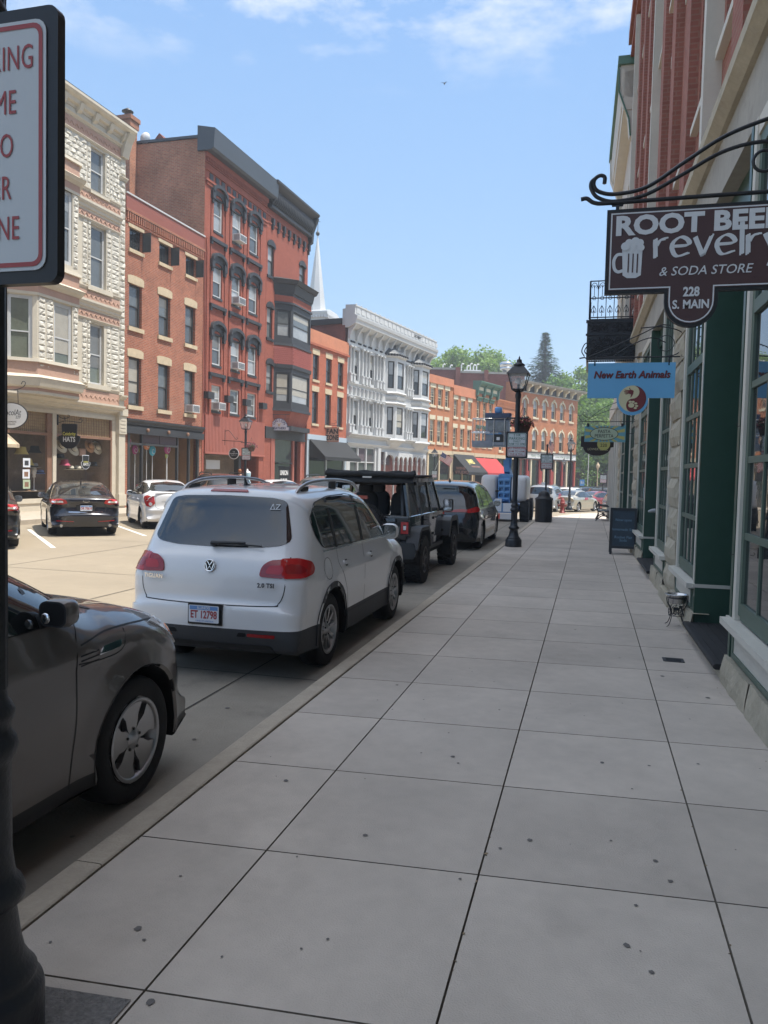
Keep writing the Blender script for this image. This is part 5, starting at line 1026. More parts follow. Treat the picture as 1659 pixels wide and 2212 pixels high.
for L in ([(-.08,.12),(-.14,.2),(-.06,.27),(.1,.2),(.45,.45),(.8,.6)], [(.0,.12),(.35,.30),(.75,.42),(1.0,.3),(1.2,.14)]): mb.tube(spline([(x,.015,z) for x, z in L], 6), .007, 6)
for x in (.08,.9): mb.box((x-.03,.0,-.03),(x+.03,.03,.06))
mb.box((1.27,0,-.05),(1.31,.03,.7)); mb.build('scroll_bracket', M['black_iron'], S)
S = thing('lower_level_sign', 'dark brown sign with a curved lower edge partly hidden behind the sunburst sign', 'hanging sign', (-.26, 20.7, 3.0)); 
board(S, [(0,0),(.82,0),(.82,-.27)] + [(.41+.34*cos(R_(-180*i/12)), -.29-.21*sin(R_(180*i/12))) for i in range(13)] + [(0,-.27)], 'dark_brown', 0, .03); text('LOWER LEVEL', .085, (.43,-.003,-.335), EX, EZ, M['sign_cream'], S, sx=.95)
mb = MB(); mb.tube([(-.05,.015,.08),(1.4,.015,.08)], .009, 6); mb.box((.1,.0,-.01),(.12,.03,.08)); mb.box((.7,.0,-.01),(.72,.03,.08)); mb.build('bracket', M['black_iron'], S)
# ---------------------------------------------------------------- things on the sidewalk by the wall
t = thing('dog_bowl_stand', 'shiny steel dog bowl in a curly black wire stand', 'dog bowl', (1.075, 9.9, .153)); mb = MB()
mb.lathe([(.001,.275),(.085,.275),(.10,.285),(.118,.375),(.137,.385),(.137,.392),(.112,.39),(.10,.31),(.001,.305)], n=28); mb.build('bowl', M['steel'], t)
mb = MB(); mb.tube([(.112*cos(a*pi/12),.112*sin(a*pi/12),.345) for a in range(25)], .005, 6); mb.tube([(.09*cos(a*pi/12),.09*sin(a*pi/12),.13) for a in range(25)], .004, 6)
for k in range(4):
    a = pi/4+k*pi/2; d = lambda x, z: (x*cos(a), x*sin(a), z); mb.tube(spline([d(.118,.375),d(.150,.33),d(.14,.27),d(.095,.2),d(.085,.12),d(.12,.03),d(.16,.004)], 6), .005, 6)
    b = a+pi/4
    for s_ in (-1,1): mb.tube(spline([(.09*cos(b+s_*o),.09*sin(b+s_*o),z) for o, z in ((0,.26),(.5,.25),(.75,.2),(.5,.14),(.1,.16),(.15,.21),(.4,.2))], 5), .004, 5)
mb.box((-.045,-.086,.20),(.03,-.082,.235)); mb.box((.02,-.086,.225),(.055,-.082,.262)); mb.box((-.043,-.086,.16),(-.033,-.082,.2)); mb.box((.015,-.086,.16),(.026,-.082,.2)); mb.build('wire_stand', M['black_iron'], t)
t = thing('chalkboard_easel', 'black framed A-board with faded blue chalk lettering standing by the shop wall', 'A-board', (.80, 18.95, .153)); mat('chalk_slate', (.028,.045,.062), .7, var=.25, vscale=6); mat('chalk', (.16,.27,.36), .9)
for s_ in (-1, 1):
    def q(x, w, z): return (x, s_*(.26 - .24*z/1.06) + w, z)
    mb = MB()
    for a, b, z0, z1 in ((-.30,-.245,0,1.08),(.245,.30,0,1.08),(-.245,.245,1.02,1.08),(-.245,.245,.14,.20)):
        vs = [q(a,-.015,z0),q(b,-.015,z0),q(b,.015,z0),q(a,.015,z0),q(a,-.015,z1),q(b,-.015,z1),q(b,.015,z1),q(a,.015,z1)]; mb.add(vs, [(0,3,2,1),(4,5,6,7),(0,1,5,4),(1,2,6,5),(2,3,7,6),(3,0,4,7)])
    mb.build('frame', M['black'], t); mb = MB(); mb.add([q(-.245,0,.2),q(.245,0,.2),q(.245,0,1.02),q(-.245,0,1.02)], [(0,1,2,3)]); mb.build('slate', M['chalk_slate'], t)
up = Vector((0,.24/1.06,1)).normalized(); P0 = lambda z: (0, -(.26-.24*z/1.06)-.006, z)
for s_, z in (('Now open', .80), ('Homemade Soda', .58), ('Rocket Fizz', .40), ('Soda', .33)): text(s_, .085, P0(z), EX, up, M['chalk'], t, 'chalk_lettering', shear=.1, extr=.0005)
t = thing('park_bench', 'black cast iron bench at the far end of the shaded sidewalk', 'bench', (.66, 33.6, .15+gz(33.6)))
for k, y in enumerate((0, 1.5)):
    mb = MB()
    for L in ([(-.36,0),(-.30,.12),(-.26,.25),(-.28,.40)], [(.26,0),(.2,.1),(.16,.25),(.2,.42)], [(-.30,.06),(-.15,.20),(.05,.2),(.24,.07)], [(-.28,.40),(-.05,.37),(.2,.42),(.28,.62),(.33,.80),(.40,.86)], [(-.28,.42),(-.34,.55),(-.26,.64),(.0,.62),(.26,.60)], [(-.1,.20),(-.05,.27),(.02,.2)]): mb.tube(spline([(x,y,z) for x, z in L], 5), .024, 6)
    mb.build('end_frame', M['black_iron'], t)
mb = MB()
for i in range(7): mb.box((-.27+.068*i,.02,.405),(-.215+.068*i,1.48,.43))
mb.build('seat', M['black_iron'], t); mb = MB()
for i in range(6): mb.box((.22+.026*i,.02,.47+.066*i),(.245+.026*i,1.48,.52+.066*i))
mb.build('backrest', M['black_iron'], t)
t = thing('dog_statue', 'pale grey greyhound statue sitting upright in the second shop entrance', 'statue', (1.40, 15.6, .30)); mat('statue_grey', (.36,.37,.37), .5, var=.1)
mb = MB(); mb.lathe([(.001,.0),(.16,.0),(.16,.05),(.15,.06),(.001,.06)], (0.02,0,0)); mb.build('base', M['statue_grey'], t)
def skin(name, pts, edges, radii, parent, m, lv=2, mats=None):
    me = bpy.data.meshes.new(name); me.from_pydata(pts, edges, []); o = bpy.data.objects.new('tmp_skin', me); COL.objects.link(o)
    sk = o.modifiers.new('s', 'SKIN'); ss = o.modifiers.new('u', 'SUBSURF'); ss.levels = lv; ss.render_levels = lv
    for v, rad in zip(me.skin_vertices[0].data, radii): v.radius = (rad, rad) if not isinstance(rad, tuple) else rad
    me.skin_vertices[0].data[0].use_root = True
    m2 = bpy.data.meshes.new_from_object(o.evaluated_get(bpy.context.evaluated_depsgraph_get())); bpy.data.objects.remove(o)
    m2.name = name; m2.materials.clear(); m2.materials.append(m)
    for p in m2.polygons: p.use_smooth = True
    return link(name, m2, parent)
skin('body', [(.12,0,.14),(.02,0,.35),(-.06,0,.62),(-.08,0,.80),(-.10,0,.94),(-.10,0,1.03),(-.20,0,1.03),(-.30,0,1.00),(-.10,.07,.36),(-.13,.07,.08),(-.10,-.07,.36),(-.13,-.07,.08),(.05,.11,.22),(-.10,.12,.09),(.05,-.11,.22),(-.10,-.12,.09)], [(0,1),(1,2),(2,3),(3,4),(4,5),(5,6),(6,7),(1,8),(8,9),(1,10),(10,11),(0,12),(12,13),(0,14),(14,15)], [.12,.13,.085,.055,.05,.065,.042,.022,.05,.032,.05,.032,.075,.035,.075,.035], t, M['statue_grey'])
mb = MB()
for s_ in (-1,1): mb.add([(-.085,s_*.045,1.06),(-.03,s_*.06,1.05),(-.02,s_*.055,1.12)], [(0,1,2)]); mb.tube([(-.085,s_*.045,1.06),(-.04,s_*.062,1.085),(-.0,s_*.05,1.06)], [.018,.02,.006], 6)
mb.build('ear', M['statue_grey'], t)
# ================================================================ vehicles (local: y forward, x right, z up, origin between the axles on the ground)
def paint(name, c, metal=0.0, rough=.28, coat=1.0, var=0): return mat(name, c, rough, metal, coat=coat, spec=.5, var=var)
paint('paint_white', (.74,.745,.75)); M['line_white'] = M['paint_white']; paint('car_white', (.72,.725,.73), rough=.3); paint('car_black', (.008,.008,.009), rough=.2); paint('car_gunmetal', (.118,.104,.094), .2, .28); paint('car_silver', (.42,.41,.39), .6, .32); paint('car_beige', (.44,.40,.32), .5, .32); paint('car_red', (.26,.02,.025), .25, .25); paint('car_navy', (.012,.013,.020), .2, .22); paint('car_dark', (.022,.022,.023), .3, .28)
mat('plate_white', (.66,.69,.74), .4); mat('plate_blue', (.13,.27,.55), .4); mat('plate_red', (.33,.05,.06), .5); mat('seat_dark', (.03,.03,.032), .8); mat('seam', (.012,.012,.013), .6)
def side_w(S):
    W2, L0, L1 = S['W']/2, S['rear'], S['front']; zb, zm, tm = S['belt'], S.get('zmid', .62), S.get('tum', .42)
    yr0, yf0 = L0 + S.get('rt', .75), L1 - S.get('ft', 1.0); ra, fa = S.get('ra', .055), S.get('fa', .13)
    def w(y, z):
        k = 1.0
        if y < yr0: k -= ra*((yr0-y)/(yr0-L0))**2
        if y > yf0: k -= fa*((y-yf0)/(L1-yf0))**2.2
        if z < zm: k -= S.get('sill', .045)*((zm-z)/zm)**2
        b = W2*k
        zz = min(z, zb); 
        if zz > zm: b -= .045*((zz-zm)/(zb-zm))**2
        if z > zb: b -= tm*(z-zb) + .10*(z-zb)**2
        for (z0, hgt, wd) in S.get('crease', ()): b += hgt*math.exp(-((z-z0)/wd)**2)
        for (yy) in (S['yr'], S['yf']):   # swelling over the wheels
            d = sqrt((y-yy)**2 + (z-S['R'])**2); b += S.get('flare', .012)*math.exp(-((d-S['ra_'])/.07)**2)
        return b
    return w
def car_body(S, root, m, name='body'):
    w = side_w(S); up = spline([(0, y, z) for y, z in S['sil']], 7); up = [(p.y, p.z) for p in up]
    R, RA, yr, yf = S['R'], S['ra_'], S['yr'], S['yf']; zb = S.get('floor', .24)
    def archpts(yc):
        dz = zb - R; a0 = math.asin(max(-1, min(1, dz/RA))); n = 18
        return [(yc + RA*cos(a0 + (pi-2*a0)*i/n), R + RA*sin(a0 + (pi-2*a0)*i/n)) for i in range(n+1)]
    bottom = archpts(yf) + [(yf-RA-.3, zb), (0, zb), (yr+RA+.3, zb)] + archpts(yr)
    P = up + bottom; nU = len(up); N = len(P)
    # keep points reasonably apart
    Q = [P[0]]; isU = [True]
    for i in range(1, N):
        if (P[i][0]-Q[-1][0])**2 + (P[i][1]-Q[-1][1])**2 > 2e-4: Q.append(P[i]); isU.append(i < nU)
    P = Q; N = len(P)
    nrm = []
    for i in range(N):
        a, b = Vector(P[i-1]), Vector(P[(i+1) % N]); d = (b-a).normalized(); nrm.append(Vector((d.y, -d.x)))
    area = sum(P[i][0]*P[(i+1) % N][1] - P[(i+1) % N][0]*P[i][1] for i in range(N))
    if area > 0: nrm = [-n_ for n_ in nrm]
    ts = [0,.2,.4,.55,.68,.78,.86,.92,.96,.985,1.0]
    def rb(i):
        y, z = P[i]; n_ = nrm[i]                      # inward normal
        if not isU[i]: return .012, 0.0
        if n_.y > .55 and False: pass
        up_ = max(0, -n_.y); re = max(0, n_.x); fr = max(0, -n_.x)
        r = S.get('r_top', .11)*up_ + S.get('r_rear', .13)*re + S.get('r_front', .2)*fr
        b = S.get('b_top', .035)*up_ + S.get('b_rear', .07)*re + S.get('b_front', .16)*fr
        k = max(0.0, min(1.0, (z-zb)/.30)); k = k*k*(3-2*k)
        return max(r*(.25+.75*k), .012), b*(.45+.55*k)
    mb = MB(); rings = []
    RB = [rb(i) for i in range(N)]
    for _ in range(2): RB = [tuple((RB[i-1][k] + 2*RB[i][k] + RB[(i+1) % N][k])/4 if isU[i] else RB[i][k] for k in (0,1)) for i in range(N)]
    for t in ts:
        g = []
        for i in range(N):
            r, b = RB[i]; wi = w(*P[i]); t0 = max(0, 1 - r*1.3/wi); s_ = max(0, (t-t0)/(1-t0)); s_ = min(s_, 1)
            d = b*t*t + r*(1 - sqrt(max(0, 1 - s_*s_))); q = Vector(P[i]) + nrm[i]*d
            g.append((t*w(q.x, q.y), q.x, q.y))
        rings.append(g)
    dark = lambda i: 1 if not (isU[i] and isU[(i+1) % N]) else 0
    for s_ in (1, -1):
        vs = [(s_*x, y, z) for g in rings for x, y, z in g]
        for i in range(N):
            fs = [(k*N+i, k*N+(i+1) % N, (k+1)*N+(i+1) % N, (k+1)*N+i) for k in range(len(ts)-1)]
            base = len(mb.v) if i == 0 else base
            if i == 0: mb.v += vs
            for f in fs: mb.f.append([base+q for q in f]); mb.mi.append(dark(i)); mb.sm.append(True)
        bm = bmesh.new(); loop = [bm.verts.new((y, z, 0)) for x, y, z in rings[-1]]
        bm.faces.new(loop)
        y0, y1 = min(p[1] for p in rings[-1]), max(p[1] for p in rings[-1]); z0, z1 = min(p[2] for p in rings[-1]), max(p[2] for p in rings[-1]); g = .07
        k = y0+g
        while k < y1: bmesh.ops.bisect_plane(bm, geom=bm.verts[:]+bm.edges[:]+bm.faces[:], plane_co=(k,0,0), plane_no=(1,0,0)); k += g
        k = z0+g
        while k < z1: bmesh.ops.bisect_plane(bm, geom=bm.verts[:]+bm.edges[:]+bm.faces[:], plane_co=(0,k,0), plane_no=(0,1,0)); k += g*.8
        bm.verts.index_update(); mb.add([(s_*w(v.co.x, v.co.y), v.co.x, v.co.y) for v in bm.verts], [[v.index for v in f.verts] for f in bm.faces], 0, True); bm.free()
    me = bpy.data.meshes.new(name); me.from_pydata(mb.v, [], mb.f); me.polygons.foreach_set('material_index', mb.mi); me.polygons.foreach_set('use_smooth', mb.sm)
    me.materials.append(m); me.materials.append(M['dark_void']); me.materials.append(M[S.get('clad_m', 'plastic_grey')])
    bm = bmesh.new(); bm.from_mesh(me); bmesh.ops.remove_doubles(bm, verts=bm.verts, dist=6e-4); bmesh.ops.dissolve_degenerate(bm, edges=bm.edges, dist=1e-5); bmesh.ops.recalc_face_normals(bm, faces=bm.faces)
    if S.get('clad_z'):
        bmesh.ops.bisect_plane(bm, geom=bm.verts[:]+bm.edges[:]+bm.faces[:], plane_co=(0,0,S['clad_z']), plane_no=(0,S.get('clad_t', 0),1))
        for f in bm.faces:
            c = f.calc_center_median()
            if f.material_index == 0 and c.z + S.get('clad_t', 0)*c.y < S['clad_z']: f.material_index = 2
    for e in bm.edges:
        if len(e.link_faces) == 2 and e.calc_face_angle(0) > .9: e.smooth = False
    bm.to_mesh(me); bvh = BVHTree.FromBMesh(bm); bm.free(); me.update()
    return link(name, me, root), bvh
def panel(bvh, outline, d, name, m, parent, off=.004, grid=.06, rim=True, z_up=True, mi_fn=None):
    d = Vector(d).normalized(); e2 = Vector((0,0,1)) if abs(d.z) < .9 else Vector((0,1,0)); e1 = d.cross(e2).normalized() if abs(d.z) < .9 else Vector((1,0,0))
    if abs(d.z) < .9: e2 = e1.cross(d).normalized()
    bm = bmesh.new()
    try: bm.faces.new([bm.verts.new((a, b, 0)) for a, b in outline])
    except ValueError: bm.free(); return None
    xs = [p[0] for p in outline]; zs = [p[1] for p in outline]
    for lo, hi, no in ((min(xs), max(xs), (1,0,0)), (min(zs), max(zs), (0,1,0))):
        k = (math.floor(lo/grid)+1)*grid
        while k < hi: bmesh.ops.bisect_plane(bm, geom=bm.verts[:]+bm.edges[:]+bm.faces[:], plane_co=tuple(k*c for c in no), plane_no=no); k += grid
    bord = {}; bad = []; low = {}
    for v in bm.verts:
        o = e1*v.co.x + e2*v.co.y - d*6; h, nn, ix, ds = bvh.ray_cast(o, d)
        if h is None: bad.append(v); continue
        if nn.dot(d) > 0: nn = -nn
        low[v] = h - nn*.004 if rim else h; bord[v] = h + (nn - d*.4).normalized()*off
    for v, p in bord.items(): v.co = p
    edges = [e for e in bm.edges if len(e.link_faces) == 1] if rim else []
    bm.verts.ensure_lookup_table(); new = {}
    for e in edges:
        a, b = e.verts
        if a in bad or b in bad: continue
        for v in (a, b):
            if v not in new: new[v] = bm.verts.new(low[v])
        bm.faces.new((a, b, new[b], new[a]))
    if bad: bmesh.ops.delete(bm, geom=bad, context='VERTS')
    bmesh.ops.recalc_face_normals(bm, faces=bm.faces)
    for f in bm.faces: f.smooth = True
    for e in bm.edges:
        if len(e.link_faces) == 2 and e.calc_face_angle(0) > .7: e.smooth = False
    ok = [f for f in bm.faces if f.normal.dot(d) < 0]
    if len(ok) < len(bm.faces)/2: bmesh.ops.reverse_faces(bm, faces=bm.faces[:])
    me = bpy.data.meshes.new(name); bm.to_mesh(me); bm.free(); me.materials.append(m)
    if len(me.polygons) == 0: return None
    return link(name, me, parent)
def seam(bvh, pts, d, parent, w=.008, name='panel_gap', m=None, off=.0012): return panel(bvh, [tuple(p) for p in stroke(pts, w)], d, name, m or M['seam'], parent, off, .12, False)
def smooth2(pts, n=6, closed=True):
    if closed:
        P = [Vector(p) for p in pts]; N = len(P); o = []
        for i in range(N):
            a, b, c, dd = P[i-1], P[i], P[(i+1) % N], P[(i+2) % N]
            for k in range(n):
                t = k/n; q = 0.5*((2*b)+(c-a)*t+(2*a-5*b+4*c-dd)*t*t+(3*b-a-3*c+dd)*t**3); o.append((q.x, q.y))
        return o
    return [(p.x, p.y) for p in spline([(a, b, 0) for a, b in pts], n)]
def rnd(pts, r=.03, n=4):
    """polygon with rounded corners"""
    o = []; N = len(pts)
    for i in range(N):
        a, b, c = Vector(pts[i-1]), Vector(pts[i]), Vector(pts[(i+1) % N]); u, v = (a-b), (c-b); rr = min(r, u.length*.45, v.length*.45)
        p, q = b+u.normalized()*rr, b+v.normalized()*rr
        for k in range(n+1): t = k/n; s_ = p*(1-t)**2 + b*2*t*(1-t) + q*t*t; o.append((s_.x, s_.y))
    return o
def wheel(root, x, y, R, wd, side, rim_r, style, rm='alloy'):
    """tyre with a rim child; x is the outer face"""
    s_ = side; prof = [(rim_r-.012,.0),(rim_r,.008),(rim_r+.02,.0),(R*.86,-.006),(R*.95,.004),(R*.985,.022),(R,.045),(R,wd-.045),(R*.985,wd-.02),(R*.9,wd),(rim_r,wd)]
    mb = MB(); mb.lathe([(r_, -s_*h) for r_, h in prof], (x, y, R), 'x', 40, cap=False)
    for k in range(3): mb.lathe([(R+.0006,-s_*(.06+.05*k)),(R-.006,-s_*(.064+.05*k)),(R-.006,-s_*(.07+.05*k)),(R+.0006,-s_*(.074+.05*k))], (x, y, R), 'x', 40, cap=False)
    if style == 'terrain':
        for k in range(30):
            a = 2*pi*k/30
            for j, (h0, h1) in enumerate(((-.004,.07),(.09,.15),(.17,wd+.004))):
                aa = a + (.1 if j == 1 else 0); c, sn = cos(aa), sin(aa); t = Vector((0,-sn,c)); n_ = Vector((0,c,sn)); q = Vector((x,y,R)); V = []
                for hh in (h0, h1):
                    for r_ in (R-.012, R+.010):
                        for e in (-.030,.030): V.append(q + Vector((-s_*hh,0,0)) + n_*r_ + t*e)
                mb.add(V, [(0,1,3,2),(4,6,7,5),(0,4,5,1),(2,3,7,6),(0,2,6,4),(1,5,7,3)])
            for e2 in (0, .5):
                a2 = a+e2*2*pi/30; c, sn = cos(a2), sin(a2); n_ = Vector((0,c,sn)); t = Vector((0,-sn,c)); q = Vector((x+s_*.001,y,R)); mb.add([q+n_*(R*.84)+t*.014+Vector((s_*.004,0,0)), q+n_*(R*.84)-t*.014+Vector((s_*.004,0,0)), q+n_*(R*.99)-t*.018, q+n_*(R*.99)+t*.018], [(0,1,2,3)])
    t_ = mb.build('wheel', M['rubber'], root)
    mb = MB(); pos = lambda r_, a, h: (x - s_*h, y + r_*cos(a), R + r_*sin(a))
    mb.lathe([(rim_r-.002,-s_*-.002),(rim_r-.012,-s_*-.008),(rim_r-.028,-s_*.0),(rim_r-.03,-s_*.10),(rim_r-.05,-s_*.14)], (x, y, R), 'x', 40, cap=False)
    def blade(a0, pts, h0, h1, mi=0):
        """pts: (radius, half-angle*radius offset) polygon mirrored about the spoke axis"""
        L = [(r_, o) for r_, o in pts]; poly = [(r_, o) for r_, o in L] + [(r_, -o) for r_, o in L[::-1]]; n = len(poly)
        A = [pos(r_*1.0, a0, h0) for r_, o in poly]; A = [(x - s_*(h0 + (h1-h0)*(1-(r_/rim_r))), y + r_*cos(a0) - o*sin(a0), R + r_*sin(a0) + o*cos(a0)) for r_, o in poly]; B = [(p[0]-s_*.035, p[1], p[2]) for p in A]
        mb.add(A+B, [list(range(n))], mi); mb.add(A+B, [(i,(i+1)%n,n+(i+1)%n,n+i) for i in range(n)], mi)
    q = rim_r
    if style == 'wide5':
        for k in range(5):
            a = pi/2+.15+2*pi*k/5; blade(a, [(.05,.035),(q*.36,.052),(q*.58,.062),(q*.80,.105),(q*.90,.125),(q*.975,.105)], .006, .022)
    elif style in ('fine10', 'multi'):
        n = 10
        for k in range(n):
            a = 2*pi*k/n+.1; blade(a, [(.06,.016),(q*.5,.015),(q*.8,.019),(q*.975,.026)], .008, .03)
    elif style == 'terrain':
        for k in range(5):
            a = pi/2+2*pi*k/5
            for da in (-.17,.17): blade(a+da, [(.07,.018),(q*.6,.018),(q*.97,.022)], .01, .03)
    else:
        for k in range(5): a = pi/2+2*pi*k/5; blade(a, [(.05,.04),(q*.5,.036),(q*.97,.045)], .008, .025)
    mb.lathe([(.001,-s_*.004),(.032,-s_*.004),(.042,-s_*.012),(.07,-s_*.022),(.085,-s_*.03),(.085,-s_*.06)], (x, y, R), 'x', 24, cap=False)
    for k in range(5): a = 2*pi*k/5+.3; mb.cyl(pos(.062,a,.03), pos(.062,a,.012), .009, n=8, mi=1)
    mb.lathe([(.001,-s_*.075),(q-.03,-s_*.075)], (x, y, R), 'x', 32, 1, cap=False); mb.lathe([(.08,-s_*.055),(q*.72,-s_*.055),(q*.72,-s_*.07)], (x, y, R), 'x', 28, 2, cap=False)
    mb.build('rim', [M[rm], M['black'], M['alloy_dark']], t_); return t_
def ovoid(mb, c, s_, n=16, m=10, p=.7, mi=0):
    """rounded box"""
    f = lambda v, k: math.copysign(abs(v)**k, v); vs = []
    for i in range(m+1):
        t = -pi/2 + pi*i/m
        for k in range(n): a = 2*pi*k/n; vs.append((c[0]+s_[0]*f(cos(t),p)*f(cos(a),p), c[1]+s_[1]*f(cos(t),p)*f(sin(a),p), c[2]+s_[2]*f(sin(t),p)))
    mb.add(vs, [(i*n+k, i*n+(k+1)%n, (i+1)*n+(k+1)%n, (i+1)*n+k) for i in range(m) for k in range(n)], mi, True)
def mirror(root, x, y, z, side, m, sz=(.10,.075,.085)):
    mb = MB(); ovoid(mb, (x+side*.09, y, z), sz, p=.75); mb.cyl((x-side*.03, y+.02, z-.05), (x+side*.05, y+.01, z-.04), .03, .03); o = mb.build('mirror', M[m], root)
    g = MB(); P = [(x+side*.09+sz[0]*.86*a, y-sz[1]*.99, z+sz[2]*.84*b) for a, b in rrect(2,2,.6,4)]; g.add(P, [list(range(len(P)))]); g.add([(p[0], p[1]+.012, p[2]) for p in P], [list(range(len(P)))]); g.build('mirror_glass', M['chrome'], o); return o
def plate(root, y, z, txt, x=0, tilt=0.0, small=False):
    mb = MB(); mb.prism(rrect(.318,.165,.012), (x, y, z), (1,0,0), (0,0,1), (0,.012,0)); o = mb.build('number_plate', M['black'], root)
    mb = MB(); P = rrect(.300,.148,.010); mb.add([(x+a, y-.003, z+b) for a, b in P], [list(range(len(P)))]); P2 = [(-.140,.035),(.140,.035),(.140,.068),(-.140,.068)]; mb.add([(x+a, y-.0042, z+b) for a, b in P2], [(0,1,2,3)], 1); mb.build('plate_face', [M['plate_white'], M['plate_blue']], o)
    text(txt, .092, (x, y-.0055, z-.008), (1,0,0), (0,0,1), M['plate_red'], o, 'plate_number', bold=.0022, sx=.74, extr=.0004)
    if not small: text('ILLINOIS', .034, (x, y-.0056, z+.052), (1,0,0), (0,0,1), M['plate_white'], o, 'plate_lettering', bold=.0006, extr=.0003); text('LAND OF LINCOLN', .020, (x+.01, y-.0055, z-.060), (1,0,0), (0,0,1), M['plate_blue'], o, 'plate_lettering', extr=.0003)
    return o
RX, LX, REAR, FRONT, TOP = (-1,0,0), (1,0,0), (0,1,0), (0,-1,0), (0,0,-1)
neg = lambda P: [(-a, b) for a, b in P][::-1]
def side_glass(bvh, root, outline, posts=(), trim=True):
    for d, P in ((RX, outline), (LX, neg(outline))):
        c = Vector((sum(p[0] for p in P)/len(P), sum(p[1] for p in P)/len(P)))
        if trim: panel(bvh, [tuple(c + (Vector(p)-c)*1.0 + (Vector(p)-c).normalized()*.022) for p in P], d, 'window_trim', M['black'], root, .002, .07, False)
        g = panel(bvh, P, d, 'side_window', M['car_glass'], root, .005, .05)
        for a, b, wd in posts:
            if d == LX: a, b = (-a[0], a[1]), (-b[0], b[1])
            seam(bvh, [a, b], d, root, wd, 'window_post', M['black'], .008)
def generic(S, label, cat, group=None, name='parked_car', paintm='car_dark', detail=True):
    root = thing(name, label, cat, group=group); body, bvh = car_body(S, root, M[paintm])
    for y in (S['yr'], S['yf']):
        for s_ in (1,-1): wheel(root, s_*(S['W']/2-.035), y, S['R'], S.get('tw', .215), s_, S['R']*.66, S.get('style', 'five'))
    if S.get('dlo'): side_glass(bvh, root, rnd(S['dlo'], .05), S.get('posts', ()))
    if S.get('rw'): panel(bvh, rnd(S['rw'] + neg(S['rw']), .05), REAR, 'rear_window', M['car_glass'], root, .005)
    if S.get('ws'): panel(bvh, rnd(S['ws'] + neg(S['ws']), .06), FRONT, 'windscreen', M['car_glass'], root, .005)
    for P in S.get('tail', ()):
        for d, Q in ((S.get('tdir', (-.5,.86,0)), P), ((-S.get('tdir', (-.5,.86,0))[0], S.get('tdir', (-.5,.86,0))[1], 0), neg(P))): panel(bvh, rnd(Q, .03), d, 'tail_light', M['lamp_red'], root, .010)
    for P in S.get('head', ()):
        for d, Q in (((-.5,-.86,0), P), ((.5,-.86,0), neg(P))): panel(bvh, rnd(Q, .03), d, 'headlight', M['lamp_clear'], root, .008)
    if detail:
        for d in (RX, LX):
            sg_ = (lambda P: P) if d == RX else neg
            for x in S.get('doors', ()): seam(bvh, sg_(x), d, root)
            for (y, z) in S.get('handles', ()): panel(bvh, sg_(rnd([(y-.10,z-.018),(y+.10,z-.014),(y+.10,z+.014),(y-.10,z+.018)], .014)), d, 'door_handle', M[S.get('hm', paintm)], root, .026)
        for s_ in (1,-1): mirror(root, s_*(side_w(S)(S['my'], S['belt'])-.02), S['my'], S['belt']+.05, s_, S.get('mm', paintm))
    return root, body, bvh

# ---------------------------------------------------------------- white compact SUV in front of the camera
S = dict(W=1.81, rear=-2.20, front=2.22, yr=-1.30, yf=1.30, R=.345, ra_=.405, belt=1.07, tum=.20, floor=.24, my=.86, r_top=.12, r_rear=.115, b_rear=.07, b_top=.04, ra=.055, rt=.7, flare=.022, clad_z=.465, crease=((.86,.012,.05),(.52,-.010,.10)),
 sil=[(-2.08,.25),(-2.15,.28),(-2.195,.37),(-2.21,.48),(-2.205,.64),(-2.165,.70),(-2.155,.82),(-2.14,.95),(-2.10,1.06),(-2.03,1.14),(-1.94,1.30),(-1.85,1.49),(-1.815,1.575),(-1.765,1.628),(-1.64,1.662),(-1.2,1.685),(-.5,1.692),(.1,1.668),(.5,1.60),(.9,1.40),(1.24,1.17),(1.40,1.10),(1.75,1.045),(2.0,.95),(2.14,.82),(2.21,.62),(2.19,.40),(2.06,.25)])
T = thing('white_suv', 'white compact SUV with silver roof rails parked behind the black open top vehicle', 'suv', (-3.325, 8.50, 0))
body, bv = car_body(S, T, M['car_white'])
for y in (S['yr'], S['yf']):
    for s_ in (1,-1): wheel(T, s_*.872, y, .345, .235, s_, .235, 'fine10')
dlo = rnd([(-1.66,1.40),(-1.60,1.24),(-1.44,1.125),(.1,1.098),(.93,1.10),(.62,1.35),(.28,1.515),(-.3,1.585),(-1.0,1.58),(-1.45,1.535)], .07)
side_glass(bv, T, dlo, [((-1.08,1.10),(-1.13,1.57),.075), ((-.16,1.08),(-.20,1.58),.085)])
for d, P in ((RX, [(-1.50,1.098),(.95,1.082)]), (LX, [(1.50,1.098),(-.95,1.082)])): seam(bv, P, d, T, .018, 'chrome_strip', M['chrome'], .010)
rw = [(0,1.145),(.42,1.150),(.62,1.172),(.70,1.215),(.675,1.30),(.595,1.555),(.46,1.580),(0,1.592)]
panel(bv, smooth2(rnd(rw + neg(rw)[1:-1], .05), 1), REAR, 'rear_window', M['car_glass'], T, .005, .05)
text('\u0394Z', .075, (.50, bv.ray_cast(Vector((.50,-6,1.50)), Vector((0,1,0)))[0].y-.022, 1.50), (1,.17,0), (0,.42,1), M['sign_letter'], T, 'window_sticker', extr=.0006)
ws = [(0,1.18),(.62,1.16),(.52,1.50),(0,1.56)]; panel(bv, rnd(ws + neg(ws)[1:-1], .06), FRONT, 'windscreen', M['car_glass'], T, .005)
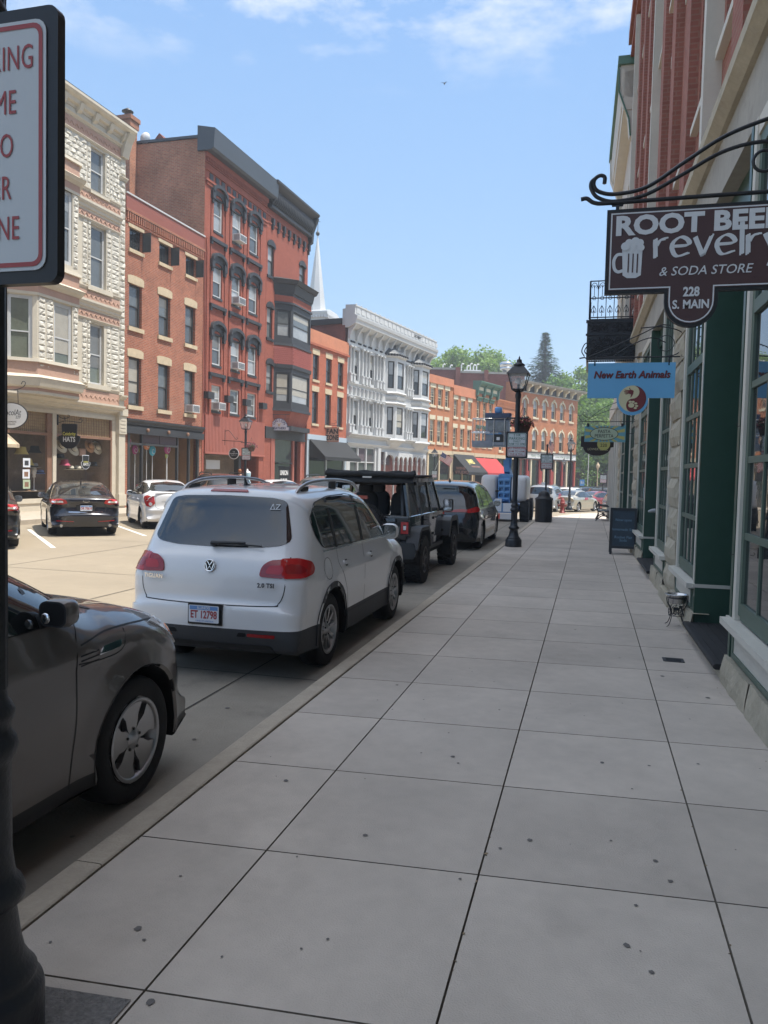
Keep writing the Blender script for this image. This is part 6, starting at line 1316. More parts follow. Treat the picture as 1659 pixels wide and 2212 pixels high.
# tail lamps: an inner piece on the hatch and an outer piece round the corner
for s_ in (1, -1):
    f = (lambda P: P) if s_ > 0 else neg
    panel(bv, f(rnd([(.475,.915),(.712,.905),(.712,1.062),(.56,1.050),(.495,1.005)], .035)), REAR, 'tail_light', M['lamp_red'], T, .014, .04)
    dd = (-.62*s_, .78, 0); e1 = Vector(dd).normalized().cross(Vector((0,0,1))); 
    c0 = e1.dot(Vector((s_*.722, -2.14, 0))); c1 = e1.dot(Vector((s_*.885, -1.78, 0)))
    Pq = [(c0,.905),(c0+(c1-c0)*.55,.905),(c0+(c1-c0)*.93,.928),(c1,.97),(c0+(c1-c0)*.9,1.035),(c0+(c1-c0)*.5,1.07),(c0,1.065)]
    if s_ < 0: Pq = Pq[::-1]
    panel(bv, rnd(Pq, .035), dd, 'tail_light', M['lamp_red_bright'], T, .014, .04)
    Pi = [(c0+(c1-c0)*a, z) for a, z in ((.08,.945),(.5,.942),(.72,.965),(.5,1.015),(.08,1.015))]; Pi = Pi if s_ > 0 else Pi[::-1]
    panel(bv, rnd(Pi, .03), dd, 'lamp_inner', M['lamp_red'], T, .0155, .04, False)
    panel(bv, f(rnd([(.53,.942),(.69,.938),(.69,1.015),(.56,1.008)], .03)), REAR, 'lamp_inner', M['lamp_red_bright'], T, .0155, .04, False)
    panel(bv, f(rnd([(.40,.406),(.66,.402),(.66,.430),(.40,.432)], .012)), REAR, 'reflector', M['lamp_red'], T, .008)
    panel(bv, f(rnd([(.30,.402),(.385,.403),(.385,.435),(.32,.438)], .012)), REAR, 'reflector_recess', M['dark_void'], T, .008)
# hatch outline
hs = [(.722,1.08),(.722,.87),(.705,.76),(.665,.69),(.60,.668),(0,.662)]
seam(bv, smooth2(hs + [(-a, b) for a, b in hs[::-1]][1:], 5, False), REAR, T, .009)
# lower cladding, sills and arches
panel(bv, rnd([(-.66,.245),(.66,.245),(.62,.335),(-.62,.335)], .03), REAR, 'rear_valance', M['black'], T, .008)
for s_, d in ((1,RX),(-1,LX)):
    f = (lambda P: P) if s_ > 0 else neg
    for yc in (S['yr'], S['yf']):
        A = [(yc+.405*cos(a*pi/20), .345+.405*sin(a*pi/20)) for a in range(-4,25)]; B = [(yc+.455*cos(a*pi/20), .345+.455*sin(a*pi/20)) for a in range(-4,25)]
        panel(bv, f(A + B[::-1]), d, 'wheel_arch', M['plastic_grey'], T, .012, .08)
    seam(bv, f([(-.17,.41),(-.17,1.07)]), d, T); seam(bv, f([(.98,1.10),(1.0,.8),(.90,.60),(.87,.42)]), d, T); seam(bv, f(smooth2([(-1.08,1.08),(-1.06,.95),(-.90,.78),(-.80,.6),(-.76,.42)], 5, False)), d, T)
    seam(bv, f([(-.78,.43),(.86,.43)]), d, T, .006)
    for y in (-.83, .12): panel(bv, f(rnd([(y-.105,.915),(y+.105,.92),(y+.105,.95),(y-.105,.955)], .016)), d, 'door_handle', M['car_white'], T, .030, .05); panel(bv, f(ellipse(.055,.035,14,y,.93)), d, 'handle_cup', M['seam'], T, .002, .05, False)
    mirror(T, s_*.83, .84, 1.135, s_, 'car_white', (.115,.085,.095))
    mb = MB(); rail = spline([(s_*.60,-1.58,1.60),(s_*.605,-1.45,1.665),(s_*.605,-1.1,1.715),(s_*.60,-.4,1.728),(s_*.585,.2,1.700),(s_*.575,.45,1.648),(s_*.57,.55,1.60)], 6); mb.tube([p+Vector((0,0,.012)) for p in rail], .018, 8); mb.build('roof_rail', M['alloy'], T)
    mb = MB()
    for y, z in ((-1.35,1.62),(-.5,1.65)): mb.box((s_*.60-.012,y-.09,z-.02),(s_*.60+.012,y+.09,z+.085 if y > -1 else z+.06))
    mb.build('rail_foot', M['black'], T)
P = ellipse(.115,.10,20,-1.40,.93); seam(bv, P + [P[0]], RX, T, .006, 'fuel_flap')
panel(bv, rnd([(-.20,1.622),(.20,1.622),(.18,1.640),(-.18,1.640)], .008), REAR, 'brake_light', M['lamp_red'], T, .012)
mb = MB(); mb.lathe([(.001,0),(.052,0),(.056,-.006),(.052,-.016),(.046,-.012),(.043,-.008),(.001,-.008)], (0,0,0), 'y', 32, 0)
for a in range(32): pass
mb.lathe([(.0435,-.0085),(.001,-.0085)], (0,0,0), 'y', 28, 1)
def stk(pts, w, mi=0, y=-.0125): Q = stroke(pts, w); n = len(pts); mb.add([(x, y, z) for x, z in Q], [[i, i+1, 2*n-2-i, 2*n-1-i] for i in range(n-1)], mi)
stk([(-.024,.036),(0,.003),(.024,.036)], .009); stk([(-.041,.018),(-.022,-.036),(0,-.005),(.022,-.036),(.041,.018)], .009)
b_ = mb.build('round_emblem', [M['chrome'], M['black']], T); b_.location = (0,-2.140,.99); b_.rotation_euler = (R_(-6),0,0)
text('TIGUAN', .052, (-.575,-2.150,.872), (1,-.10,0), (0,.02,1), M['chrome'], T, 'model_lettering', bold=.001, extr=.003, spacing=1.08); text('2.0 TSI', .052, (.555,-2.153,.845), (1,.10,0), (0,.02,1), M['alloy_dark'], T, 'model_lettering', bold=.0016, extr=.003, spacing=1.08)
panel(bv, rnd([(-.28,.49),(.28,.49),(.24,.655),(-.24,.655)], .02), REAR, 'plate_recess', M['car_white'], T, .002, .06, False)
plate(T, -2.232, .580, 'ET 12798', x=-.01)
mb = MB(); mb.box((-.175,-2.222,.485),(.165,-2.19,.67)); mb.build('plate_bracket', M['black'], T)
mb = MB(); mb.cyl((-.02,-2.03,1.17),(-.02,-2.06,1.175),.028,.024); mb.tube([(-.02,-2.065,1.18),(.15,-2.055,1.185),(.30,-2.045,1.190)], [.020,.017,.012], 8); mb.tube([(.10,-2.048,1.180),(.46,-2.035,1.168)], .008, 6); mb.build('wiper', M['black'], T)
mb = MB(); mb.lathe([(.001,.085),(.006,.08),(.012,.05),(.020,.012),(.045,.0)], (0,0,0), n=12); o = mb.build('roof_aerial', M['black'], T); o.location = (0,-1.40,1.675); o.rotation_euler = (R_(25),0,0)
mb = MB()
for x in (-.56,-.46): mb.lathe([(.028,-.10),(.034,-.12),(.034,.05)], (x,-2.07,.225), 'y', 14)
mb.build('exhaust', M['steel'], T); T.scale = (1.0,1.0,1.055)

# ---------------------------------------------------------------- dark crossover on the left edge (front half in view)
S = dict(W=1.885, rear=-2.35, front=2.16, yr=-1.35, yf=1.35, R=.362, ra_=.425, belt=1.13, tum=.30, floor=.25, clad_z=.34, clad_m='black', my=.66, zmid=.68, r_top=.13, r_front=.17, b_front=.15, b_top=.05, fa=.12, ft=.9, flare=.024, crease=((.98,.012,.05),(.50,-.014,.13)),
 sil=[(-2.2,.28),(-2.3,.4),(-2.34,.7),(-2.3,1.05),(-2.15,1.25),(-1.95,1.55),(-1.75,1.66),(-1.0,1.71),(-.2,1.71),(.3,1.63),(.75,1.42),(1.08,1.24),(1.26,1.185),(1.55,1.135),(1.80,1.07),(1.94,1.01),(2.03,.94),(2.10,.83),(2.14,.69),(2.15,.53),(2.13,.37),(2.04,.26)])
T = thing('grey_crossover', 'dark taupe grey crossover in the near left corner beside the kerb', 'car', (-3.38, 2.50, 0)); body, bv = car_body(S, T, M['car_gunmetal'])
for y in (S['yr'], S['yf']):
    for s_ in (1,-1): wheel(T, s_*.912, y, .362, .225, s_, .243, 'wide5')
dlo = rnd([(-1.75,1.28),(-1.3,1.17),(.3,1.155),(.93,1.155),(.66,1.35),(.30,1.53),(-.2,1.60),(-1.0,1.60),(-1.6,1.52)], .06); side_glass(bv, T, dlo, [((-.02,1.14),(-.06,1.62),.07),((.58,1.15),(.58,1.42),.035),((-.95,1.14),(-1.0,1.62),.07)])
ws = [(0,1.22),(.68,1.20),(.54,1.52),(0,1.62)]; panel(bv, rnd(ws + neg(ws)[1:-1], .06), FRONT, 'windscreen', M['car_glass'], T, .005)
panel(bv, rnd([(-.74,1.17),(.74,1.17),(.66,1.06),(.0,1.20),(-.66,1.06)], .02), TOP, 'wiper_cowl', M['black'], T, .003)
for s_, d in ((1,RX),(-1,LX)):
    f = (lambda P: P) if s_ > 0 else neg
    seam(bv, f(smooth2([(.86,1.14),(.80,1.02),(.78,.80),(.775,.55),(.73,.32)], 5, False)), d, T, .009); seam(bv, f([(-.06,1.14),(-.05,.3)]), d, T, .009)
    seam(bv, f(smooth2([(.83,1.02),(1.15,1.045),(1.55,1.02),(1.86,.965)], 5, False)), d, T, .008); seam(bv, f(smooth2([(.80,.93),(1.0,.915),(1.17,.93),(1.24,1.03)], 5, False)), d, T, .007)
    panel(bv, f(rnd([(.95,.945),(1.15,.955),(1.17,.985),(1.0,.98)], .015)), d, 'side_marker', M['chrome'], T, .014, .05)
    for z in (.92,.945,.97): seam(bv, f([(.82,z-.004),(.97,z)]), d, T, .008)
    panel(bv, f(rnd([(-.35,.97),(-.13,.975),(-.13,1.005),(-.35,1.01)], .015)), d, 'door_handle', M['car_gunmetal'], T, .03)
    for yc in (S['yr'], S['yf']):
        A = [(yc+.425*cos(a*pi/20), .362+.425*sin(a*pi/20)) for a in range(-3,24)]; B = [(yc+.44*cos(a*pi/20), .362+.44*sin(a*pi/20)) for a in range(-3,24)]; panel(bv, f(A + B[::-1]), d, 'arch_lip', M['car_gunmetal'], T, .006, .09)
    dd = (-.80*s_, -.60, 0); e1 = Vector(dd).normalized().cross(Vector((0,0,1))); q = lambda x, y: e1.dot(Vector((s_*x, y, 0)))
    pts = [(q(.90,1.70),1.00),(q(.89,1.80),.90),(q(.85,1.95),.80),(q(.80,2.02),.77),(q(.76,2.06),.86),(q(.79,1.98),.94),(q(.86,1.83),.995)]
    panel(bv, rnd(pts if s_ < 0 else pts[::-1], .03), dd, 'headlight', M['lamp_clear'], T, .010, .04)
    pts = [(q(.895,1.79),.915),(q(.885,1.87),.86),(q(.865,1.92),.85),(q(.87,1.86),.92)]
    panel(bv, rnd(pts if s_ < 0 else pts[::-1], .02), dd, 'indicator', M['lamp_amber'], T, .014, .04)
    panel(bv, f(rnd([(1.55,1.012),(1.74,1.005),(1.88,.97),(1.98,.88),(2.02,.77),(1.96,.72),(1.88,.80),(1.73,.915)], .03)), d, 'headlight', M['lamp_clear'], T, .010, .04); panel(bv, f(rnd([(1.76,.905),(1.87,.87),(1.88,.92),(1.80,.945)], .015)), d, 'indicator', M['lamp_amber'], T, .014, .04)
    mb = MB(); ovoid(mb, (s_*.955,.64,1.225), (.080,.065,.068), p=.66); mb.cyl((s_*.86,.72,1.16),(s_*.96,.68,1.18),.035,.035); o = mb.build('mirror', M['car_gunmetal'], T)
    g = MB(); P = [(s_*.955+.066*a, .64-.066, 1.225+.053*b) for a, b in rrect(2,2,.6,5)]; g.add(P, [list(range(len(P)))]); P = [(s_*.955+.075*a, .64-.063, 1.225+.061*b) for a, b in rrect(2,2,.6,5)]; g.add(P, [list(range(len(P)))], 1); g.lathe([(.001,-.084),(.022,-.084),(.026,-.080)], (s_*.955-.03*s_,.645,1.205), 'y', 18, 2); g.build('mirror_glass', [M['black'], M['plastic_grey'], M['chrome']], o)
panel(bv, rnd([(-.5,.62),(.5,.62),(.46,.80),(-.46,.80)], .05), FRONT, 'grille', M['black'], T, .004); seam(bv, smooth2([(-.72,.86),(-.5,.93),(0,.96),(.5,.93),(.72,.86)], 6, False), FRONT, T)
panel(bv, rnd([(-.60,.36),(.60,.36),(.54,.52),(-.54,.52)], .05), FRONT, 'lower_grille', M['black'], T, .004)

# ---------------------------------------------------------------- black open-top four by four
T = thing('off_roader', 'black boxy four by four with rolled fabric top and rear spare tyre', 'off roader', (-3.70, 14.78, 0)); paint('jeep_black', (.010,.010,.011), rough=.14); mat('fender_black', (.030,.033,.037), .5, bump=.1, bscale=150); mat('canvas', (.018,.019,.020), .85, var=.2, bump=.4, bscale=30)
mat('tint_glass', (.35,.40,.42), .0, alpha=.22, spec=.9)
def bev(o, w=.015, n=2):
    bm = bmesh.new(); bm.from_mesh(o.data); bmesh.ops.remove_doubles(bm, verts=bm.verts, dist=1e-4); bmesh.ops.bevel(bm, geom=[e for e in bm.edges if len(e.link_faces) == 2 and e.calc_face_angle(0) > .5], offset=w, segments=n, profile=.6, affect='EDGES', clamp_overlap=True); 
    for f in bm.faces: f.smooth = True
    for e in bm.edges:
        if len(e.link_faces) == 2 and e.calc_face_angle(0) > .6: e.smooth = False
    bm.to_mesh(o.data); bm.free(); return o
def hexa(mb, b, t, mi=0):
    """box with different bottom and top rectangles: (x0,x1,y0,y1,z)"""
    V = [(b[0],b[2],b[4]),(b[1],b[2],b[4]),(b[1],b[3],b[4]),(b[0],b[3],b[4]),(t[0],t[2],t[4]),(t[1],t[2],t[4]),(t[1],t[3],t[4]),(t[0],t[3],t[4])]
    mb.add(V, [(0,3,2,1),(4,5,6,7),(0,1,5,4),(1,2,6,5),(2,3,7,6),(3,0,4,7)], mi)
mb = MB(); hexa(mb, (-.76,.76,-1.98,1.05,.56), (-.74,.74,-1.97,1.05,1.19)); bev(mb.build('tub', M['jeep_black'], T), .03, 3)
mb = MB(); hexa(mb, (-.66,.66,1.05,2.08,.62), (-.60,.60,1.05,2.04,1.20)); bev(mb.build('bonnet', M['jeep_black'], T), .05, 3)
mb = MB(); mb.box((-.58,2.06,.62),(.58,2.13,1.12)); bev(mb.build('grille', M['jeep_black'], T), .03)
for s_ in (1,-1): MB().lathe([(.001,.03),(.085,.02),(.095,0),(.095,-.03)], (s_*.42,2.13,.93), 'y', 18).build('headlight', M['lamp_clear'], T)
for s_ in (1,-1):
    for k, (y0, y1) in enumerate(((-.93,-.02),(.0,.95))):
        mb = MB(); P = rnd([(y0+(.28 if k == 0 else 0),.60),(y1,.60),(y1,1.175),(y0,1.175),(y0,.92)], .05); mb.prism(P, (s_*.745,0,0), (0,1,0), (0,0,1), (s_*.030,0,0)); bev(mb.build('door', M['jeep_black'], T), .008)
        mb = MB(); mb.box((s_*.765,y0+.05,1.07),(s_*.80,y0+.22,1.10)); mb.build('door_handle', M['black'], T)
        mb = MB()
        for z in (.75,1.05): mb.box((s_*.77,y1-.03,z),(s_*.80,y1+.04,z+.05))
        mb.build('hinge', M['jeep_black'], T)
    # flat flares
    for yc, lab in ((-1.5,0),(1.5,1)):
        mb = MB(); P = [(yc-.60,.62),(yc-.42,.93),(yc-.30,1.0),(yc+.33,1.0),(yc+.46,.93),(yc+.62,.60),(yc+.52,.60),(yc+.40,.87),(yc+.29,.93),(yc-.27,.93),(yc-.36,.86),(yc-.50,.62)]
        if lab: P = [(a, b+.04) for a, b in P]
        mb.prism(P, (s_*.70,0,0), (0,1,0), (0,0,1), (s_*.235,0,0)); bev(mb.build('fender_flare', M['fender_black'], T), .02, 2)
    for y in (-1.5,1.5): wheel(T, s_*.935, y, .415, .285, s_, .235, 'terrain', 'alloy_dark')
    mb = MB(); mb.box((s_*.70,-.9,.50),(s_*.80,.92,.57)); mb.build('side_step', M['black'], T)
    # pillars and rails of the cabin
    mb = MB(); w0, w1 = .735, .62
    def pil(y0, y1, wd, dx=.045): mb.add([(s_*w0,y0,1.18),(s_*w0,y0+wd,1.18),(s_*(w0-dx),y0+wd,1.18),(s_*(w0-dx),y0,1.18),(s_*w1,y1,1.80),(s_*w1,y1+wd,1.80),(s_*(w1-dx),y1+wd,1.80),(s_*(w1-dx),y1,1.80)], [(0,3,2,1),(4,5,6,7),(0,1,5,4),(1,2,6,5),(2,3,7,6),(3,0,4,7)])
    pil(.98,.62,.07); pil(-.04,-.07,.09); pil(-.96,-.98,.10); pil(-1.93,-1.84,.13)
    mb.add([(s_*.63,.68,1.77),(s_*.63,-1.86,1.77),(s_*.56,-1.86,1.77),(s_*.56,.68,1.77),(s_*.63,.68,1.84),(s_*.63,-1.86,1.84),(s_*.56,-1.86,1.84),(s_*.56,.68,1.84)], [(0,3,2,1),(4,5,6,7),(0,1,5,4),(1,2,6,5),(2,3,7,6),(3,0,4,7)])
    mb.build('cabin_frame', M['jeep_black'], T)
    for y0, y1, t0, t1 in ((.0,.96,-.0,.62),(-.86,-.05,-.88,-.08),(-1.80,-.97,-1.72,-.99)):
        mb = MB(); mb.quad((s_*.715,y0,1.19),(s_*.715,y1,1.19),(s_*.605,t1,1.79),(s_*.605,t0,1.79)); mb.build('side_window', M['tint_glass'], T)
    mb = MB(); ovoid(mb, (s_*.93,.72,1.30), (.105,.06,.135), p=.45); mb.cyl((s_*.74,.80,1.2),(s_*.86,.75,1.24),.03,.03); o = mb.build('mirror', M['black'], T); g = MB(); P = [(s_*.93+.088*a, .72-.0605, 1.30+.115*b) for a, b in rrect(2,2,.4)]; g.add(P, [list(range(len(P)))]); g.build('mirror_glass', M['chrome'], o)
    # tail lamps
    mb = MB(); mb.prism(rnd([(s_*.60,.88),(s_*.76,.88),(s_*.76,1.11),(s_*.60,1.11)], .02), (0,-1.97,0), (1,0,0), (0,0,1), (0,-.06,0)); o = bev(mb.build('tail_light', M['black'], T), .01)
    mb = MB()
    for a, b, c, d in ((.615,.745,1.05,1.095),(.615,.745,.895,.94),(.615,.655,.94,1.05),(.705,.745,.94,1.05)): mb.box((s_*a,-2.045,c),(s_*b,-2.02,d))
    mb.build('lamp_ring', M['lamp_red_bright'], o); mb = MB(); mb.box((s_*.655,-2.038,.96),(s_*.705,-2.02,1.03)); mb.build('reversing_lamp', M['lamp_clear'], o)
mb = MB(); hexa(mb, (-.72,.72,.98,1.03,1.18), (-.61,.61,.63,.68,1.80)); o = mb.build('windscreen', M['tint_glass'], T)
mb = MB(); mb.box((-.62,-1.95,1.14),(.62,-1.90,1.20)); mb.add([(-.62,.60,1.78),(.62,.60,1.78),(.62,.70,1.78),(-.62,.70,1.78),(-.62,.60,1.85),(.62,.60,1.85),(.62,.70,1.85),(-.62,.70,1.85)], [(0,3,2,1),(4,5,6,7),(0,1,5,4),(1,2,6,5),(2,3,7,6),(3,0,4,7)]); mb.build('cabin_rail', M['jeep_black'], T)
mb = MB(); mb.add([(-.62,-1.9,1.84),(.62,-1.9,1.84),(.60,.64,1.86),(-.60,.64,1.86),(-.62,-1.9,1.88),(.62,-1.9,1.88),(.60,.64,1.90),(-.60,.64,1.90)], [(0,3,2,1),(4,5,6,7),(0,1,5,4),(1,2,6,5),(2,3,7,6),(3,0,4,7)]); o = mb.build('fabric_roof', M['canvas'], T)
mb = MB()                                                       # rolled rear curtain lying on the roof edge
rj = random.Random(9)
for k in range(3):
    pts = [(-.80+1.6*i/16, -1.83-.05*k+.008*rj.uniform(-1,1), 1.895+.016*(2-k)*.8+.007*sin(i*1.1+k)+(.03 if i in (0,16) else 0)*(k == 0)) for i in range(17)]
    mb.tube(spline(pts, 3), [.040+.005*sin(i*.7+k) for i in range(49)], 9)
mb.add([(-.80,-1.98,1.80),(.80,-1.98,1.80),(.78,-1.78,1.93),(-.78,-1.78,1.93),(-.80,-1.99,1.76),(.80,-1.99,1.76)], [(0,1,2,3),(0,4,5,1)]); mb.build('rolled_curtain', M['canvas'], T)
mb = MB(); mb.box((-.10,-1.998,1.835),(.06,-1.985,1.862)); mb.build('fabric_badge', M['alloy'], T)
mb = MB(); mb.box((-.36,-2.02,.62),(.52,-1.975,1.15)); bev(mb.build('tailgate', M['jeep_black'], T), .02)
mb = MB()
for z in (.72,1.02): mb.box((.42,-2.05,z),(.60,-2.0,z+.07))
mb.build('tailgate_hinge', M['black'], T)
mb = MB(); mb.lathe([(.22,-.0),(.24,-.02),(.36,-.03),(.395,-.01),(.412,.03),(.412,.22),(.38,.26),(.25,.27)], (0,0,0), 'y', 40, cap=False)
for k in range(34):
    a = 2*pi*k/34
    for h0, h1, e in ((.02,.09,0),(.105,.155,.09),(.17,.24,0)):
        c, sn = cos(a+e), sin(a+e); n_ = Vector((sn,0,c)); t = Vector((c,0,-sn)); V = [n_*r_ + t*q_ + Vector((0,h,0)) for h in (h0,h1) for r_ in (.40,.428) for q_ in (-.026,.026)]; mb.add(V, [(0,1,3,2),(4,6,7,5),(0,4,5,1),(2,3,7,6),(0,2,6,4),(1,5,7,3)])
o = mb.build('spare_wheel', M['rubber'], T); o.location = (-.06,-2.30,.98)
mb = MB(); mb.lathe([(.235,-.0),(.22,.02),(.20,.10),(.001,.10)], (0,0,0), 'y', 30, cap=False); mb.lathe([(.001,-.0),(.06,-.0),(.08,.03),(.08,.1)], (0,0,0), 'y', 20, cap=False)
for k in range(5): a = 2*pi*k/5; mb.box((-.03,.01,-.03),(.03,.04,.03)); mb.tube([(.07*sin(a),.03,.07*cos(a)),(.22*sin(a),.02,.22*cos(a))], .028, 6)
mb.build('rim', M['alloy_dark'], o); mb = MB(); mb.box((-.12,-2.16,.9),(.02,-2.0,1.06)); mb.box((-.07,-2.1,1.05),(-.03,-2.05,1.50)); mb.build('spare_carrier', M['black'], T)
mb = MB(); mb.box((-.13,-2.12,1.47),(.03,-2.06,1.53)); mb.build('brake_light', M['lamp_red'], T)
mb = MB(); mb.prism(rnd([(-.88,.50),(.88,.50),(.90,.60),(.86,.74),(-.86,.74),(-.90,.60)], .04), (0,-2.20,0), (1,0,0), (0,0,1), (0,.24,0)); bev(mb.build('rear_bumper', M['fender_black'], T), .02)
mb = MB(); mb.prism(rnd([(-.80,.50),(.80,.50),(.84,.60),(.80,.72),(-.80,.72),(-.84,.60)], .04), (0,2.08,0), (1,0,0), (0,0,1), (0,.26,0)); bev(mb.build('front_bumper', M['fender_black'], T), .02)
mb = MB(); mb.box((-.72,-1.9,.40),(.72,2.0,.58)); mb.cyl((-.8,-1.5,.42),(.8,-1.5,.42),.07); mb.cyl((-.8,1.5,.42),(.8,1.5,.42),.07); mb.build('underbody', M['dark_void'], T)
mb = MB(); mb.tube([(.60,-1.86,1.2),(.56,-1.78,1.72),(.55,.6,1.74)], .035, 8); mb.tube([(-.60,-1.86,1.2),(-.56,-1.78,1.72),(-.55,.6,1.74)], .035, 8); mb.tube([(-.56,-.1,1.74),(.56,-.1,1.74)], .035, 8); mb.tube([(-.57,-1.0,1.74),(.57,-1.0,1.74)], .035, 8); mb.build('roll_cage', M['fender_black'], T)
for x in (-.36,.36):
    for y in (.05,-.85):
        mb = MB(); ovoid(mb, (x,y,1.28), (.24,.08,.30), p=.55); ovoid(mb, (x,y-.02,1.63), (.14,.06,.10), p=.6); ovoid(mb, (x,y+.25,.95), (.25,.26,.1), p=.5); mb.build('seat', M['seat_dark'], T)
mb = MB(); mb.box((-.7,.72,1.1),(.7,1.0,1.24)); mb.build('dashboard', M['seat_dark'], T)
# ---------------------------------------------------------------- generic shapes
VAN = dict(W=1.99, rear=-2.52, front=2.62, yr=-1.545, yf=1.545, R=.355, ra_=.41, belt=1.05, tum=.28, floor=.20, my=1.25, r_rear=.16, b_rear=.10, style='multi', tw=.225, fa=.16, crease=((.80,.014,.06),),
 sil=[(-2.4,.22),(-2.49,.32),(-2.52,.55),(-2.50,.78),(-2.44,.98),(-2.34,1.15),(-2.20,1.45),(-2.19,1.60),(-2.12,1.68),(-1.7,1.745),(-.8,1.775),(.1,1.75),(.8,1.62),(1.35,1.35),(1.75,1.12),(1.95,1.04),(2.3,.92),(2.52,.76),(2.61,.55),(2.58,.33),(2.45,.2)],
 dlo=[(-2.02,1.44),(-1.9,1.13),(-.3,1.085),(1.38,1.07),(1.0,1.36),(.55,1.56),(-.2,1.63),(-1.2,1.635),(-1.9,1.57)], posts=[((-1.25,1.06),(-1.3,1.66),.07),((-.05,1.05),(-.1,1.66),.08),((1.0,1.06),(.85,1.45),.05)], rw=[(0,1.11),(.62,1.13),(.74,1.2),(.66,1.58),(0,1.62)], ws=[(0,1.1),(.75,1.08),(.6,1.52),(0,1.62)],
 doors=([(.02,.32),(.02,1.05)],[(1.28,1.06),(1.2,.7),(1.1,.33)],[(-1.15,1.05),(-1.08,.7),(-1.0,.4)]), handles=((-.2,.92),(.85,.92)), tdir=(-.45,.89,0))
T, body, bv = generic(VAN, 'black minivan with a wide red tail lamp parked ahead of the black four by four', 'minivan', paintm='jeep_black', name='parked_minivan'); T.location = (-3.66, 21.75, 0)
for s_ in (1,-1):
    f = (lambda P: P) if s_ > 0 else neg
    panel(bv, f(rnd([(.0,.965),(.60,.975),(.80,.965),(.80,1.03),(.55,1.05),(.0,.99)], .01)), REAR, 'tail_light', M['lamp_red'], T, .012, .05)
    dd = (-.62*s_, .78, 0); e1 = Vector(dd).normalized().cross(Vector((0,0,1))); q = lambda x, y: e1.dot(Vector((s_*x, y, 0)))
    P = [(q(.74,-2.44),.955),(q(.92,-2.2),.98),(q(.965,-1.9),1.02),(q(.95,-1.98),1.07),(q(.90,-2.18),1.115),(q(.74,-2.42),1.04)]; panel(bv, rnd(P if s_ > 0 else P[::-1], .02), dd, 'tail_light', M['lamp_red_bright'], T, .012, .04)
    seam(bv, smooth2([(s_*.78,1.12),(s_*.80,.95),(s_*.76,.70),(s_*.60,.52),(0,.5)], 4, False), REAR, T)
    panel(bv, (lambda P: P if s_ > 0 else neg(P))([(-1.98,1.045),(1.3,1.055),(1.3,1.07),(-1.98,1.065)]), RX if s_ > 0 else LX, 'chrome_strip', M['chrome'], T, .008)
seam(bv, [(-.62,.60),(.62,.60)], REAR, T, .02, 'chrome_strip', M['chrome'], .01); plate(T, -2.525, .74, 'CK 48213', small=True)
mb = MB(); mb.tube([(-.35,-2.28,1.2),(.3,-2.27,1.22)], .012, 6); mb.build('wiper', M['black'], T)
mb = MB(); mb.lathe([(.001,.09),(.01,.08),(.04,.0)], (0,0,0), n=10); o = mb.build('roof_aerial', M['black'], T); o.location = (.1,-1.7,1.74)
SED = dict(W=1.85, rear=-2.45, front=2.40, yr=-1.425, yf=1.425, R=.335, ra_=.385, belt=.98, tum=.40, floor=.19, my=.62, r_rear=.16, b_rear=.16, ra=.10, rt=.9, style='multi', fa=.17, crease=((.84,.020,.035),(.50,-.012,.1)),
 sil=[(-2.25,.22),(-2.38,.28),(-2.43,.42),(-2.45,.58),(-2.40,.66),(-2.37,.80),(-2.40,.95),(-2.38,1.03),(-2.28,1.065),(-2.0,1.085),(-1.85,1.10),(-1.5,1.24),(-1.1,1.38),(-.6,1.465),(-.1,1.48),(.35,1.42),(.85,1.22),(1.25,1.03),(1.4,.985),(1.8,.91),(2.15,.80),(2.33,.66),(2.40,.5),(2.37,.3),(2.25,.2)],
 dlo=[(-1.62,1.10),(-1.3,1.005),(.2,.985),(.98,.985),(.55,1.20),(.2,1.33),(-.3,1.375),(-.8,1.35),(-1.25,1.24)], posts=[((-.40,.98),(-.45,1.4),.07),((-1.12,.98),(-1.0,1.34),.035)], rw=[(0,1.10),(.60,1.12),(.66,1.15),(.50,1.38),(0,1.42)], ws=[(0,1.03),(.7,1.01),(.55,1.36),(0,1.44)],
 doors=([(-.38,.25),(-.38,.97)],[(.98,.98),(.85,.7),(.8,.25)],smooth2([(-1.25,1.0),(-1.15,.8),(-.98,.6),(-.95,.4)], 4, False)), handles=((-.62,.86),(.22,.85)), tail=(), clad=None)
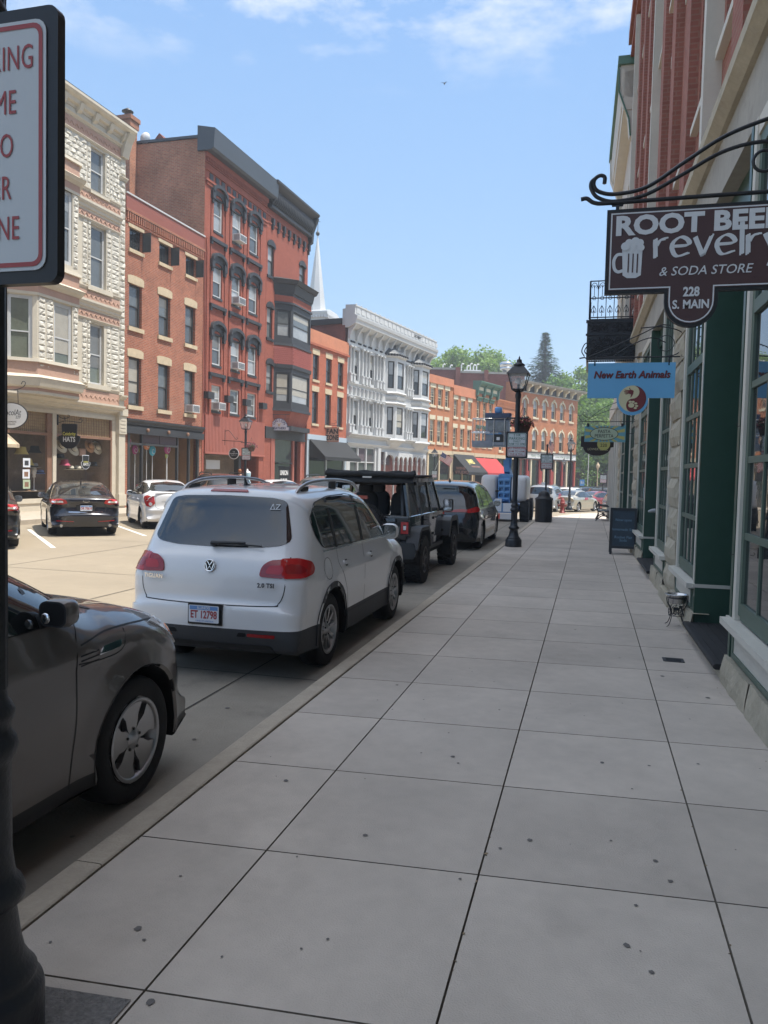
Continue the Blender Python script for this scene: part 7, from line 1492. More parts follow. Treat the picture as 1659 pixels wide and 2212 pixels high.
def fusion(label, pm, txt, light='lamp_red_bright'):
    T, body, bv = generic(SED, label, 'car', paintm=pm, group='dark sedans parked at an angle on the far side', name='parked_sedan')
    for s_ in (1,-1):
        f = (lambda P: P) if s_ > 0 else neg
        panel(bv, f(rnd([(.46,.90),(.62,.865),(.86,.885),(.86,.99),(.62,1.02),(.50,.985)], .03)), REAR, 'tail_light', M['lamp_red_bright'], T, .012, .04)
        panel(bv, f(rnd([(.56,.915),(.84,.915),(.84,.955),(.58,.965)], .02)), REAR, 'lamp_inner', M['lamp_clear'], T, .0145, .04)
        dd = (-.75*s_, .66, 0); e1 = Vector(dd).normalized().cross(Vector((0,0,1))); q = lambda x, y: e1.dot(Vector((s_*x, y, 0)))
        P = [(q(.83,-2.22),.885),(q(.90,-1.95),.93),(q(.91,-1.80),.965),(q(.90,-1.95),.99),(q(.83,-2.22),.995)]; panel(bv, rnd(P if s_ > 0 else P[::-1], .02), dd, 'tail_light', M['lamp_red_bright'], T, .012, .04)
        mb = MB(); mb.lathe([(.035,0),(.042,-.02),(.042,.08)], (s_*.62,-2.36,.30), 'y', 14); mb.build('exhaust', M['steel'], T)
        panel(bv, f(rnd([(.30,.40),(.74,.42),(.74,.44),(.32,.42)], .008)), REAR, 'reflector', M['lamp_red'], T, .01)
        seam(bv, smooth2([(s_*.46,1.04),(s_*.46,.90),(s_*.52,.80),(s_*.50,.70),(s_*.44,.64),(0,.64)], 4, False), REAR, T)
        for d in (RX, LX): pass
    panel(bv, rnd([(-.22,.70),(.22,.70),(.26,.86),(-.26,.86)], .03), REAR, 'plate_recess', M['black'], T, .003)
    seam(bv, [(-.44,.665),(.44,.665)], REAR, T, .022, 'chrome_strip', M['chrome'], .012)
    panel(bv, ellipse(.085,.034,24,0,.965), REAR, 'oval_badge', M['chrome'], T, .012, .03); panel(bv, ellipse(.072,.025,24,0,.965), REAR, 'badge_face', M['car_navy'], T, .014, .03)
    plate(T, -2.435, .775, txt); text('se', .06, (.62,-2.43,.74), (1,.1,0), (0,0,1), M['chrome'], T, 'model_lettering', bold=.001)
    mb = MB(); mb.box((-.015,-1.02,1.40),(.015,-.90,1.47)); mb.tube([(0,-1.0,1.44),(0,-1.06,1.56)], .006, 6); mb.build('roof_aerial', M['black'], T); return T
def put_rr(T, S, px, py, ang):            # place so that the right rear tyre stands at px,py ; heading turned ang degrees left of the street
    a = R_(ang); T.rotation_euler = (0, 0, a); W2 = S['W']/2 - .05; lx, ly = W2, S['yr']
    T.location = (px - (lx*cos(a) - ly*sin(a)), py - (lx*sin(a) + ly*cos(a)), gz(py))
T1 = fusion('black sedan with a white and blue plate parked at an angle before the hat shop', 'car_navy', 'DR 70618'); put_rr(T1, SED, -13.16, 19.36, 42)
T2 = fusion('dark sedan cut off by the near signpost at the left edge', 'car_dark', 'BV 31907'); put_rr(T2, SED, -12.98, 15.25, 42)
SON = dict(SED, W=1.74, rear=-2.20, front=2.18, yr=-1.26, yf=1.26, R=.315, ra_=.375, belt=1.0, my=.72, tum=.36, style='five', flare=.03, b_rear=.12,
 sil=[(-2.05,.24),(-2.15,.32),(-2.18,.5),(-2.20,.62),(-2.16,.75),(-2.16,.95),(-2.14,1.08),(-2.05,1.115),(-1.75,1.13),(-1.5,1.20),(-1.1,1.40),(-.6,1.505),(0,1.52),(.5,1.44),(1.0,1.20),(1.3,1.05),(1.6,.98),(1.95,.86),(2.12,.72),(2.18,.5),(2.14,.3),(2.0,.22)],
 dlo=[(-1.40,1.16),(-1.25,1.07),(.2,1.03),(1.02,1.02),(.6,1.25),(.3,1.37),(-.2,1.42),(-.8,1.40),(-1.1,1.31)], posts=[((-.36,1.02),(-.4,1.44),.08)], rw=[(0,1.16),(.55,1.17),(.62,1.21),(.50,1.42),(0,1.47)], ws=[(0,1.07),(.65,1.05),(.5,1.4),(0,1.48)],
 doors=([(-.34,.28),(-.34,1.02)],[(1.02,1.02),(.85,.7),(.8,.28)],smooth2([(-1.2,1.08),(-1.1,.85),(-.9,.62),(-.86,.4)], 4, False)), handles=((-.55,.90),(.3,.89)))
T, body, bv = generic(SON, 'small white sedan with round red tail lamps parked beside the black sedan', 'car', paintm='car_white', name='parked_sedan')
for s_ in (1,-1):
    dd = (-.5*s_, .86, 0); e1 = Vector(dd).normalized().cross(Vector((0,0,1))); q = lambda x, y: e1.dot(Vector((s_*x, y, 0)))
    P = [(q(.60,-2.15),.80),(q(.72,-2.08),.70),(q(.80,-1.95),.72),(q(.855,-1.62),1.0),(q(.80,-1.85),1.05),(q(.62,-2.12),1.02)]; panel(bv, rnd(P if s_ > 0 else P[::-1], .04), dd, 'tail_light', M['lamp_red_bright'], T, .012, .04)
    c = (q(.70,-2.05), .79); panel(bv, ellipse(.055,.055,16,*c), dd, 'reversing_lamp', M['lamp_clear'], T, .016, .04)
    seam(bv, smooth2([(s_*.54,1.08),(s_*.56,.85),(s_*.50,.66),(0,.64)], 4, False), REAR, T)
seam(bv, [(-.36,.93),(.36,.93)], REAR, T, .035, 'chrome_strip', M['white'], .014); panel(bv, [(-.09,.99),(-.03,.975),(-.03,.99),(.03,.99),(.03,.975),(.09,.99),(.09,1.02),(.03,1.02),(.03,1.035),(-.03,1.035),(-.03,1.02),(-.09,1.02)], REAR, 'badge', M['sign_olive'], T, .014)
plate(T, -2.20, .83, 'EV 50327'); mb = MB(); mb.box((-.55,-2.12,1.12),(.55,-1.96,1.15)); bev(mb.build('spoiler', M['car_white'], T), .01)
put_rr(T, SON, -12.45, 22.65, 42)
SUV = dict(W=1.90, rear=-2.35, front=2.35, yr=-1.4, yf=1.4, R=.36, ra_=.415, belt=1.10, tum=.30, floor=.24, my=.85, style='five', clad_z=.42, crease=((.9,.014,.06),),
 sil=[(-2.2,.26),(-2.31,.36),(-2.35,.6),(-2.32,.9),(-2.26,1.08),(-2.12,1.3),(-1.95,1.52),(-1.9,1.62),(-1.7,1.68),(-.9,1.74),(0,1.73),(.5,1.64),(1.0,1.36),(1.3,1.16),(1.5,1.12),(1.95,1.06),(2.2,.95),(2.33,.7),(2.33,.4),(2.2,.24)],
 dlo=[(-1.85,1.42),(-1.65,1.2),(-.2,1.14),(1.0,1.13),(.6,1.42),(.25,1.56),(-.4,1.61),(-1.3,1.60)], posts=[((-.2,1.12),(-.25,1.64),.08),((-1.15,1.12),(-1.2,1.64),.07)], rw=[(0,1.16),(.6,1.18),(.68,1.24),(.58,1.55),(0,1.6)], ws=[(0,1.18),(.7,1.16),(.56,1.55),(0,1.64)], tail=([(.62,.92),(1.04,.94),(1.2,1.06),(.62,1.08)],), head=([(-1.2,.86),(-.7,.80),(-.7,.95),(-1.1,1.0)],), doors=([(-.18,.4),(-.18,1.1)],[(1.02,1.12),(.9,.8),(.88,.42)]), handles=((-.8,.96),(.1,.96)))
def suv(label, pm, x, y, ang, cat='suv', S=SUV, txt='CG 22174', name='parked_suv', rr=True):
    T, body, bv = generic(S, label, cat, paintm=pm, name=name); plate(T, S['rear']-.012, .80, txt, small=True)
    if rr: put_rr(T, S, x, y, ang)
    else: T.location = (x, y, gz(y)); T.rotation_euler = (0, 0, R_(ang))
    for s_ in (1,-1):
        if S is SUV: MB().tube(spline([(s_*.60,-1.5,1.70),(s_*.60,-1.35,1.76),(s_*.60,.1,1.78),(s_*.58,.4,1.68)], 5), .022, 6).build('roof_rail', M['black'], T)
    return T
suv('dark brown suv whose roof and rear window show above the small white sedan', 'car_dark', -12.5, 27.0, 42)
suv('white suv with a boxy roof parked outside the red bay building', 'car_white', -11.2, 38.6, 42, txt='BX 60119')
suv('dark suv with a pale reflecting roof driving left of the black four by four', 'car_gunmetal', -10.1, 29.6, 3, rr=False, txt='AF 77315')
T, body, bv = generic(SON, 'white hatchback with a low roof just above the roof of the white suv', 'car', paintm='car_white', name='parked_sedan'); put_rr(T, SON, -11.9, 31.2, 42); plate(T, -2.2, .83, 'DK 91442', small=True)
# far end of the street
MIN = dict(VAN, W=1.95, tail=([(.50,.85),(.86,.85),(.86,1.20),(.62,1.20)],), tdir=(-.3,.95,0), style='five', sil=[(-2.4,.24),(-2.5,.34),(-2.52,.6),(-2.50,.9),(-2.46,1.1),(-2.40,1.3),(-2.32,1.58),(-2.25,1.68),(-1.9,1.74),(-.8,1.765),(.2,1.74),(.8,1.6),(1.35,1.33),(1.75,1.12),(1.95,1.04),(2.3,.92),(2.52,.76),(2.61,.55),(2.58,.33),(2.45,.2)], rw=[(0,1.16),(.68,1.17),(.76,1.22),(.68,1.58),(0,1.61)])
T, body, bv = generic(MIN, 'silver minivan stopped beyond the trash bin and hydrant', 'minivan', paintm='car_silver', name='parked_minivan'); T.location = (-2.72, 53.2, gz(52)); T.rotation_euler = (0,0,R_(-8)); plate(T, -2.53, .70, 'CT 20856', small=True)
mb = MB(); mb.tube([(-.5,-1.0,1.78),(-.5,.2,1.78)], .02, 6); mb.tube([(.5,-1.0,1.78),(.5,.2,1.78)], .02, 6); mb.box((-.35,-.5,1.77),(-.05,-.2,1.92)); mb.build('roof_rack', M['steel'], T)
suv('black pickup like suv seen between the lift and the silver minivan', 'car_black', -5.0, 60.0, -6, rr=False, txt='CZ 81733'); suv('white suv roof showing behind the silver minivan', 'car_white', -1.4, 63.5, -14, rr=False, txt='BK 10394')
BEI = dict(SED, tail=([(.5,.80),(.84,.84),(.86,.96),(.6,.98)],), style='five')
T, body, bv = generic(BEI, 'beige sedan parked past the hydrant with its right side to the walk', 'car', paintm='car_beige', name='parked_sedan'); T.location = (-.95, 54.9, gz(54)); T.rotation_euler = (0,0,R_(-22))
T, body, bv = generic(BEI, 'dark red sedan with a round white door sticker beyond the beige sedan', 'car', paintm='car_red', name='parked_sedan'); T.location = (.60, 61.3, gz(61)); T.rotation_euler = (0,0,R_(-33))
panel(bv, ellipse(.14,.14,18,.35,.68), RX, 'door_sticker', M['white'], T, .006)
suv('navy suv with a glossy windscreen behind the dark red sedan', 'car_navy', .1, 69.0, -45, rr=False, txt='EA 53390')
PICK = dict(SUV, W=2.0, rear=-2.9, front=2.9, yr=-1.8, yf=1.8)
suv('large black suv standing across the far end of the street', 'car_black', 1.9, 66.0, -80, rr=False, txt='AR 40027'); suv('silver hatchback nosing out behind the bench', 'car_silver', 3.15, 46.6, -72, cat='car', rr=False, txt='DT 66120')
# ================================================================ street furniture
mat('lantern_glass', (.75,.80,.82), .05, alpha=.25, spec=.7); mat('sign_white', (.56,.60,.62), .45); mat('sign_green', (.05,.16,.13), .5); mat('sign_red', (.36,.06,.06), .5); mat('basket', (.10,.055,.04), .9, var=.3, vscale=20); mat('petal', (.36,.045,.09), .6, island=.5); mat('leaf_small', (.045,.075,.03), .7, island=.4)
LAMP_PROF = [(.205,0),(.205,.155),(.198,.175),(.178,.19),(.172,.205),(.176,.215),(.155,.235),(.13,.27),(.115,.32),(.098,.42),(.104,.43),(.128,.45),(.134,.475),(.120,.50),(.098,.52),(.092,.54),(.082,.60),(.078,.86),(.084,.88),(.100,.90),(.106,.925),(.098,.95),(.078,.97),(.076,.995),(.088,1.01),(.094,1.03),(.084,1.05),(.066,1.07),(.060,1.10)]
def lamp_post(label, x, y, z, H=4.72, group='black lantern street lamps', rz=.0, slim=1.0):
    T = thing('street_lamp', label, 'street lamp', (x, y, z), R_(rz), group)
    mb = MB(); mb.lathe([(.058+(r_-.058)*slim, h) for r_, h in LAMP_PROF] + [(.058,1.12),(.056,2.0)], n=36); mb.build('base', M['black_iron'], T)
    mb = MB(); n = 36; zs_ = (1.1, 2.0, 3.0, 3.72); V = []
    for z_ in zs_:
        for k in range(n): r_ = (.064 if k % 3 else .056) - .004*(z_-1.1)/2.6; V.append((r_*cos(2*pi*k/n), r_*sin(2*pi*k/n), z_))
    mb.add(V, [(i*n+k, i*n+(k+1)%n, (i+1)*n+(k+1)%n, (i+1)*n+k) for i in range(3) for k in range(n)], 0, True)
    mb.lathe([(.06,3.05),(.072,3.07),(.06,3.10)], n=16); mb.lathe([(.055,3.68),(.07,3.72),(.075,3.80),(.055,3.86),(.035,3.9),(.035,4.05)], n=16)
    mb.tube([(-.24,0,3.22),(.24,0,3.22)], .016, 8); mb.sphere((-.25,0,3.22), .026, 8, 6); mb.sphere((.25,0,3.22), .026, 8, 6); mb.build('post', M['black_iron'], T)
    mb = MB(); LB, LT = H-.80, H-.41                     # lantern bottom and eave
    for a in range(4):
        an = pi/4+a*pi/2; c, s_ = cos(an), sin(an); mb.tube([(.15*sqrt(2)*c,.15*sqrt(2)*s_,LB),(.245*sqrt(2)*c,.245*sqrt(2)*s_,LT)], .013, 6)
        mb.tube(spline([(.04*c,.04*s_,3.90),(.10*c,.10*s_,3.87),(.17*c,.17*s_,3.91),(.19*c,.19*s_,LB+.02)], 5), .010, 6)
    for h, w_ in ((LB,.15),(LT,.245)):
        for a in range(4): an = pi/4+a*pi/2; p = lambda q: (w_*sqrt(2)*cos(q), w_*sqrt(2)*sin(q), h); mb.tube([p(an), p(an+pi/2)], .014, 6)
    hexa(mb, (-.275,.275,-.275,.275,LT), (-.10,.10,-.10,.10,LT+.215)); hexa(mb, (-.285,.285,-.285,.285,LT-.015), (-.275,.275,-.275,.275,LT)); mb.lathe([(.13,LT+.195),(.155,LT+.215),(.12,LT+.25),(.075,LT+.275),(.06,LT+.33),(.068,LT+.345),(.04,LT+.36),(.016,LT+.37),(.028,LT+.39),(.016,LT+.41),(.001,LT+.45)], n=16)
    mb.box((-.13,-.13,LB-.012),(.13,.13,LB+.012)); mb.cyl((0,0,LB),(0,0,LB+.12),.035,.03); lo = mb.build('lantern', M['black_iron'], T)
    mb = MB()
    for a in range(4): an = pi/4+a*pi/2; p = lambda q, w_, h: (w_*sqrt(2)*cos(q), w_*sqrt(2)*sin(q), h); mb.quad(p(an,.148,LB), p(an+pi/2,.148,LB), p(an+pi/2,.243,LT), p(an,.243,LT))
    mb.build('lantern_glass', M['lantern_glass'], lo); mb = MB(); mb.lathe([(.03,LB+.12),(.055,LB+.17),(.05,LB+.27),(.001,LB+.30)], n=12); mb.build('mantle', M['white'], lo)
    return T
def parking_sign(label, x, y, zc, w=.54, h=.655, rz=0, lines=None, group='parking signs on posts', red=False):
    T = thing('parking_sign', label, 'parking sign', (x, y, zc), R_(rz), group); k = w/.54
    board(T, rrect(w, h, .03), 'black', 0, .03, 'backboard'); pw, ph = w-(.062 if red else .085)*k, h-(.062 if red else .075)*k
    board(T, rrect(pw, ph, .035), 'sign_white', -.004, .003, 'plate')
    mb = MB()
    def ring(z0, z1, m):
        hh = (z1-z0); O = rrect(pw-.02, hh-.02, .03); I = rrect(pw-.045, hh-.045, .022); n = len(O); zc_ = (z0+z1)/2
        mb.add([(a,-.0055,b+zc_) for a, b in O] + [(a,-.0055,b+zc_) for a, b in I], [(i,(i+1)%n,n+(i+1)%n,n+i) for i in range(n)], m)
    if red: ring(-ph/2, ph/2, 1)
    else: ring(-ph/2+ph*.42, ph/2, 0); ring(-ph/2, -ph/2+ph*.42, 1)
    mb.build('border_line', [M['sign_green'], M['sign_red']], T)
    for s_, z, sz, m, al, xo in lines: text(s_, sz, (xo, -.006, z), EX, EZ, M[m], T, bold=.0 if red else .0012*sz/.1, sx=.62 if red else .92, extr=.0004, align=al, spacing=1.06)
    return T
L3 = [('3 HR',.235,.085,'sign_green','CENTER',0),('PARKING',.155,.095,'sign_green','CENTER',0),('DAILY',.085,.07,'sign_green','CENTER',0),('9AM TO 5PM',.018,.070,'sign_green','CENTER',0),('NO PARKING',-.085,.083,'sign_red','CENTER',0),('2AM TO 6AM',-.165,.068,'sign_red','CENTER',0),('TUE & THU',-.235,.068,'sign_red','CENTER',0)]
# nearest post and its sign, cut by the left edge of the view
lamp_post('street lamp post in the extreme left foreground, only its dark fluted side showing', -1.735, 1.9, .153, slim=.75)
sz = .092; wN = .60
parking_sign('large white and red parking sign cut off by the left edge', -1.428-wN/2, 1.83, 2.80, wN, .74, red=True, lines=[('NO PARKING',.235,sz,'sign_red','RIGHT',wN/2-.072),('ANY TIME',.118,sz,'sign_red','RIGHT',wN/2-.128),('HERE TO',.002,sz,'sign_red','RIGHT',wN/2-.137),('CORNER',-.112,sz,'sign_red','RIGHT',wN/2-.145),('FIRE LANE',-.222,sz,'sign_red','RIGHT',wN/2-.118)])
# the main lamp with sign and basket
lamp_post('black lantern street lamp with a flower basket and a parking sign, beside the parked cars', -1.80, 19.5, .153)
parking_sign('green and red parking sign on the lamp post with the flower basket', -1.785, 19.40, 2.70, lines=L3)
def flower_basket(label, x, y, z, s_=1.0, seed=1):
    T = thing('flower_basket', label, 'flower basket', (x, y, z), 0, 'hanging flower baskets'); rb = random.Random(seed)
    mb = MB(); mb.lathe([(.001,-.30),(.13,-.28),(.20,-.12),(.235,.02),(.22,.03),(.001,.02)], n=20); mb.build('basket', M['basket'], T)
    mb = MB(); mf = MB()
    for i in range(520):
        a, r_ = rb.uniform(0,2*pi), .31*sqrt(rb.random()); h = .02+.17*(1-(r_/.31)**2)*rb.random() - (.12*rb.random() if r_ > .22 else 0); c = Vector((r_*cos(a), r_*sin(a), h)); s2 = rb.uniform(.012,.026); u_ = Vector((rb.uniform(-1,1),rb.uniform(-1,1),rb.uniform(-1,1))).normalized(); v_ = u_.orthogonal().normalized()
        (mf if rb.random() < .45 else mb).add([c+u_*s2, c+v_*s2, c-u_*s2, c-v_*s2], [(0,1,2,3)])
    mb.build('leaves', M['leaf_small'], T); mf.build('flowers', M['petal'], T); mb = MB()
    for a in (0, 2.1, 4.2): mb.tube([(.22*cos(a),.22*sin(a),.02),(0,0,.42)], .004, 5)
    mb.build('hanger', M['black_iron'], T); T.scale = (s_, s_, s_); return T
flower_basket('red flower basket on the lamp post behind the main parking sign', -1.70, 19.82, 3.27, 1.0)
flower_basket('pink flower basket on the far lamp post by the leather shop', -16.95, 36.75, 3.15, 1.0, 4)
# the rest of the lamps and signs
lamp_post('lantern lamp on the far walk in front of the red cladded shopfront', -17.35, 36.9, .1)
parking_sign('parking sign on the lamp before the red cladded shopfront', -17.25, 36.78, 2.72, lines=L3)
lamp_post('lantern lamp across the street beside the small flag and the white Victorian building', -13.7, 68.9, -.45); parking_sign('small parking sign below the lamp near the white Victorian building', -13.65, 68.75, 1.9, lines=L3)
lamp_post('lantern lamp past the red hydrant in front of the arched corner building', -1.24, 51.6, -.22)
lamp_post('smallest distant lantern lamp before the red shopfront pillars', -3.0, 93.0, -.6, group='black lantern street lamps')
def post_sign(label, x, y, z0, zc, H, plabel, **k):
    T = thing('sign_post', plabel, 'post', (x, y, z0), 0, 'plain sign posts'); mb = MB(); mb.cyl((0,0,0),(0,0,H),.042,.036,12); mb.lathe([(.10,0),(.10,.06),(.06,.1),(.05,.5),(.06,.52),(.05,.56)], n=16); mb.build('pole', M['black_iron'], T); MB().lathe([(.036,H),(.05,H+.02),(.04,H+.06),(.001,H+.11)], n=12).build('finial', M['black_iron'], T)
    return parking_sign(label, x+.0, y-.08, zc, lines=L3, **k)
post_sign('parking sign on the plain black pole above the trash bin', -1.80, 33.6, .12, 2.56, 3.1, 'plain black pole rising behind the trash bin')
post_sign('pale parking sign on a pole next to the far right shopfront', 1.0, 62.0, -.5, 1.85, 2.4, 'thin black pole next to the far right shopfront')
# bins, hydrant
def bin_(label, x, y, z):
    T = thing('trash_bin', label, 'trash bin', (x, y, z)); mb = MB()
    mb.lathe([(.30,.0),(.33,.02),(.33,.06),(.31,.07)], n=28); mb.lathe([(.33,.86),(.35,.87),(.35,.93),(.32,.95)], n=28)
    for k in range(36): a = 2*pi*k/36; c, s_ = cos(a), sin(a); t = Vector((-s_,c,0))*.020; n_ = Vector((c,s_,0)); mb.add([n_*.318+t+Vector((0,0,.06)), n_*.318-t+Vector((0,0,.06)), n_*.318-t+Vector((0,0,.87)), n_*.318+t+Vector((0,0,.87)), n_*.330+t+Vector((0,0,.06)), n_*.330-t+Vector((0,0,.06)), n_*.330-t+Vector((0,0,.87)), n_*.330+t+Vector((0,0,.87))], [(4,5,6,7),(0,3,7,4),(1,5,6,2)])
    mb.lathe([(.300,.05),(.300,.9)], n=28, cap=False); mb.build('slatted_body', M['black_iron'], T)
    mb = MB(); mb.lathe([(.31,.93),(.29,.97)] + [(.235*cos(pi*i/14), 1.0+.24*sin(pi*i/14)) for i in range(8)], n=28, cap=False); mb.build('dome_lid', M['black'], T); return T
bin_('black slatted trash bin with a domed lid at the kerb below a parking sign', -1.70, 30.7, .15)
mat('hydrant_red', (.22,.035,.03), .5, var=.15)
T = thing('fire_hydrant', 'dull red fire hydrant at the kerb between the trash bin and the lamp', 'fire hydrant', (-1.42, 43.9, gz(43.9)+.15))
mb = MB(); mb.lathe([(.17,0),(.17,.05),(.12,.06),(.115,.5),(.15,.52),(.15,.57),(.125,.58),(.12,.68),(.09,.76),(.04,.80),(.03,.86),(.001,.87)], n=20); mb.build('barrel', M['hydrant_red'], T)
mb = MB(); mb.cyl((-.22,0,.42),(.22,0,.42),.055,n=12); mb.cyl((-.24,0,.42),(-.20,0,.42),.07,n=6); mb.cyl((.20,0,.42),(.24,0,.42),.07,n=6); mb.cyl((0,-.2,.38),(0,0,.38),.075,n=12); mb.build('outlet', M['hydrant_red'], T)
# flags
mat('flag_red', (.46,.06,.06), .8); mat('flag_white', (.66,.65,.62), .8); mat('flag_blue', (.05,.06,.17), .8)
def flag(label, base, tip, w, h, cat='flag', pole=True, droop=0):
    """a stars and stripes on a pole from base to tip"""
    T = thing('flag', label, cat, base, 0, 'american flags'); b, t = Vector(base), Vector(tip); d = (t-b)
    mb = MB(); mb.cyl((0,0,0), d, .022 if d.length < 4 else .06, .016 if d.length < 4 else .04, 8); mb.sphere(d, .05, 8, 6); mb.build('pole', M['white_trim'], T)
    dn = d.normalized(); s0 = d - dn*.05; mb = MB(); nx, ny = 13, 10; side = Vector((1,-.25,0)).normalized() if abs(dn.z) > .95 else Vector((dn.x,dn.y,0)).normalized(); V = []
    for j in range(nx+1):
        for i in range(ny+1):
            a, c = j/nx, i/ny                     # a across the stripes (down), c along
            p = s0 - dn*(h*a) + side*(w*c*(1-droop)) + Vector((0,0,-1))*(w*c*(.55+droop)) + Vector((-.25,-1,0)).normalized()*(.06*w*sin(c*7+a*2.5)); V.append(p)
    fs, ms = [], []
    for j in range(nx):
        for i in range(ny): fs.append((j*(ny+1)+i, j*(ny+1)+i+1, (j+1)*(ny+1)+i+1, (j+1)*(ny+1)+i)); ms.append(2 if (j < 7 and i < 4) else (0 if j % 2 == 0 else 1))
    for f, m_ in zip(fs, ms): mb.add([V[q] for q in f], [(0,1,2,3)], m_, True)
    for j in range(4):
        for i in range(3): p = V[(j*2)*(ny+1)+i+1]; mb.add([p+Vector((x*w*.02,-.012,z*w*.02)) for x, z in ((0,1),(.9,0),(0,-1),(-.9,0))], [(0,1,2,3)], 1)
    mb.build('cloth', [M['flag_red'], M['flag_white'], M['flag_blue']], T); return T
flag('american flag angled from the arched corner building above the parking sign', (-5.6,99.6,4.4), (-4.9,97.6,6.6), 1.9, 1.25)
flag('small american flag on the lamp post by the white Victorian building', (-13.66,68.85,2.2), (-12.9,68.6,3.95), 1.1, .75)
flag('american flag hanging limp from the tall flagpole by the trees', (-.26,103.5,-.5), (-.25,103.7,7.6), 1.3, 1.1, cat='flagpole', droop=.55)
T = thing('globe_lamp', 'pale globe topped lamp post before the trees at the street end', 'lamp post', (.95,104,-.5)); mb = MB(); mb.lathe([(.16,0),(.16,.3),(.09,.5),(.06,.7),(.05,3.4),(.09,3.5),(.10,3.6)], n=14); mb.build('post', M['stone_buff'], T); mb = MB(); mb.lathe([(.1,3.6),(.2,3.75),(.24,3.95),(.2,4.15),(.09,4.25),(.05,4.4),(.001,4.5)], n=14); mb.build('globe', M['stone_buff'], T)
mat('info_blue', (.06,.27,.62), .5)
T = thing('blue_sign', 'small square blue sign on a short post at the far street end', 'sign', (-.95,103.2,-.5)); mb = MB(); mb.prism(rrect(.6,.8,.05), (0,-.04,1.75), EX, EZ, (0,.04,0)); mb.build('panel', M['info_blue'], T); mb = MB(); mb.cyl((0,0,0),(0,0,1.4),.04); mb.build('post', M['black_iron'], T); mb = MB(); mb.box((-.17,-.05,1.6),(-.05,-.043,1.95)); mb.box((.06,-.05,1.6),(.16,-.043,1.9)); mb.build('symbol', M['white'], T)

# ---------------------------------------------------------------- the boom lift
mat('lift_blue', (.11,.28,.55), .45, var=.1, vscale=6); mat('lift_grey', (.22,.255,.31), .5, var=.12, vscale=4); mat('lift_navy', (.03,.05,.11), .4); mat('lift_white', (.62,.62,.63), .4, var=.04); mat('lift_panel', (.20,.23,.25), .6, var=.3, vscale=8); mat('hazard_red', (.62,.07,.035), .5)
T = thing('boom_lift', 'blue boom lift with white covers and a raised basket standing at the kerb', 'boom lift', (-3.50, 34.3, gz(34.3)))
for x in (-.86,.86):
    for y in (-1.05,1.25):
        mb = MB(); mb.lathe([(.26,-.16),(.40,-.19),(.47,-.16),(.485,-.10),(.485,.10),(.47,.16),(.40,.19),(.26,.16)], (x,y,.485), 'x', 30, cap=False)
        for k in range(20):
            a = 2*pi*k/20
            for s_ in (-1,1): c, sn = cos(a+s_*.05), sin(a+s_*.05); n_ = Vector((0,c,sn)); t = Vector((0,-sn,c)); V = [Vector((x+s_*h,y,.485))+n_*r_+t*(q_+s_*h*.25) for h in (.01,.17) for r_ in (.47,.505) for q_ in (-.035,.035)]; mb.add(V, [(0,1,3,2),(4,6,7,5),(0,4,5,1),(2,3,7,6),(0,2,6,4),(1,5,7,3)])
        o = mb.build('wheel', M['rubber'], T); MB().lathe([(.001,-.12),(.26,-.15),(.27,.15),(.001,.12)], (x,y,.485), 'x', 20).build('rim', M['lift_blue'], o)
mb = MB(); mb.box((-.62,-1.4,.42),(.62,1.6,.72)); mb.box((-.62,-1.75,.40),(.62,-1.4,.80)); bev(mb.build('chassis', M['lift_blue'], T), .03)
mb = MB(); mb.add([(-.62,-1.78,.46),(-.05,-1.78,.46),(-.05,-1.78,1.0),(-.30,-1.78,1.0),(-.62,-1.78,.7)], [(0,1,2,3,4)]); mb.quad((.02,-1.775,.46),(.6,-1.775,.46),(.6,-1.775,.82),(.02,-1.775,.82)); mb.build('side_decal', M['plate_white'], T)
mb = MB(); mb.quad((-.6,-1.79,.15),(-.1,-1.79,.15),(-.1,-1.79,.38),(-.6,-1.79,.38),0); mb.quad((-.1,-1.79,.15),(.55,-1.79,.15),(.55,-1.79,.38),(-.1,-1.79,.38),1); mb.box((-.6,-1.785,.14),(.55,-1.7,.39),1); mb.build('hazard_board', [M['hazard_red'], M['lift_white']], T)
text('Power', .17, (-.34,-1.785,.90), EX, EZ, M['lift_blue'], T, bold=.003); text('4x4', .2, (-.34,-1.785,.72), EX, EZ, M['lift_blue'], T, bold=.004)
mb = MB(); mb.lathe([(.5,.72),(.5,.84)], n=28); mb.build('turntable', M['lift_blue'], T)
for x0, x1 in ((-1.02,-.30),(.26,.98)):
    mb = MB(); ovoid(mb, ((x0+x1)/2,-.45,1.42), ((x1-x0)/2,1.05,.58), 24, 14, .38); mb.build('engine_cover', M['lift_white'], T)
mb = MB()
for x in (-.26,.20): mb.box((x,-1.40,.80),(x+.06,.9,2.02))
mb.box((-.20,-1.35,1.85),(.20,.6,2.05)); mb.box((-.17,-1.30,.85),(.17,-.9,1.80)); bev(mb.build('turret', M['lift_blue'], T), .02)
mb = MB()
for z in (.98,1.25,1.52,1.78): mb.cyl((-.22,-1.36,z),(.22,-1.36,z),.075,n=14)
mb.cyl((0,-1.38,.9),(0,-1.38,1.8),.05,n=10); mb.build('hydraulic_link', M['lift_blue'], T)
mb = MB(); mb.box((-.52,-1.42,1.28),(-.2,-1.30,1.34)); mb.box((.2,-1.1,1.0),(.30,-1.0,1.9),0); mb.build('bracket', M['black'], T)
mb = MB()
def beam(p, q, w): 
    p, q = Vector(p), Vector(q); d = (q-p).normalized(); a = Vector((1,0,0)); b = d.cross(a); V = [c+a*(sx*w/2)+b*(sy*w/2) for c in (p,q) for sx, sy in ((-1,-1),(1,-1),(1,1),(-1,1))]; mb.add(V, [(0,3,2,1),(4,5,6,7),(0,1,5,4),(1,2,6,5),(2,3,7,6),(3,0,4,7)])
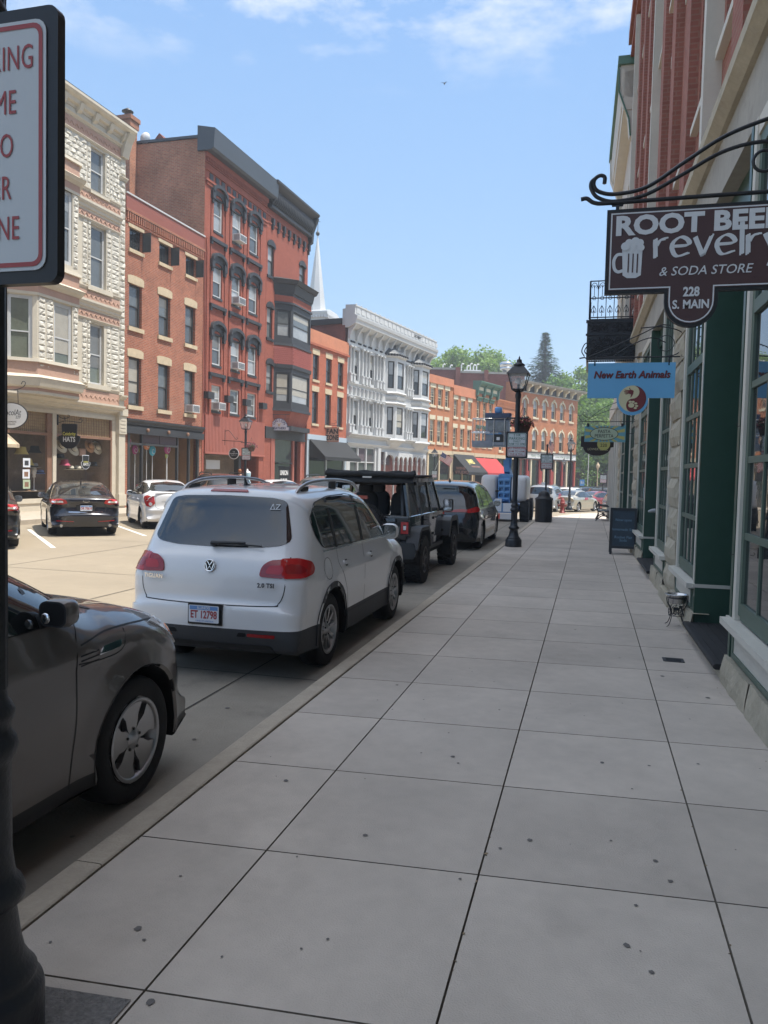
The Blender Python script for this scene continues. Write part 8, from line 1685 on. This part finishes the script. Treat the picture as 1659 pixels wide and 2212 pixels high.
beam((0,.6,1.95),(0,-.5,2.30),.26); beam((.0,-.4,2.25),(.02,-.15,3.10),.20); beam((.02,-.62,2.10),(-.05,-.45,2.62),.24); mb.tube([(.12,-.5,2.2),(.14,-.25,2.75)], .04, 8); mb.build('boom', M['lift_blue'], T)
# basket
PX0, PX1, PY0, PY1, PZ = -1.42, .42, -1.35, -.45, 3.20
mb = MB(); mb.box((PX0,PY0,PZ),(PX1,PY1,PZ+.05)); hexa(mb, (PX0,PX0+.80,PY0-.02,PY1,PZ-.04), (PX0-.04,PX0+.80,PY0-.02,PY1,PZ+.24)); mb.box((PX0+.7,PY0-.01,PZ+.05),(PX1,PY0+.02,PZ+.18)); bev(mb.build('basket_floor', M['lift_grey'], T), .01)
mb = MB()
for z in (PZ+.62, PZ+1.18): mb.tube([(PX0,PY0,z),(PX1,PY0,z),(PX1,PY1,z),(PX0,PY1,z),(PX0,PY0,z)], .022, 8)
for x in (PX0,PX0+.30,PX0+.9,PX0+1.35,PX1):
    for y in (PY0,PY1): mb.tube([(x,y,PZ),(x,y,PZ+1.18)], .020, 8)
mb.tube([(PX0-.05,PY0-.03,PZ+.60),(PX0+.02,PY0-.05,PZ+.56),(PX0+.75,PY0-.05,PZ+.56)], .022, 8); mb.build('guard_rail', M['steel'], T)
mb = MB(); mb.box((-.88,PY0+.04,PZ+.05),(.12,PY0+.48,PZ+1.12)); o = bev(mb.build('control_console', M['lift_grey'], T), .02)
mb = MB(); mb.box((-.92,PY0+.0,PZ+1.13),(.16,PY0+.5,PZ+1.42)); mb.add([(.16,PY0,PZ+1.42),(.50,PY0-.05,PZ+1.22),(.50,PY0+.5,PZ+1.22),(.16,PY0+.5,PZ+1.42)], [(0,1,2,3),(3,2,1,0)]); bev(mb.build('console_hood', M['lift_navy'], T), .015)
mb = MB(); mb.box((-.78,PY0+.025,PZ+.66),(-.45,PY0+.045,PZ+1.02)); mb.box((-.42,PY0+.025,PZ+.66),(.06,PY0+.045,PZ+1.04)); mb.build('instruction_panel', M['lift_panel'], o)
mb = MB(); mb.box((-.88,PY0+.02,PZ+.50),(-.20,PY0+.042,PZ+.65)); mb.build('number_panel', M['lift_blue'], o); text('1048898', .12, (-.54,PY0+.017,PZ+.575), EX, EZ, M['white'], o, bold=.002)
mb = MB(); mb.prism(rnd([(-.55,.12),(-.10,.12),(-.10,.55),(-.16,.60),(-.50,.60),(-.55,.55)], .04), (0,PY0+.0,PZ-.08), EX, EZ, (0,.05,0)); mb.build('control_cover', M['black'], o); mb = MB(); mb.box((-.39,PY0-.006,PZ+.27),(-.26,PY0+.0,PZ+.40)); mb.build('square_label', M['plate_white'], o)
mb = MB(); mb.box((.02,PY0+.02,PZ+.16),(.16,PY0+.04,PZ+.19)); mb.build('handle', M['lift_white'], o)
mb = MB(); ovoid(mb, (-.38,PY0+.3,PZ+1.55), (.16,.16,.14), p=.5); mb.build('motor_housing', M['lift_blue'], T)

# ---------------------------------------------------------------- signs and goods on the far side
def fac(u, y, z): a = R_(FR); return (FX + sin(a)*u - cos(a)*y, FY + cos(a)*u + sin(a)*y, z)
mat('hat_yellow', (.60,.55,.10), .5)
def hat_outline(w, h):
    return [(-.36*w,.5*h),(-.30*w,.52*h),(.30*w,.52*h),(.36*w,.5*h),(.34*w,.05*h),(.5*w,.02*h),(.5*w,-.12*h),(.36*w,-.36*h),(.14*w,-.49*h),(-.14*w,-.49*h),(-.36*w,-.36*h),(-.5*w,-.12*h),(-.5*w,.02*h),(-.34*w,.05*h)]
S = thing('hat_shop_sign', 'black top hat shaped sign lettered for the hat shop, hanging from a scrolled bracket', 'hanging sign', (-19.70, 25.95, 3.045)); board(S, rnd(hat_outline(.97,.95), .03), 'black', 0, .04)
text('Celebrity', .19, (0,-.004,.10), EX, EZ, M['hat_yellow'], S, sx=.82, bold=.002); text('HATS', .27, (0,-.004,-.12), EX, EZ, M['white'], S, bold=.006, sx=.85)
mb = MB(); mb.box((-.56,.0,.45),(-.50,.03,.85)); mb.tube([(-.53,.015,.60),(-.53,.015,.48)], .01, 6)
for L in ([(-.53,.52),(-.2,.60),(.2,.58),(.5,.55),(.58,.62),(.52,.70),(.45,.65)], [(-.53,.82),(-.3,.70),(-.05,.74),(0,.82),(-.08,.84)], [(-.2,.62),(-.25,.8)]): mb.tube(spline([(x,.015,z) for x, z in L], 6), .012, 6)
for x in (-.25,.25): mb.tube([(x,.015,.45),(x,.015,.60)], .007, 5)
mb.build('scroll_bracket', M['black_iron'], S)
S = thing('small_hat_sign', 'small black top hat sign fixed inside the hat shop window', 'sign', fac(-2.37,-.03,2.06), R_(90-FR)); board(S, rnd(hat_outline(.56,.58), .02), 'plate_white', 0, .01, 'edge'); board(S, rnd(hat_outline(.52,.54), .02), 'black', -.004, .003, 'face'); text('Celebrity', .10, (0,-.006,.02), EX, EZ, M['hat_yellow'], S, sx=.8); text('HATS', .17, (0,-.006,-.09), EX, EZ, M['white'], S, bold=.003, sx=.8)
S = thing('oval_chocolate_sign', 'white oval hanging sign with thin black lettering at the far left', 'hanging sign', (-19.86, 23.0, 3.63)); board(S, ellipse(.70,.46,40), 'black', 0, .035, 'edge'); board(S, ellipse(.675,.435,40), 'white', -.004, .003, 'face'); text('chocolAt', .30, (-.02,-.006,.10), EX, EZ, M['black'], S, sx=.8, shear=.2); text('229', .14, (.30,-.006,-.06), EX, EZ, M['black'], S, shear=.2); text('FINE DOMESTIC', .075, (-.02,-.006,-.22), EX, EZ, M['black'], S); text('CHOCOLATES', .075, (-.05,-.006,-.31), EX, EZ, M['black'], S)
mb = MB(); mb.tube([(.3,.015,.42),(.28,.015,.9)], .01, 6); mb.tube(spline([(x,.015,z) for x, z in ((-.5,.95),(.1,.9),(.5,1.0),(.6,1.15),(.5,1.2),(.42,1.1))], 6), .014, 6); mb.tube([(-.3,.015,.42),(-.3,.015,.93)], .01, 6); mb.build('scroll_bracket', M['black_iron'], S)
S = thing('round_black_sign', 'round black sign with a white ring hanging before the red cladding', 'hanging sign', (-18.55, 38, 2.76)); board(S, ellipse(.30,.30,36), 'white', 0, .03, 'edge'); board(S, ellipse(.268,.268,36), 'black', -.004, .003, 'face'); text('THE', .07, (0,-.006,.09), EX, EZ, M['white'], S); text('NEIGHBORHOOD', .072, (0,-.006,.0), EX, EZ, M['white'], S, sx=.85); text('SHOPPE CO.', .05, (0,-.006,-.085), EX, EZ, M['white'], S)
mb = MB(); mb.tube([(-.53,.01,1.28),(-.53,.01,.45)], .018, 6); mb.tube(spline([(x,.01,z) for x, z in ((-.53,1.2),(-.3,1.22),(-.1,1.0),(.1,.78),(.2,.8),(.15,.9))], 6), .013, 6); mb.tube([(-.7,.01,.70),(-.3,.01,.68),(.52,.01,.66)], .015, 6); mb.tube([(0,.01,.3),(0,.01,.67)], .008, 5); mb.build('scroll_bracket', M['black_iron'], S)
mat('leather_white', (.58,.60,.66), .5); mat('leather_navy', (.06,.08,.17), .5)
S = thing('arched_leather_sign', 'pale arched hanging sign with navy western lettering above the leather shop', 'hanging sign', (-18.98, 45.2, 4.43)); A_ = [(.67,0),(.67,.20),(.54,.20)] + [(.54*cos(R_(180*i/20)), .22+.53*sin(R_(180*i/20))) for i in range(1,20)] + [(-.54,.20),(-.67,.20),(-.67,0)]
board(S, A_, 'leather_navy', 0, .04, 'edge'); board(S, [(x*.965, .02+(z-.02)*.965) for x, z in A_], 'leather_white', -.004, .003, 'face'); text('LEATHERS', .20, (0,-.006,.125), EX, EZ, M['leather_navy'], S, bold=.006, sx=1.0)
for i, ch in enumerate('UNION'): a = R_(148-29*i); text(ch, .235, (.40*cos(a),-.006,.22+.40*sin(a)), (sin(a),0,-cos(a)), (cos(a),0,sin(a)), M['leather_navy'], S, bold=.006)
mb = MB(); mb.sphere((0,-.01,.33), .075, 10, 8, 0, (1,.2,1.3)); mb.tube([(-.15,-.01,.44),(-.08,-.01,.40),(.08,-.01,.40),(.15,-.01,.44)], .018, 6); mb.build('steer_skull', M['stone_buff'], S)
mb = MB(); mb.tube([(-.68,.02,.98),(.68,.02,1.0)], .018, 6); mb.tube([(-.4,.02,.7),(-.4,.02,.98)], .01, 5); mb.tube([(.4,.02,.7),(.4,.02,.98)], .01, 5); mb.build('bracket', M['black_iron'], S)
mat('fan_tan', (.44,.27,.19), .6)
S = thing('fan_zone_sign', 'square tan sign with heavy black lettering above the black awning', 'hanging sign', (-18.25, 53.4, 4.61)); board(S, rrect(1.0,1.06,.02), 'brick_fan', 0, .05, 'edge'); board(S, rrect(.93,.99,.02), 'fan_tan', -.004, .004, 'face'); text('FAN', .50, (0,-.008,.22), EX, EZ, M['black'], S, bold=.02, sx=.95); text('ZONE', .50, (0,-.008,-.24), EX, EZ, M['black'], S, bold=.02, sx=.72)
mb = MB(); mb.tube([(-.95,.02,.72),(.6,.02,.66)], .018, 6); mb.tube(spline([(x,.02,z) for x, z in ((-.9,1.0),(-.4,.9),(.1,.8),(.3,.95),(.15,1.05))], 6), .014, 6)
for x in (-.35,.35): mb.tube([(x,.02,.53),(x,.02,.7)], .01, 5)
mb.build('bracket', M['black_iron'], S)
mat('canvas_stripe', (.50,.40,.27), .8, var=.2, vscale=3)
a_ = tag(awning(None, -9.0, -6.9, 3.15, 2.62, .85, 'canvas_stripe', .12), 'small cream scalloped awning at the left end of the hat shop', 'awning'); a_.location = (FX,FY,0); a_.rotation_euler = (0,0,R_(90-FR))
# hats on show
def hat(kind, name, label, u, z, m, y=.55, s_=1.0, tilt=0, band=None):
    T = thing(name, label, 'hat', fac(u, y, z), R_(90-FR), 'hats in the hat shop window'); mb = MB()
    P = {'straw': [(.30,.0),(.29,.012),(.15,.02),(.135,.06),(.125,.12),(.09,.155),(.001,.165)], 'bucket': [(.20,-.06),(.19,-.05),(.135,.03),(.12,.13),(.10,.15),(.001,.155)], 'fedora': [(.22,.02),(.21,.0),(.13,.015),(.125,.09),(.10,.15),(.05,.14),(.001,.125)]}[kind]
    mb.lathe(P, n=26); mb.build('shape', M[m], T); mb = MB(); mb.lathe([(P[3][0]+.012,.022),(P[3][0]+.009,.055)], n=26, cap=False); mb.build('band', M[band or 'black'], T); T.scale = (s_,)*3; T.rotation_euler = (R_(tilt), 0, R_(90-FR)); return T
mat('felt_tan', (.42,.24,.13), .9); mat('felt_cream', (.62,.58,.46), .9); mat('felt_rose', (.52,.34,.27), .9); mat('felt_pink', (.55,.10,.17), .9); mat('felt_grey', (.30,.30,.30), .9); mat('felt_blue', (.26,.34,.60), .9); mat('felt_yellow', (.56,.45,.16), .9); mat('felt_black', (.03,.03,.033), .9)
hat('straw','sun_hat','tan wide brimmed sun hat hung beside the pink handbag',-1.4,2.76,'felt_tan',tilt=75); hat('straw','sun_hat','cream sun hat hung between the tan and rose hats',-.92,2.70,'felt_cream',tilt=70); hat('straw','sun_hat','rose sun hat hung at the right end of the window',-.98+.5,2.72,'felt_rose',tilt=72,y=.6)
hat('straw','sun_hat','cream straw hat below the right side of the big hat sign',-2.43,2.58,'felt_cream',tilt=60); hat('straw','sun_hat','cream straw hat below the left side of the big hat sign',-3.15,2.68,'felt_cream',tilt=60); hat('bucket','bucket_hat','hot pink bucket hat on a stand',-2.93,1.98,'felt_pink',s_=1.15)
hat('fedora','felt_hat','left of the two cream felt hats standing low in the window',-2.59,1.74,'felt_cream',s_=1.15); hat('fedora','felt_hat','right of the two cream felt hats standing low in the window',-2.15,1.74,'felt_cream',s_=1.15); hat('bucket','bucket_hat','yellow bucket hat on a head form in the left window',-4.96,1.96,'felt_yellow',s_=1.2)
hat('fedora','felt_hat','grey fedora on a white head form in the left window',-4.64,1.80,'felt_grey',s_=1.2,band='felt_black'); hat('straw','sun_hat','pale blue brimmed hat low in the left window',-4.30,1.56,'felt_blue',s_=1.0); hat('fedora','felt_hat','black western hat at the back of the window above the pink hat',-3.18,2.2,'felt_black',s_=1.2); hat('fedora','felt_hat','dark felt hat beside the small hat sign',-1.15,1.9,'felt_black',s_=1.3); hat('bucket','bucket_hat','dull yellow cap hanging high in the left window',-5.29,2.38,'felt_yellow',s_=1.35); hat('bucket','bucket_hat','black cap hanging high in the left window',-4.6,2.45,'felt_black',s_=1.3)
for u, lab in ((-4.64,'white head form under the grey fedora'),(-4.96,'brown head form under the yellow bucket hat')):
    T = thing('head_form', lab, 'head form', fac(u,.55,.91)); mb = MB(); mb.lathe([(.10,0),(.10,.02),(.02,.04),(.02,.5),(.07,.52),(.055,.60),(.085,.68),(.10,.78),(.085,.87),(.001,.92)], n=16); mb.build('head', M['white' if u > -4.8 else 'felt_tan'], T)
T = thing('handbag', 'pink and cream tote bag hung in the hat shop window', 'bag', fac(-1.82,.6,2.34), R_(90-FR)); mb = MB(); hexa(mb, (-.17,.17,-.05,.05,0), (-.19,.19,-.06,.06,.30)); bev(mb.build('pouch', M['felt_rose'], T), .02); mb = MB(); mb.tube(spline([(-.1,0,.29),(-.08,0,.42),(.08,0,.42),(.1,0,.29)], 5), .01, 6); mb.build('strap', M['brown_wood'], T)
for u, z, lab in ((-5.66,1.56,'upper white notice'),(-5.64,1.18,'lower pale notice'),(-5.64,1.98,'grey picture notice')):
    T = thing('window_notice', lab + ' stuck to the hat shop door glass', 'notice', fac(u,-.01,z), R_(90-FR), 'notices on the hat shop door'); MB().prism(rrect(.36,.34,.01), (0,0,0), EX, EZ, (0,.006,0)).build('sheet', M['plate_white' if z > 1.3 else 'sign_sage'], T); mb = MB(); mb.box((-.1,-.003,-.1),(.1,.0,.08)); mb.build('print', M['brown_wood' if z < 1.7 else 'plastic_grey'], T)
mat('lolly_pink', (.52,.13,.18), .5); mat('lolly_magenta', (.40,.05,.20), .5); mat('lolly_yellow', (.55,.48,.07), .5); mat('lolly_orange', (.60,.20,.06), .5); mat('lolly_blue', (.05,.38,.52), .5); mat('lolly_lime', (.42,.52,.10), .5)
for nm, u, z, R1, m, lab in (('p',.85,3.0,.30,'lolly_pink','large pink'),('m',1.43,2.71,.22,'lolly_magenta','magenta left hand'),('y',1.86,2.69,.13,'lolly_yellow','small yellow'),('o',2.34,3.02,.28,'lolly_orange','big orange'),('b',2.8,2.72,.26,'lolly_blue','bright blue'),('g',4.05,2.84,.27,'lolly_magenta','magenta right hand'),('l',4.0,2.50,.12,'lolly_lime','small lime')):
    T = thing('giant_lollipop', lab + ' giant lollipop standing in the sweet shop window', 'lollipop', fac(u,.3,.72), R_(90-FR), 'giant lollipops in the sweet shop window'); h = z-.72
    MB().cyl((0,0,0),(0,0,h-R1*.9),.02,n=8).build('stick', M['white'], T); mb = MB(); mb.sphere((0,0,h), R1, 20, 12, 0, (1,.28,1)); mb.build('candy', M[m], T)
    mb = MB(); mb.tube([(R1*.16*t*cos(t*1.25)/1.0, -.285*R1*sqrt(max(.02,1-(.16*t)**2))-.004, h+R1*.16*t*sin(t*1.25)) for t in [i*.2 for i in range(29)]], .012, 5); mb.build('swirl', M['white'], T)
for u, z, m, lab in ((1.88,.92,'lolly_pink','pink paper box'),(3.63,.92,'lolly_blue','teal gift bag')):
    T = thing('sweet_box', lab + ' on the sweet shop display', 'box', fac(u,.35,.71), R_(90-FR)); mb = MB(); hexa(mb, (-.12,.12,-.1,.1,0), (-.14,.14,-.1,.1,.38)); bev(mb.build('carton', M[m], T), .01); mb = MB(); mb.box((-.13,-.112,.2),(.13,-.10,.25)); mb.build('ribbon', M['white'], T)
# ---------------------------------------------------------------- the passer-by and the dress form
mat('skin_tone', (.48,.27,.19), .6); mat('hair_ginger', (.25,.085,.03), .7, var=.3, vscale=30); mat('top_navy', (.03,.035,.06), .8); mat('jeans', (.05,.07,.12), .85); mat('dress_aqua', (.36,.52,.58), .8)
T = thing('person', 'person with short ginger hair and a navy top on the far sidewalk', 'person', (-18.18, 38.0, .14), R_(200))
skin('body', [(0,0,.92),(0,0,1.10),(0,0,1.32),(0,0,1.45),(0,0,1.54),(0,.01,1.62),(0,.0,1.70),(-.18,0,1.40),(-.23,.03,1.12),(-.22,-.10,.92),(.18,0,1.40),(.23,.03,1.12),(.22,-.10,.92),(-.09,0,.85),(-.10,-.02,.48),(-.10,.03,.08),(-.10,-.12,.04),(.09,0,.85),(.10,.06,.48),(.10,.12,.08),(.10,-.02,.04)], [(0,1),(1,2),(2,3),(3,4),(4,5),(5,6),(3,7),(7,8),(8,9),(3,10),(10,11),(11,12),(0,13),(13,14),(14,15),(15,16),(0,17),(17,18),(18,19),(19,20)], [.13,.125,.14,.09,.05,.078,.06,.055,.042,.03,.055,.042,.03,.085,.06,.04,.035,.085,.06,.04,.035], T, M['skin_tone'])
skin('top', [(0,0,.95),(0,0,1.12),(0,0,1.33),(0,0,1.46),(-.18,0,1.40),(-.235,.03,1.14),(.18,0,1.40),(.235,.03,1.14)], [(0,1),(1,2),(2,3),(3,4),(4,5),(3,6),(6,7)], [.15,.14,.155,.075,.07,.055,.07,.055], T, M['top_navy'])
skin('trousers', [(0,0,.95),(-.09,0,.85),(-.10,-.02,.48),(-.10,.03,.10),(.09,0,.85),(.10,.06,.48),(.10,.12,.10)], [(0,1),(1,2),(2,3),(0,4),(4,5),(5,6)], [.14,.10,.075,.055,.10,.075,.055], T, M['jeans'])
mb = MB(); mb.sphere((0,.025,1.70), .102, 14, 10, 0, (1,1.1,1)); mb.build('hair', M['hair_ginger'], T); mb = MB()
mb.add([(-.012,-.085,1.66),(.012,-.085,1.66),(0,-.115,1.635),(0,-.09,1.69)], [(0,1,2),(0,2,3),(1,3,2)]); mb.build('nose', M['skin_tone'], T)
mb = MB()
for x in (-.032,.032): mb.sphere((x,-.075,1.675), .010, 8, 6)
mb.box((-.025,-.082,1.608),(.025,-.074,1.614)); mb.build('eyes_and_mouth', M['brown_wood'], T)
T = thing('dress_form', 'white dress form wearing a pale aqua top outside the leather shop', 'dress form', (-17.95, 38.45, .14)); mb = MB(); mb.lathe([(.001,1.82),(.04,1.81),(.045,1.74),(.06,1.71),(.17,1.66),(.18,1.58)], n=20); mb.build('bust', M['white'], T)
mb = MB(); mb.lathe([(.185,1.60),(.19,1.50),(.15,1.30),(.14,1.22),(.20,1.02),(.24,.72)], n=20, cap=False); mb.build('garment', M['dress_aqua'], T); mb = MB(); mb.cyl((0,0,0),(0,0,.9),.018); mb.lathe([(.2,0),(.2,.02),(.03,.05)], n=16); mb.build('stand', M['black_iron'], T)
T = thing('bird', 'tiny dark bird flying in the open sky', 'bird', (-14.08, 70.66, 37.4)); mb = MB(); mb.sphere((0,0,0), .06, 8, 6, 0, (1,3,1)); mb.build('body', M['black'], T)
for s_ in (-1,1): mb = MB(); mb.add([(0,.08,.02),(s_*.22,.03,.14),(s_*.42,-.08,.02),(s_*.2,-.08,.12),(0,-.08,.02)], [(0,1,2,3,4)]); mb.build('wing', M['black'], T)
mat('wall_dark', (.045,.034,.028), .9, var=.3, vscale=1)
T = thing('dark_garden_wall', 'low dark wall below the trees at the street end', 'wall', (2.5, 114.5, -.8)); MB().box((-4.5,0,0),(14,.5,3.3)).build('brickwork', M['wall_dark'], T); MB().box((-4.6,-.06,3.3),(14.1,.56,3.42)).build('coping', M['wall_dark'], T)
# ================================================================ trees behind the street
def leaf_mat(name, c, isl):
    m = mat(name, c, .55, island=isl, spec=.3); n = m.node_tree.nodes; l = m.node_tree.links; b = n['Principled BSDF']; o = [x for x in n if x.type == 'OUTPUT_MATERIAL'][0]
    tr = n.new('ShaderNodeBsdfTranslucent'); tr.inputs[0].default_value = (c[0]*1.5, c[1]*1.5, c[2]*.8, 1); mixs = n.new('ShaderNodeMixShader'); mixs.inputs[0].default_value = .35; l.new(b.outputs[0], mixs.inputs[1]); l.new(tr.outputs[0], mixs.inputs[2]); l.new(mixs.outputs[0], o.inputs[0]); return m
leaf_mat('leaf_bright', (.150,.245,.042), .4); leaf_mat('leaf_mid', (.105,.195,.036), .45); leaf_mat('needle', (.050,.098,.045), .4); mat('bark', (.10,.075,.055), .9, var=.3, vscale=4)
def leaf_crown(rg, lobes, n, s0, s1):
    mb = MB()
    for (cx, cy, cz, rx, rz), k in lobes:
        for i in range(int(n*k)):
            while True:
                v = Vector((rg.uniform(-1,1), rg.uniform(-1,1), rg.uniform(-1,1)))
                if .02 < v.length < 1: break
            v = v.normalized()*(rg.random()**.42)*(1+.10*sin(7*v.x+3*v.z)+.1*sin(9*v.y)); c = Vector((cx+v.x*rx, cy+v.y*rx, cz+v.z*rz))
            nrm = (v.normalized()*.8 + Vector((rg.uniform(-1,1), rg.uniform(-1,1), rg.uniform(-.4,1)))).normalized(); a = nrm.orthogonal().normalized(); b = nrm.cross(a); t = rg.uniform(0, 6.3); a, b = a*cos(t)+b*sin(t), b*cos(t)-a*sin(t); s_ = rg.uniform(s0, s1)
            mb.add([c+a*s_, c+b*s_*.55, c-a*s_*.8, c-b*s_*.55], [(0,1,2,3)])
    return mb
def make_tree(seed, H, R1, label, lm, leaves, s0, s1):
    rg = random.Random(seed); T = thing('leafy_tree', label, 'tree', (0,0,0), 0, 'trees on the hill behind the street'); mb = MB(); mb.tube([(0,0,-1.5),(.1,0,H*.2),(-.1,.1,H*.45),(.0,0,H*.75)], [.42,.34,.25,.10], 9); lob = []
    for i in range(15):
        a, f = rg.uniform(0, 6.28), rg.random()**.7; z = H*(.34 + .56*rg.random()); rr = R1*(1-((z/H-.5)/.62)**2)**.5*.72*f if abs(z/H-.5) < .62 else 0
        c = (rr*cos(a), rr*sin(a), z, R1*rg.uniform(.34,.52), R1*rg.uniform(.28,.42)); lob.append((c, rg.uniform(.7,1.2))); mb.tube([(0,0,H*.28+.2*rg.random()),(c[0]*.5,c[1]*.5,z*.75),(c[0],c[1],z)], [.16,.10,.04], 6)
    mb.build('trunk', M['bark'], T); leaf_crown(rg, lob, leaves/15, s0, s1).build('crown', M[lm], T); return T
TA = make_tree(3, 15, 6.0, 'tall bright green tree rising behind the white Victorian building', 'leaf_bright', 5200, .22, .50)
TB = make_tree(8, 13, 5.4, 'mid green bushy tree at the end of the street right of the arched building', 'leaf_mid', 5200, .20, .46)
TC = make_tree(21, 15, 5.0, 'pale green tree on the skyline right of the spruce', 'leaf_bright', 4200, .22, .48)
def place(T, x, y, z, s_, rz, label=None, first=[set()]):
    o = T if T.name not in first[0] else copy_tree(T); first[0].add(T.name); o.location = (x, y, z); o.scale = (s_,)*3; o.rotation_euler = (0,0,rz)
    if label: o['label'] = label
    return o
place(TA,-27.5,148,11,1.0,0); place(TA,-20.5,150,12,.98,2,'bright green tree behind the white roof vents'); place(TC,-33,152,9,1.1,1,'bright tree half hidden by the white building at its right edge'); place(TB,-15.8,152,10,.95,4,'smaller dark tree behind the round roof fan'); place(TA,-24,158,11,1.05,5,'tree set back between the two bright skyline trees')
place(TC,-3.4,156,11.5,.82,3); place(TC,-.6,150,11,.75,1.2,'small open tree on the skyline above the blue sign'); place(TB,-6.5,145,9,.85,1.8,'dark rounded tree at the foot of the spruce'); place(TA,3.5,150,8,.95,.4,'tree on the skyline partly behind the iron balcony'); place(TB,-12.0,146,8.5,.8,.9,'low dark tree behind the lamp lantern')
place(TB,1.2,121,-.5,1.08,0); place(TA,5.5,124,0,1.0,2.2,'bright tree behind the round paw emblem sign'); place(TB,10,120,0,1.0,3.4,'green tree at the street end hidden mostly by the shopfronts'); place(TA,-1.2,132,3,.90,4.4,'bright tree just right of the arched building cornice'); place(TC,3.0,118,-1.0,.85,5.2,'low pale tree behind the flagpole'); place(TB,2.6,134,5,.95,5.9,'tree upslope between the arched building and the blue sign'); place(TB,.2,116,-2.5,.55,3.0,'low bush like tree at the corner of the arched building'); place(TC,7.5,115,-1,.8,3.9,'low pale tree behind the globe lamp')
rg = random.Random(5); T = thing('spruce_tree', 'tall dark spruce standing above the arched corner building', 'tree', (-9.3, 154, 11)); H = 18.6
MB().tube([(0,0,-2),(0,0,H*.5),(0,0,H)], [.4,.25,.03], 9).build('trunk', M['bark'], T); mb = MB()
for i in range(26):
    z = 2.5+(H-2.7)*i/25; L = (5.4*(1-(z/H))**1.08+.05)*rg.uniform(.82,1.22); nb = 11 if z < H*.8 else 8
    for k in range(nb):
        a = 2*pi*k/nb + rg.uniform(-.35,.35)+i*.7; ll = L*rg.uniform(.7,1.12); steps = max(4, int(ll/.24))
        for s_ in range(steps):
            t = (s_+.5)/steps; p = Vector((ll*t*cos(a), ll*t*sin(a), z - .30*ll*t + .22*ll*t*t))
            for e in range(5):
                q = p + Vector((rg.uniform(-.32,.32), rg.uniform(-.32,.32), rg.uniform(-.45,.08)))*(1.2-.5*t); d = Vector((cos(a+rg.uniform(-.9,.9)), sin(a+rg.uniform(-.9,.9)), rg.uniform(-.7,.1))).normalized(); w_ = d.cross(Vector((0,0,1))).normalized()*rg.uniform(.08,.17)*(1.15-.5*z/H); l2 = rg.uniform(.30,.65)*(1.15-.5*z/H)
                mb.add([q-w_, q+w_, q+d*l2+w_*.4, q+d*l2-w_*.4], [(0,1,2,3)])
mb.build('crown', M['needle'], T)

T.scale = (1.62,1.62,1.02)
# pieces of one kind that stand apart become parts of their own
SPLIT = ('cornice','panel_squares','stone_strip','stone_facing','stone_pier','bay_stone','bay_band','bay_moulding','bay_brick','bay_cornice','column','old_bracket','shopfront_pillar','door','vent_pipe','brick_pilaster','cornice_bracket','brick_corbel','hinge','transom_screen','shop_glass','display_glass','shopfront_pilaster','sill_bracket','tailgate_hinge','cornice_panel','side_decal','rail_foot','exhaust','seat_frame','blind','turret_roof','stone_plinth','instruction_panel','pink_band','eyes_and_mouth','outlet','underbody','roll_cage')
def split_apart(o, gap=.02):
    me = o.data; bm = bmesh.new(); bm.from_mesh(me); bm.verts.ensure_lookup_table(); seen = {}; isl = []
    for v in bm.verts:
        if v.index in seen: continue
        st = [v]; seen[v.index] = len(isl); vs = []
        while st:
            q = st.pop(); vs.append(q)
            for e in q.link_edges:
                w = e.other_vert(q)
                if w.index not in seen: seen[w.index] = len(isl); st.append(w)
        isl.append(([min(v.co[k] for v in vs)-gap for k in range(3)], [max(v.co[k] for v in vs)+gap for k in range(3)]))
    par = list(range(len(isl)))
    def find(i):
        while par[i] != i: par[i] = par[par[i]]; i = par[i]
        return i
    for i in range(len(isl)):
        for j in range(i):
            if find(i) != find(j) and all(isl[i][0][k] <= isl[j][1][k] and isl[j][0][k] <= isl[i][1][k] for k in range(3)): par[find(i)] = find(j)
    roots = sorted(set(find(i) for i in range(len(isl))))
    if 1 < len(roots) <= 60:
        for n_, rt in enumerate(roots):
            b2 = bm.copy(); b2.verts.ensure_lookup_table(); bmesh.ops.delete(b2, geom=[v for v in b2.verts if find(seen[v.index]) != rt], context='VERTS')
            if n_ == 0: first = b2; continue
            m2 = bpy.data.meshes.new(me.name); b2.to_mesh(m2); b2.free()
            for mm in me.materials: m2.materials.append(mm)
            c = link(o.name.split('.')[0], m2, o.parent)
        first.to_mesh(me); first.free()
    bm.free()
for o in [o for o in COL.objects if o.type == 'MESH' and o.parent and o.name.split('.')[0] in SPLIT and len(o.data.vertices) < 9000]: split_apart(o)
# summer haze over the whole street
mh = bpy.data.materials.new('haze_air'); mh.use_nodes = True; n = mh.node_tree.nodes; n.remove(n['Principled BSDF']); pv = n.new('ShaderNodeVolumePrincipled'); pv.inputs['Color'].default_value = (.86,.92,1,1); pv.inputs['Density'].default_value = .0013; pv.inputs['Anisotropy'].default_value = .2
mh.node_tree.links.new(pv.outputs[0], [x for x in n if x.type == 'OUTPUT_MATERIAL'][0].inputs['Volume'])
tag(MB().box((-710,-710,-3),(710,710,48)).build('haze', mh), kind='stuff')
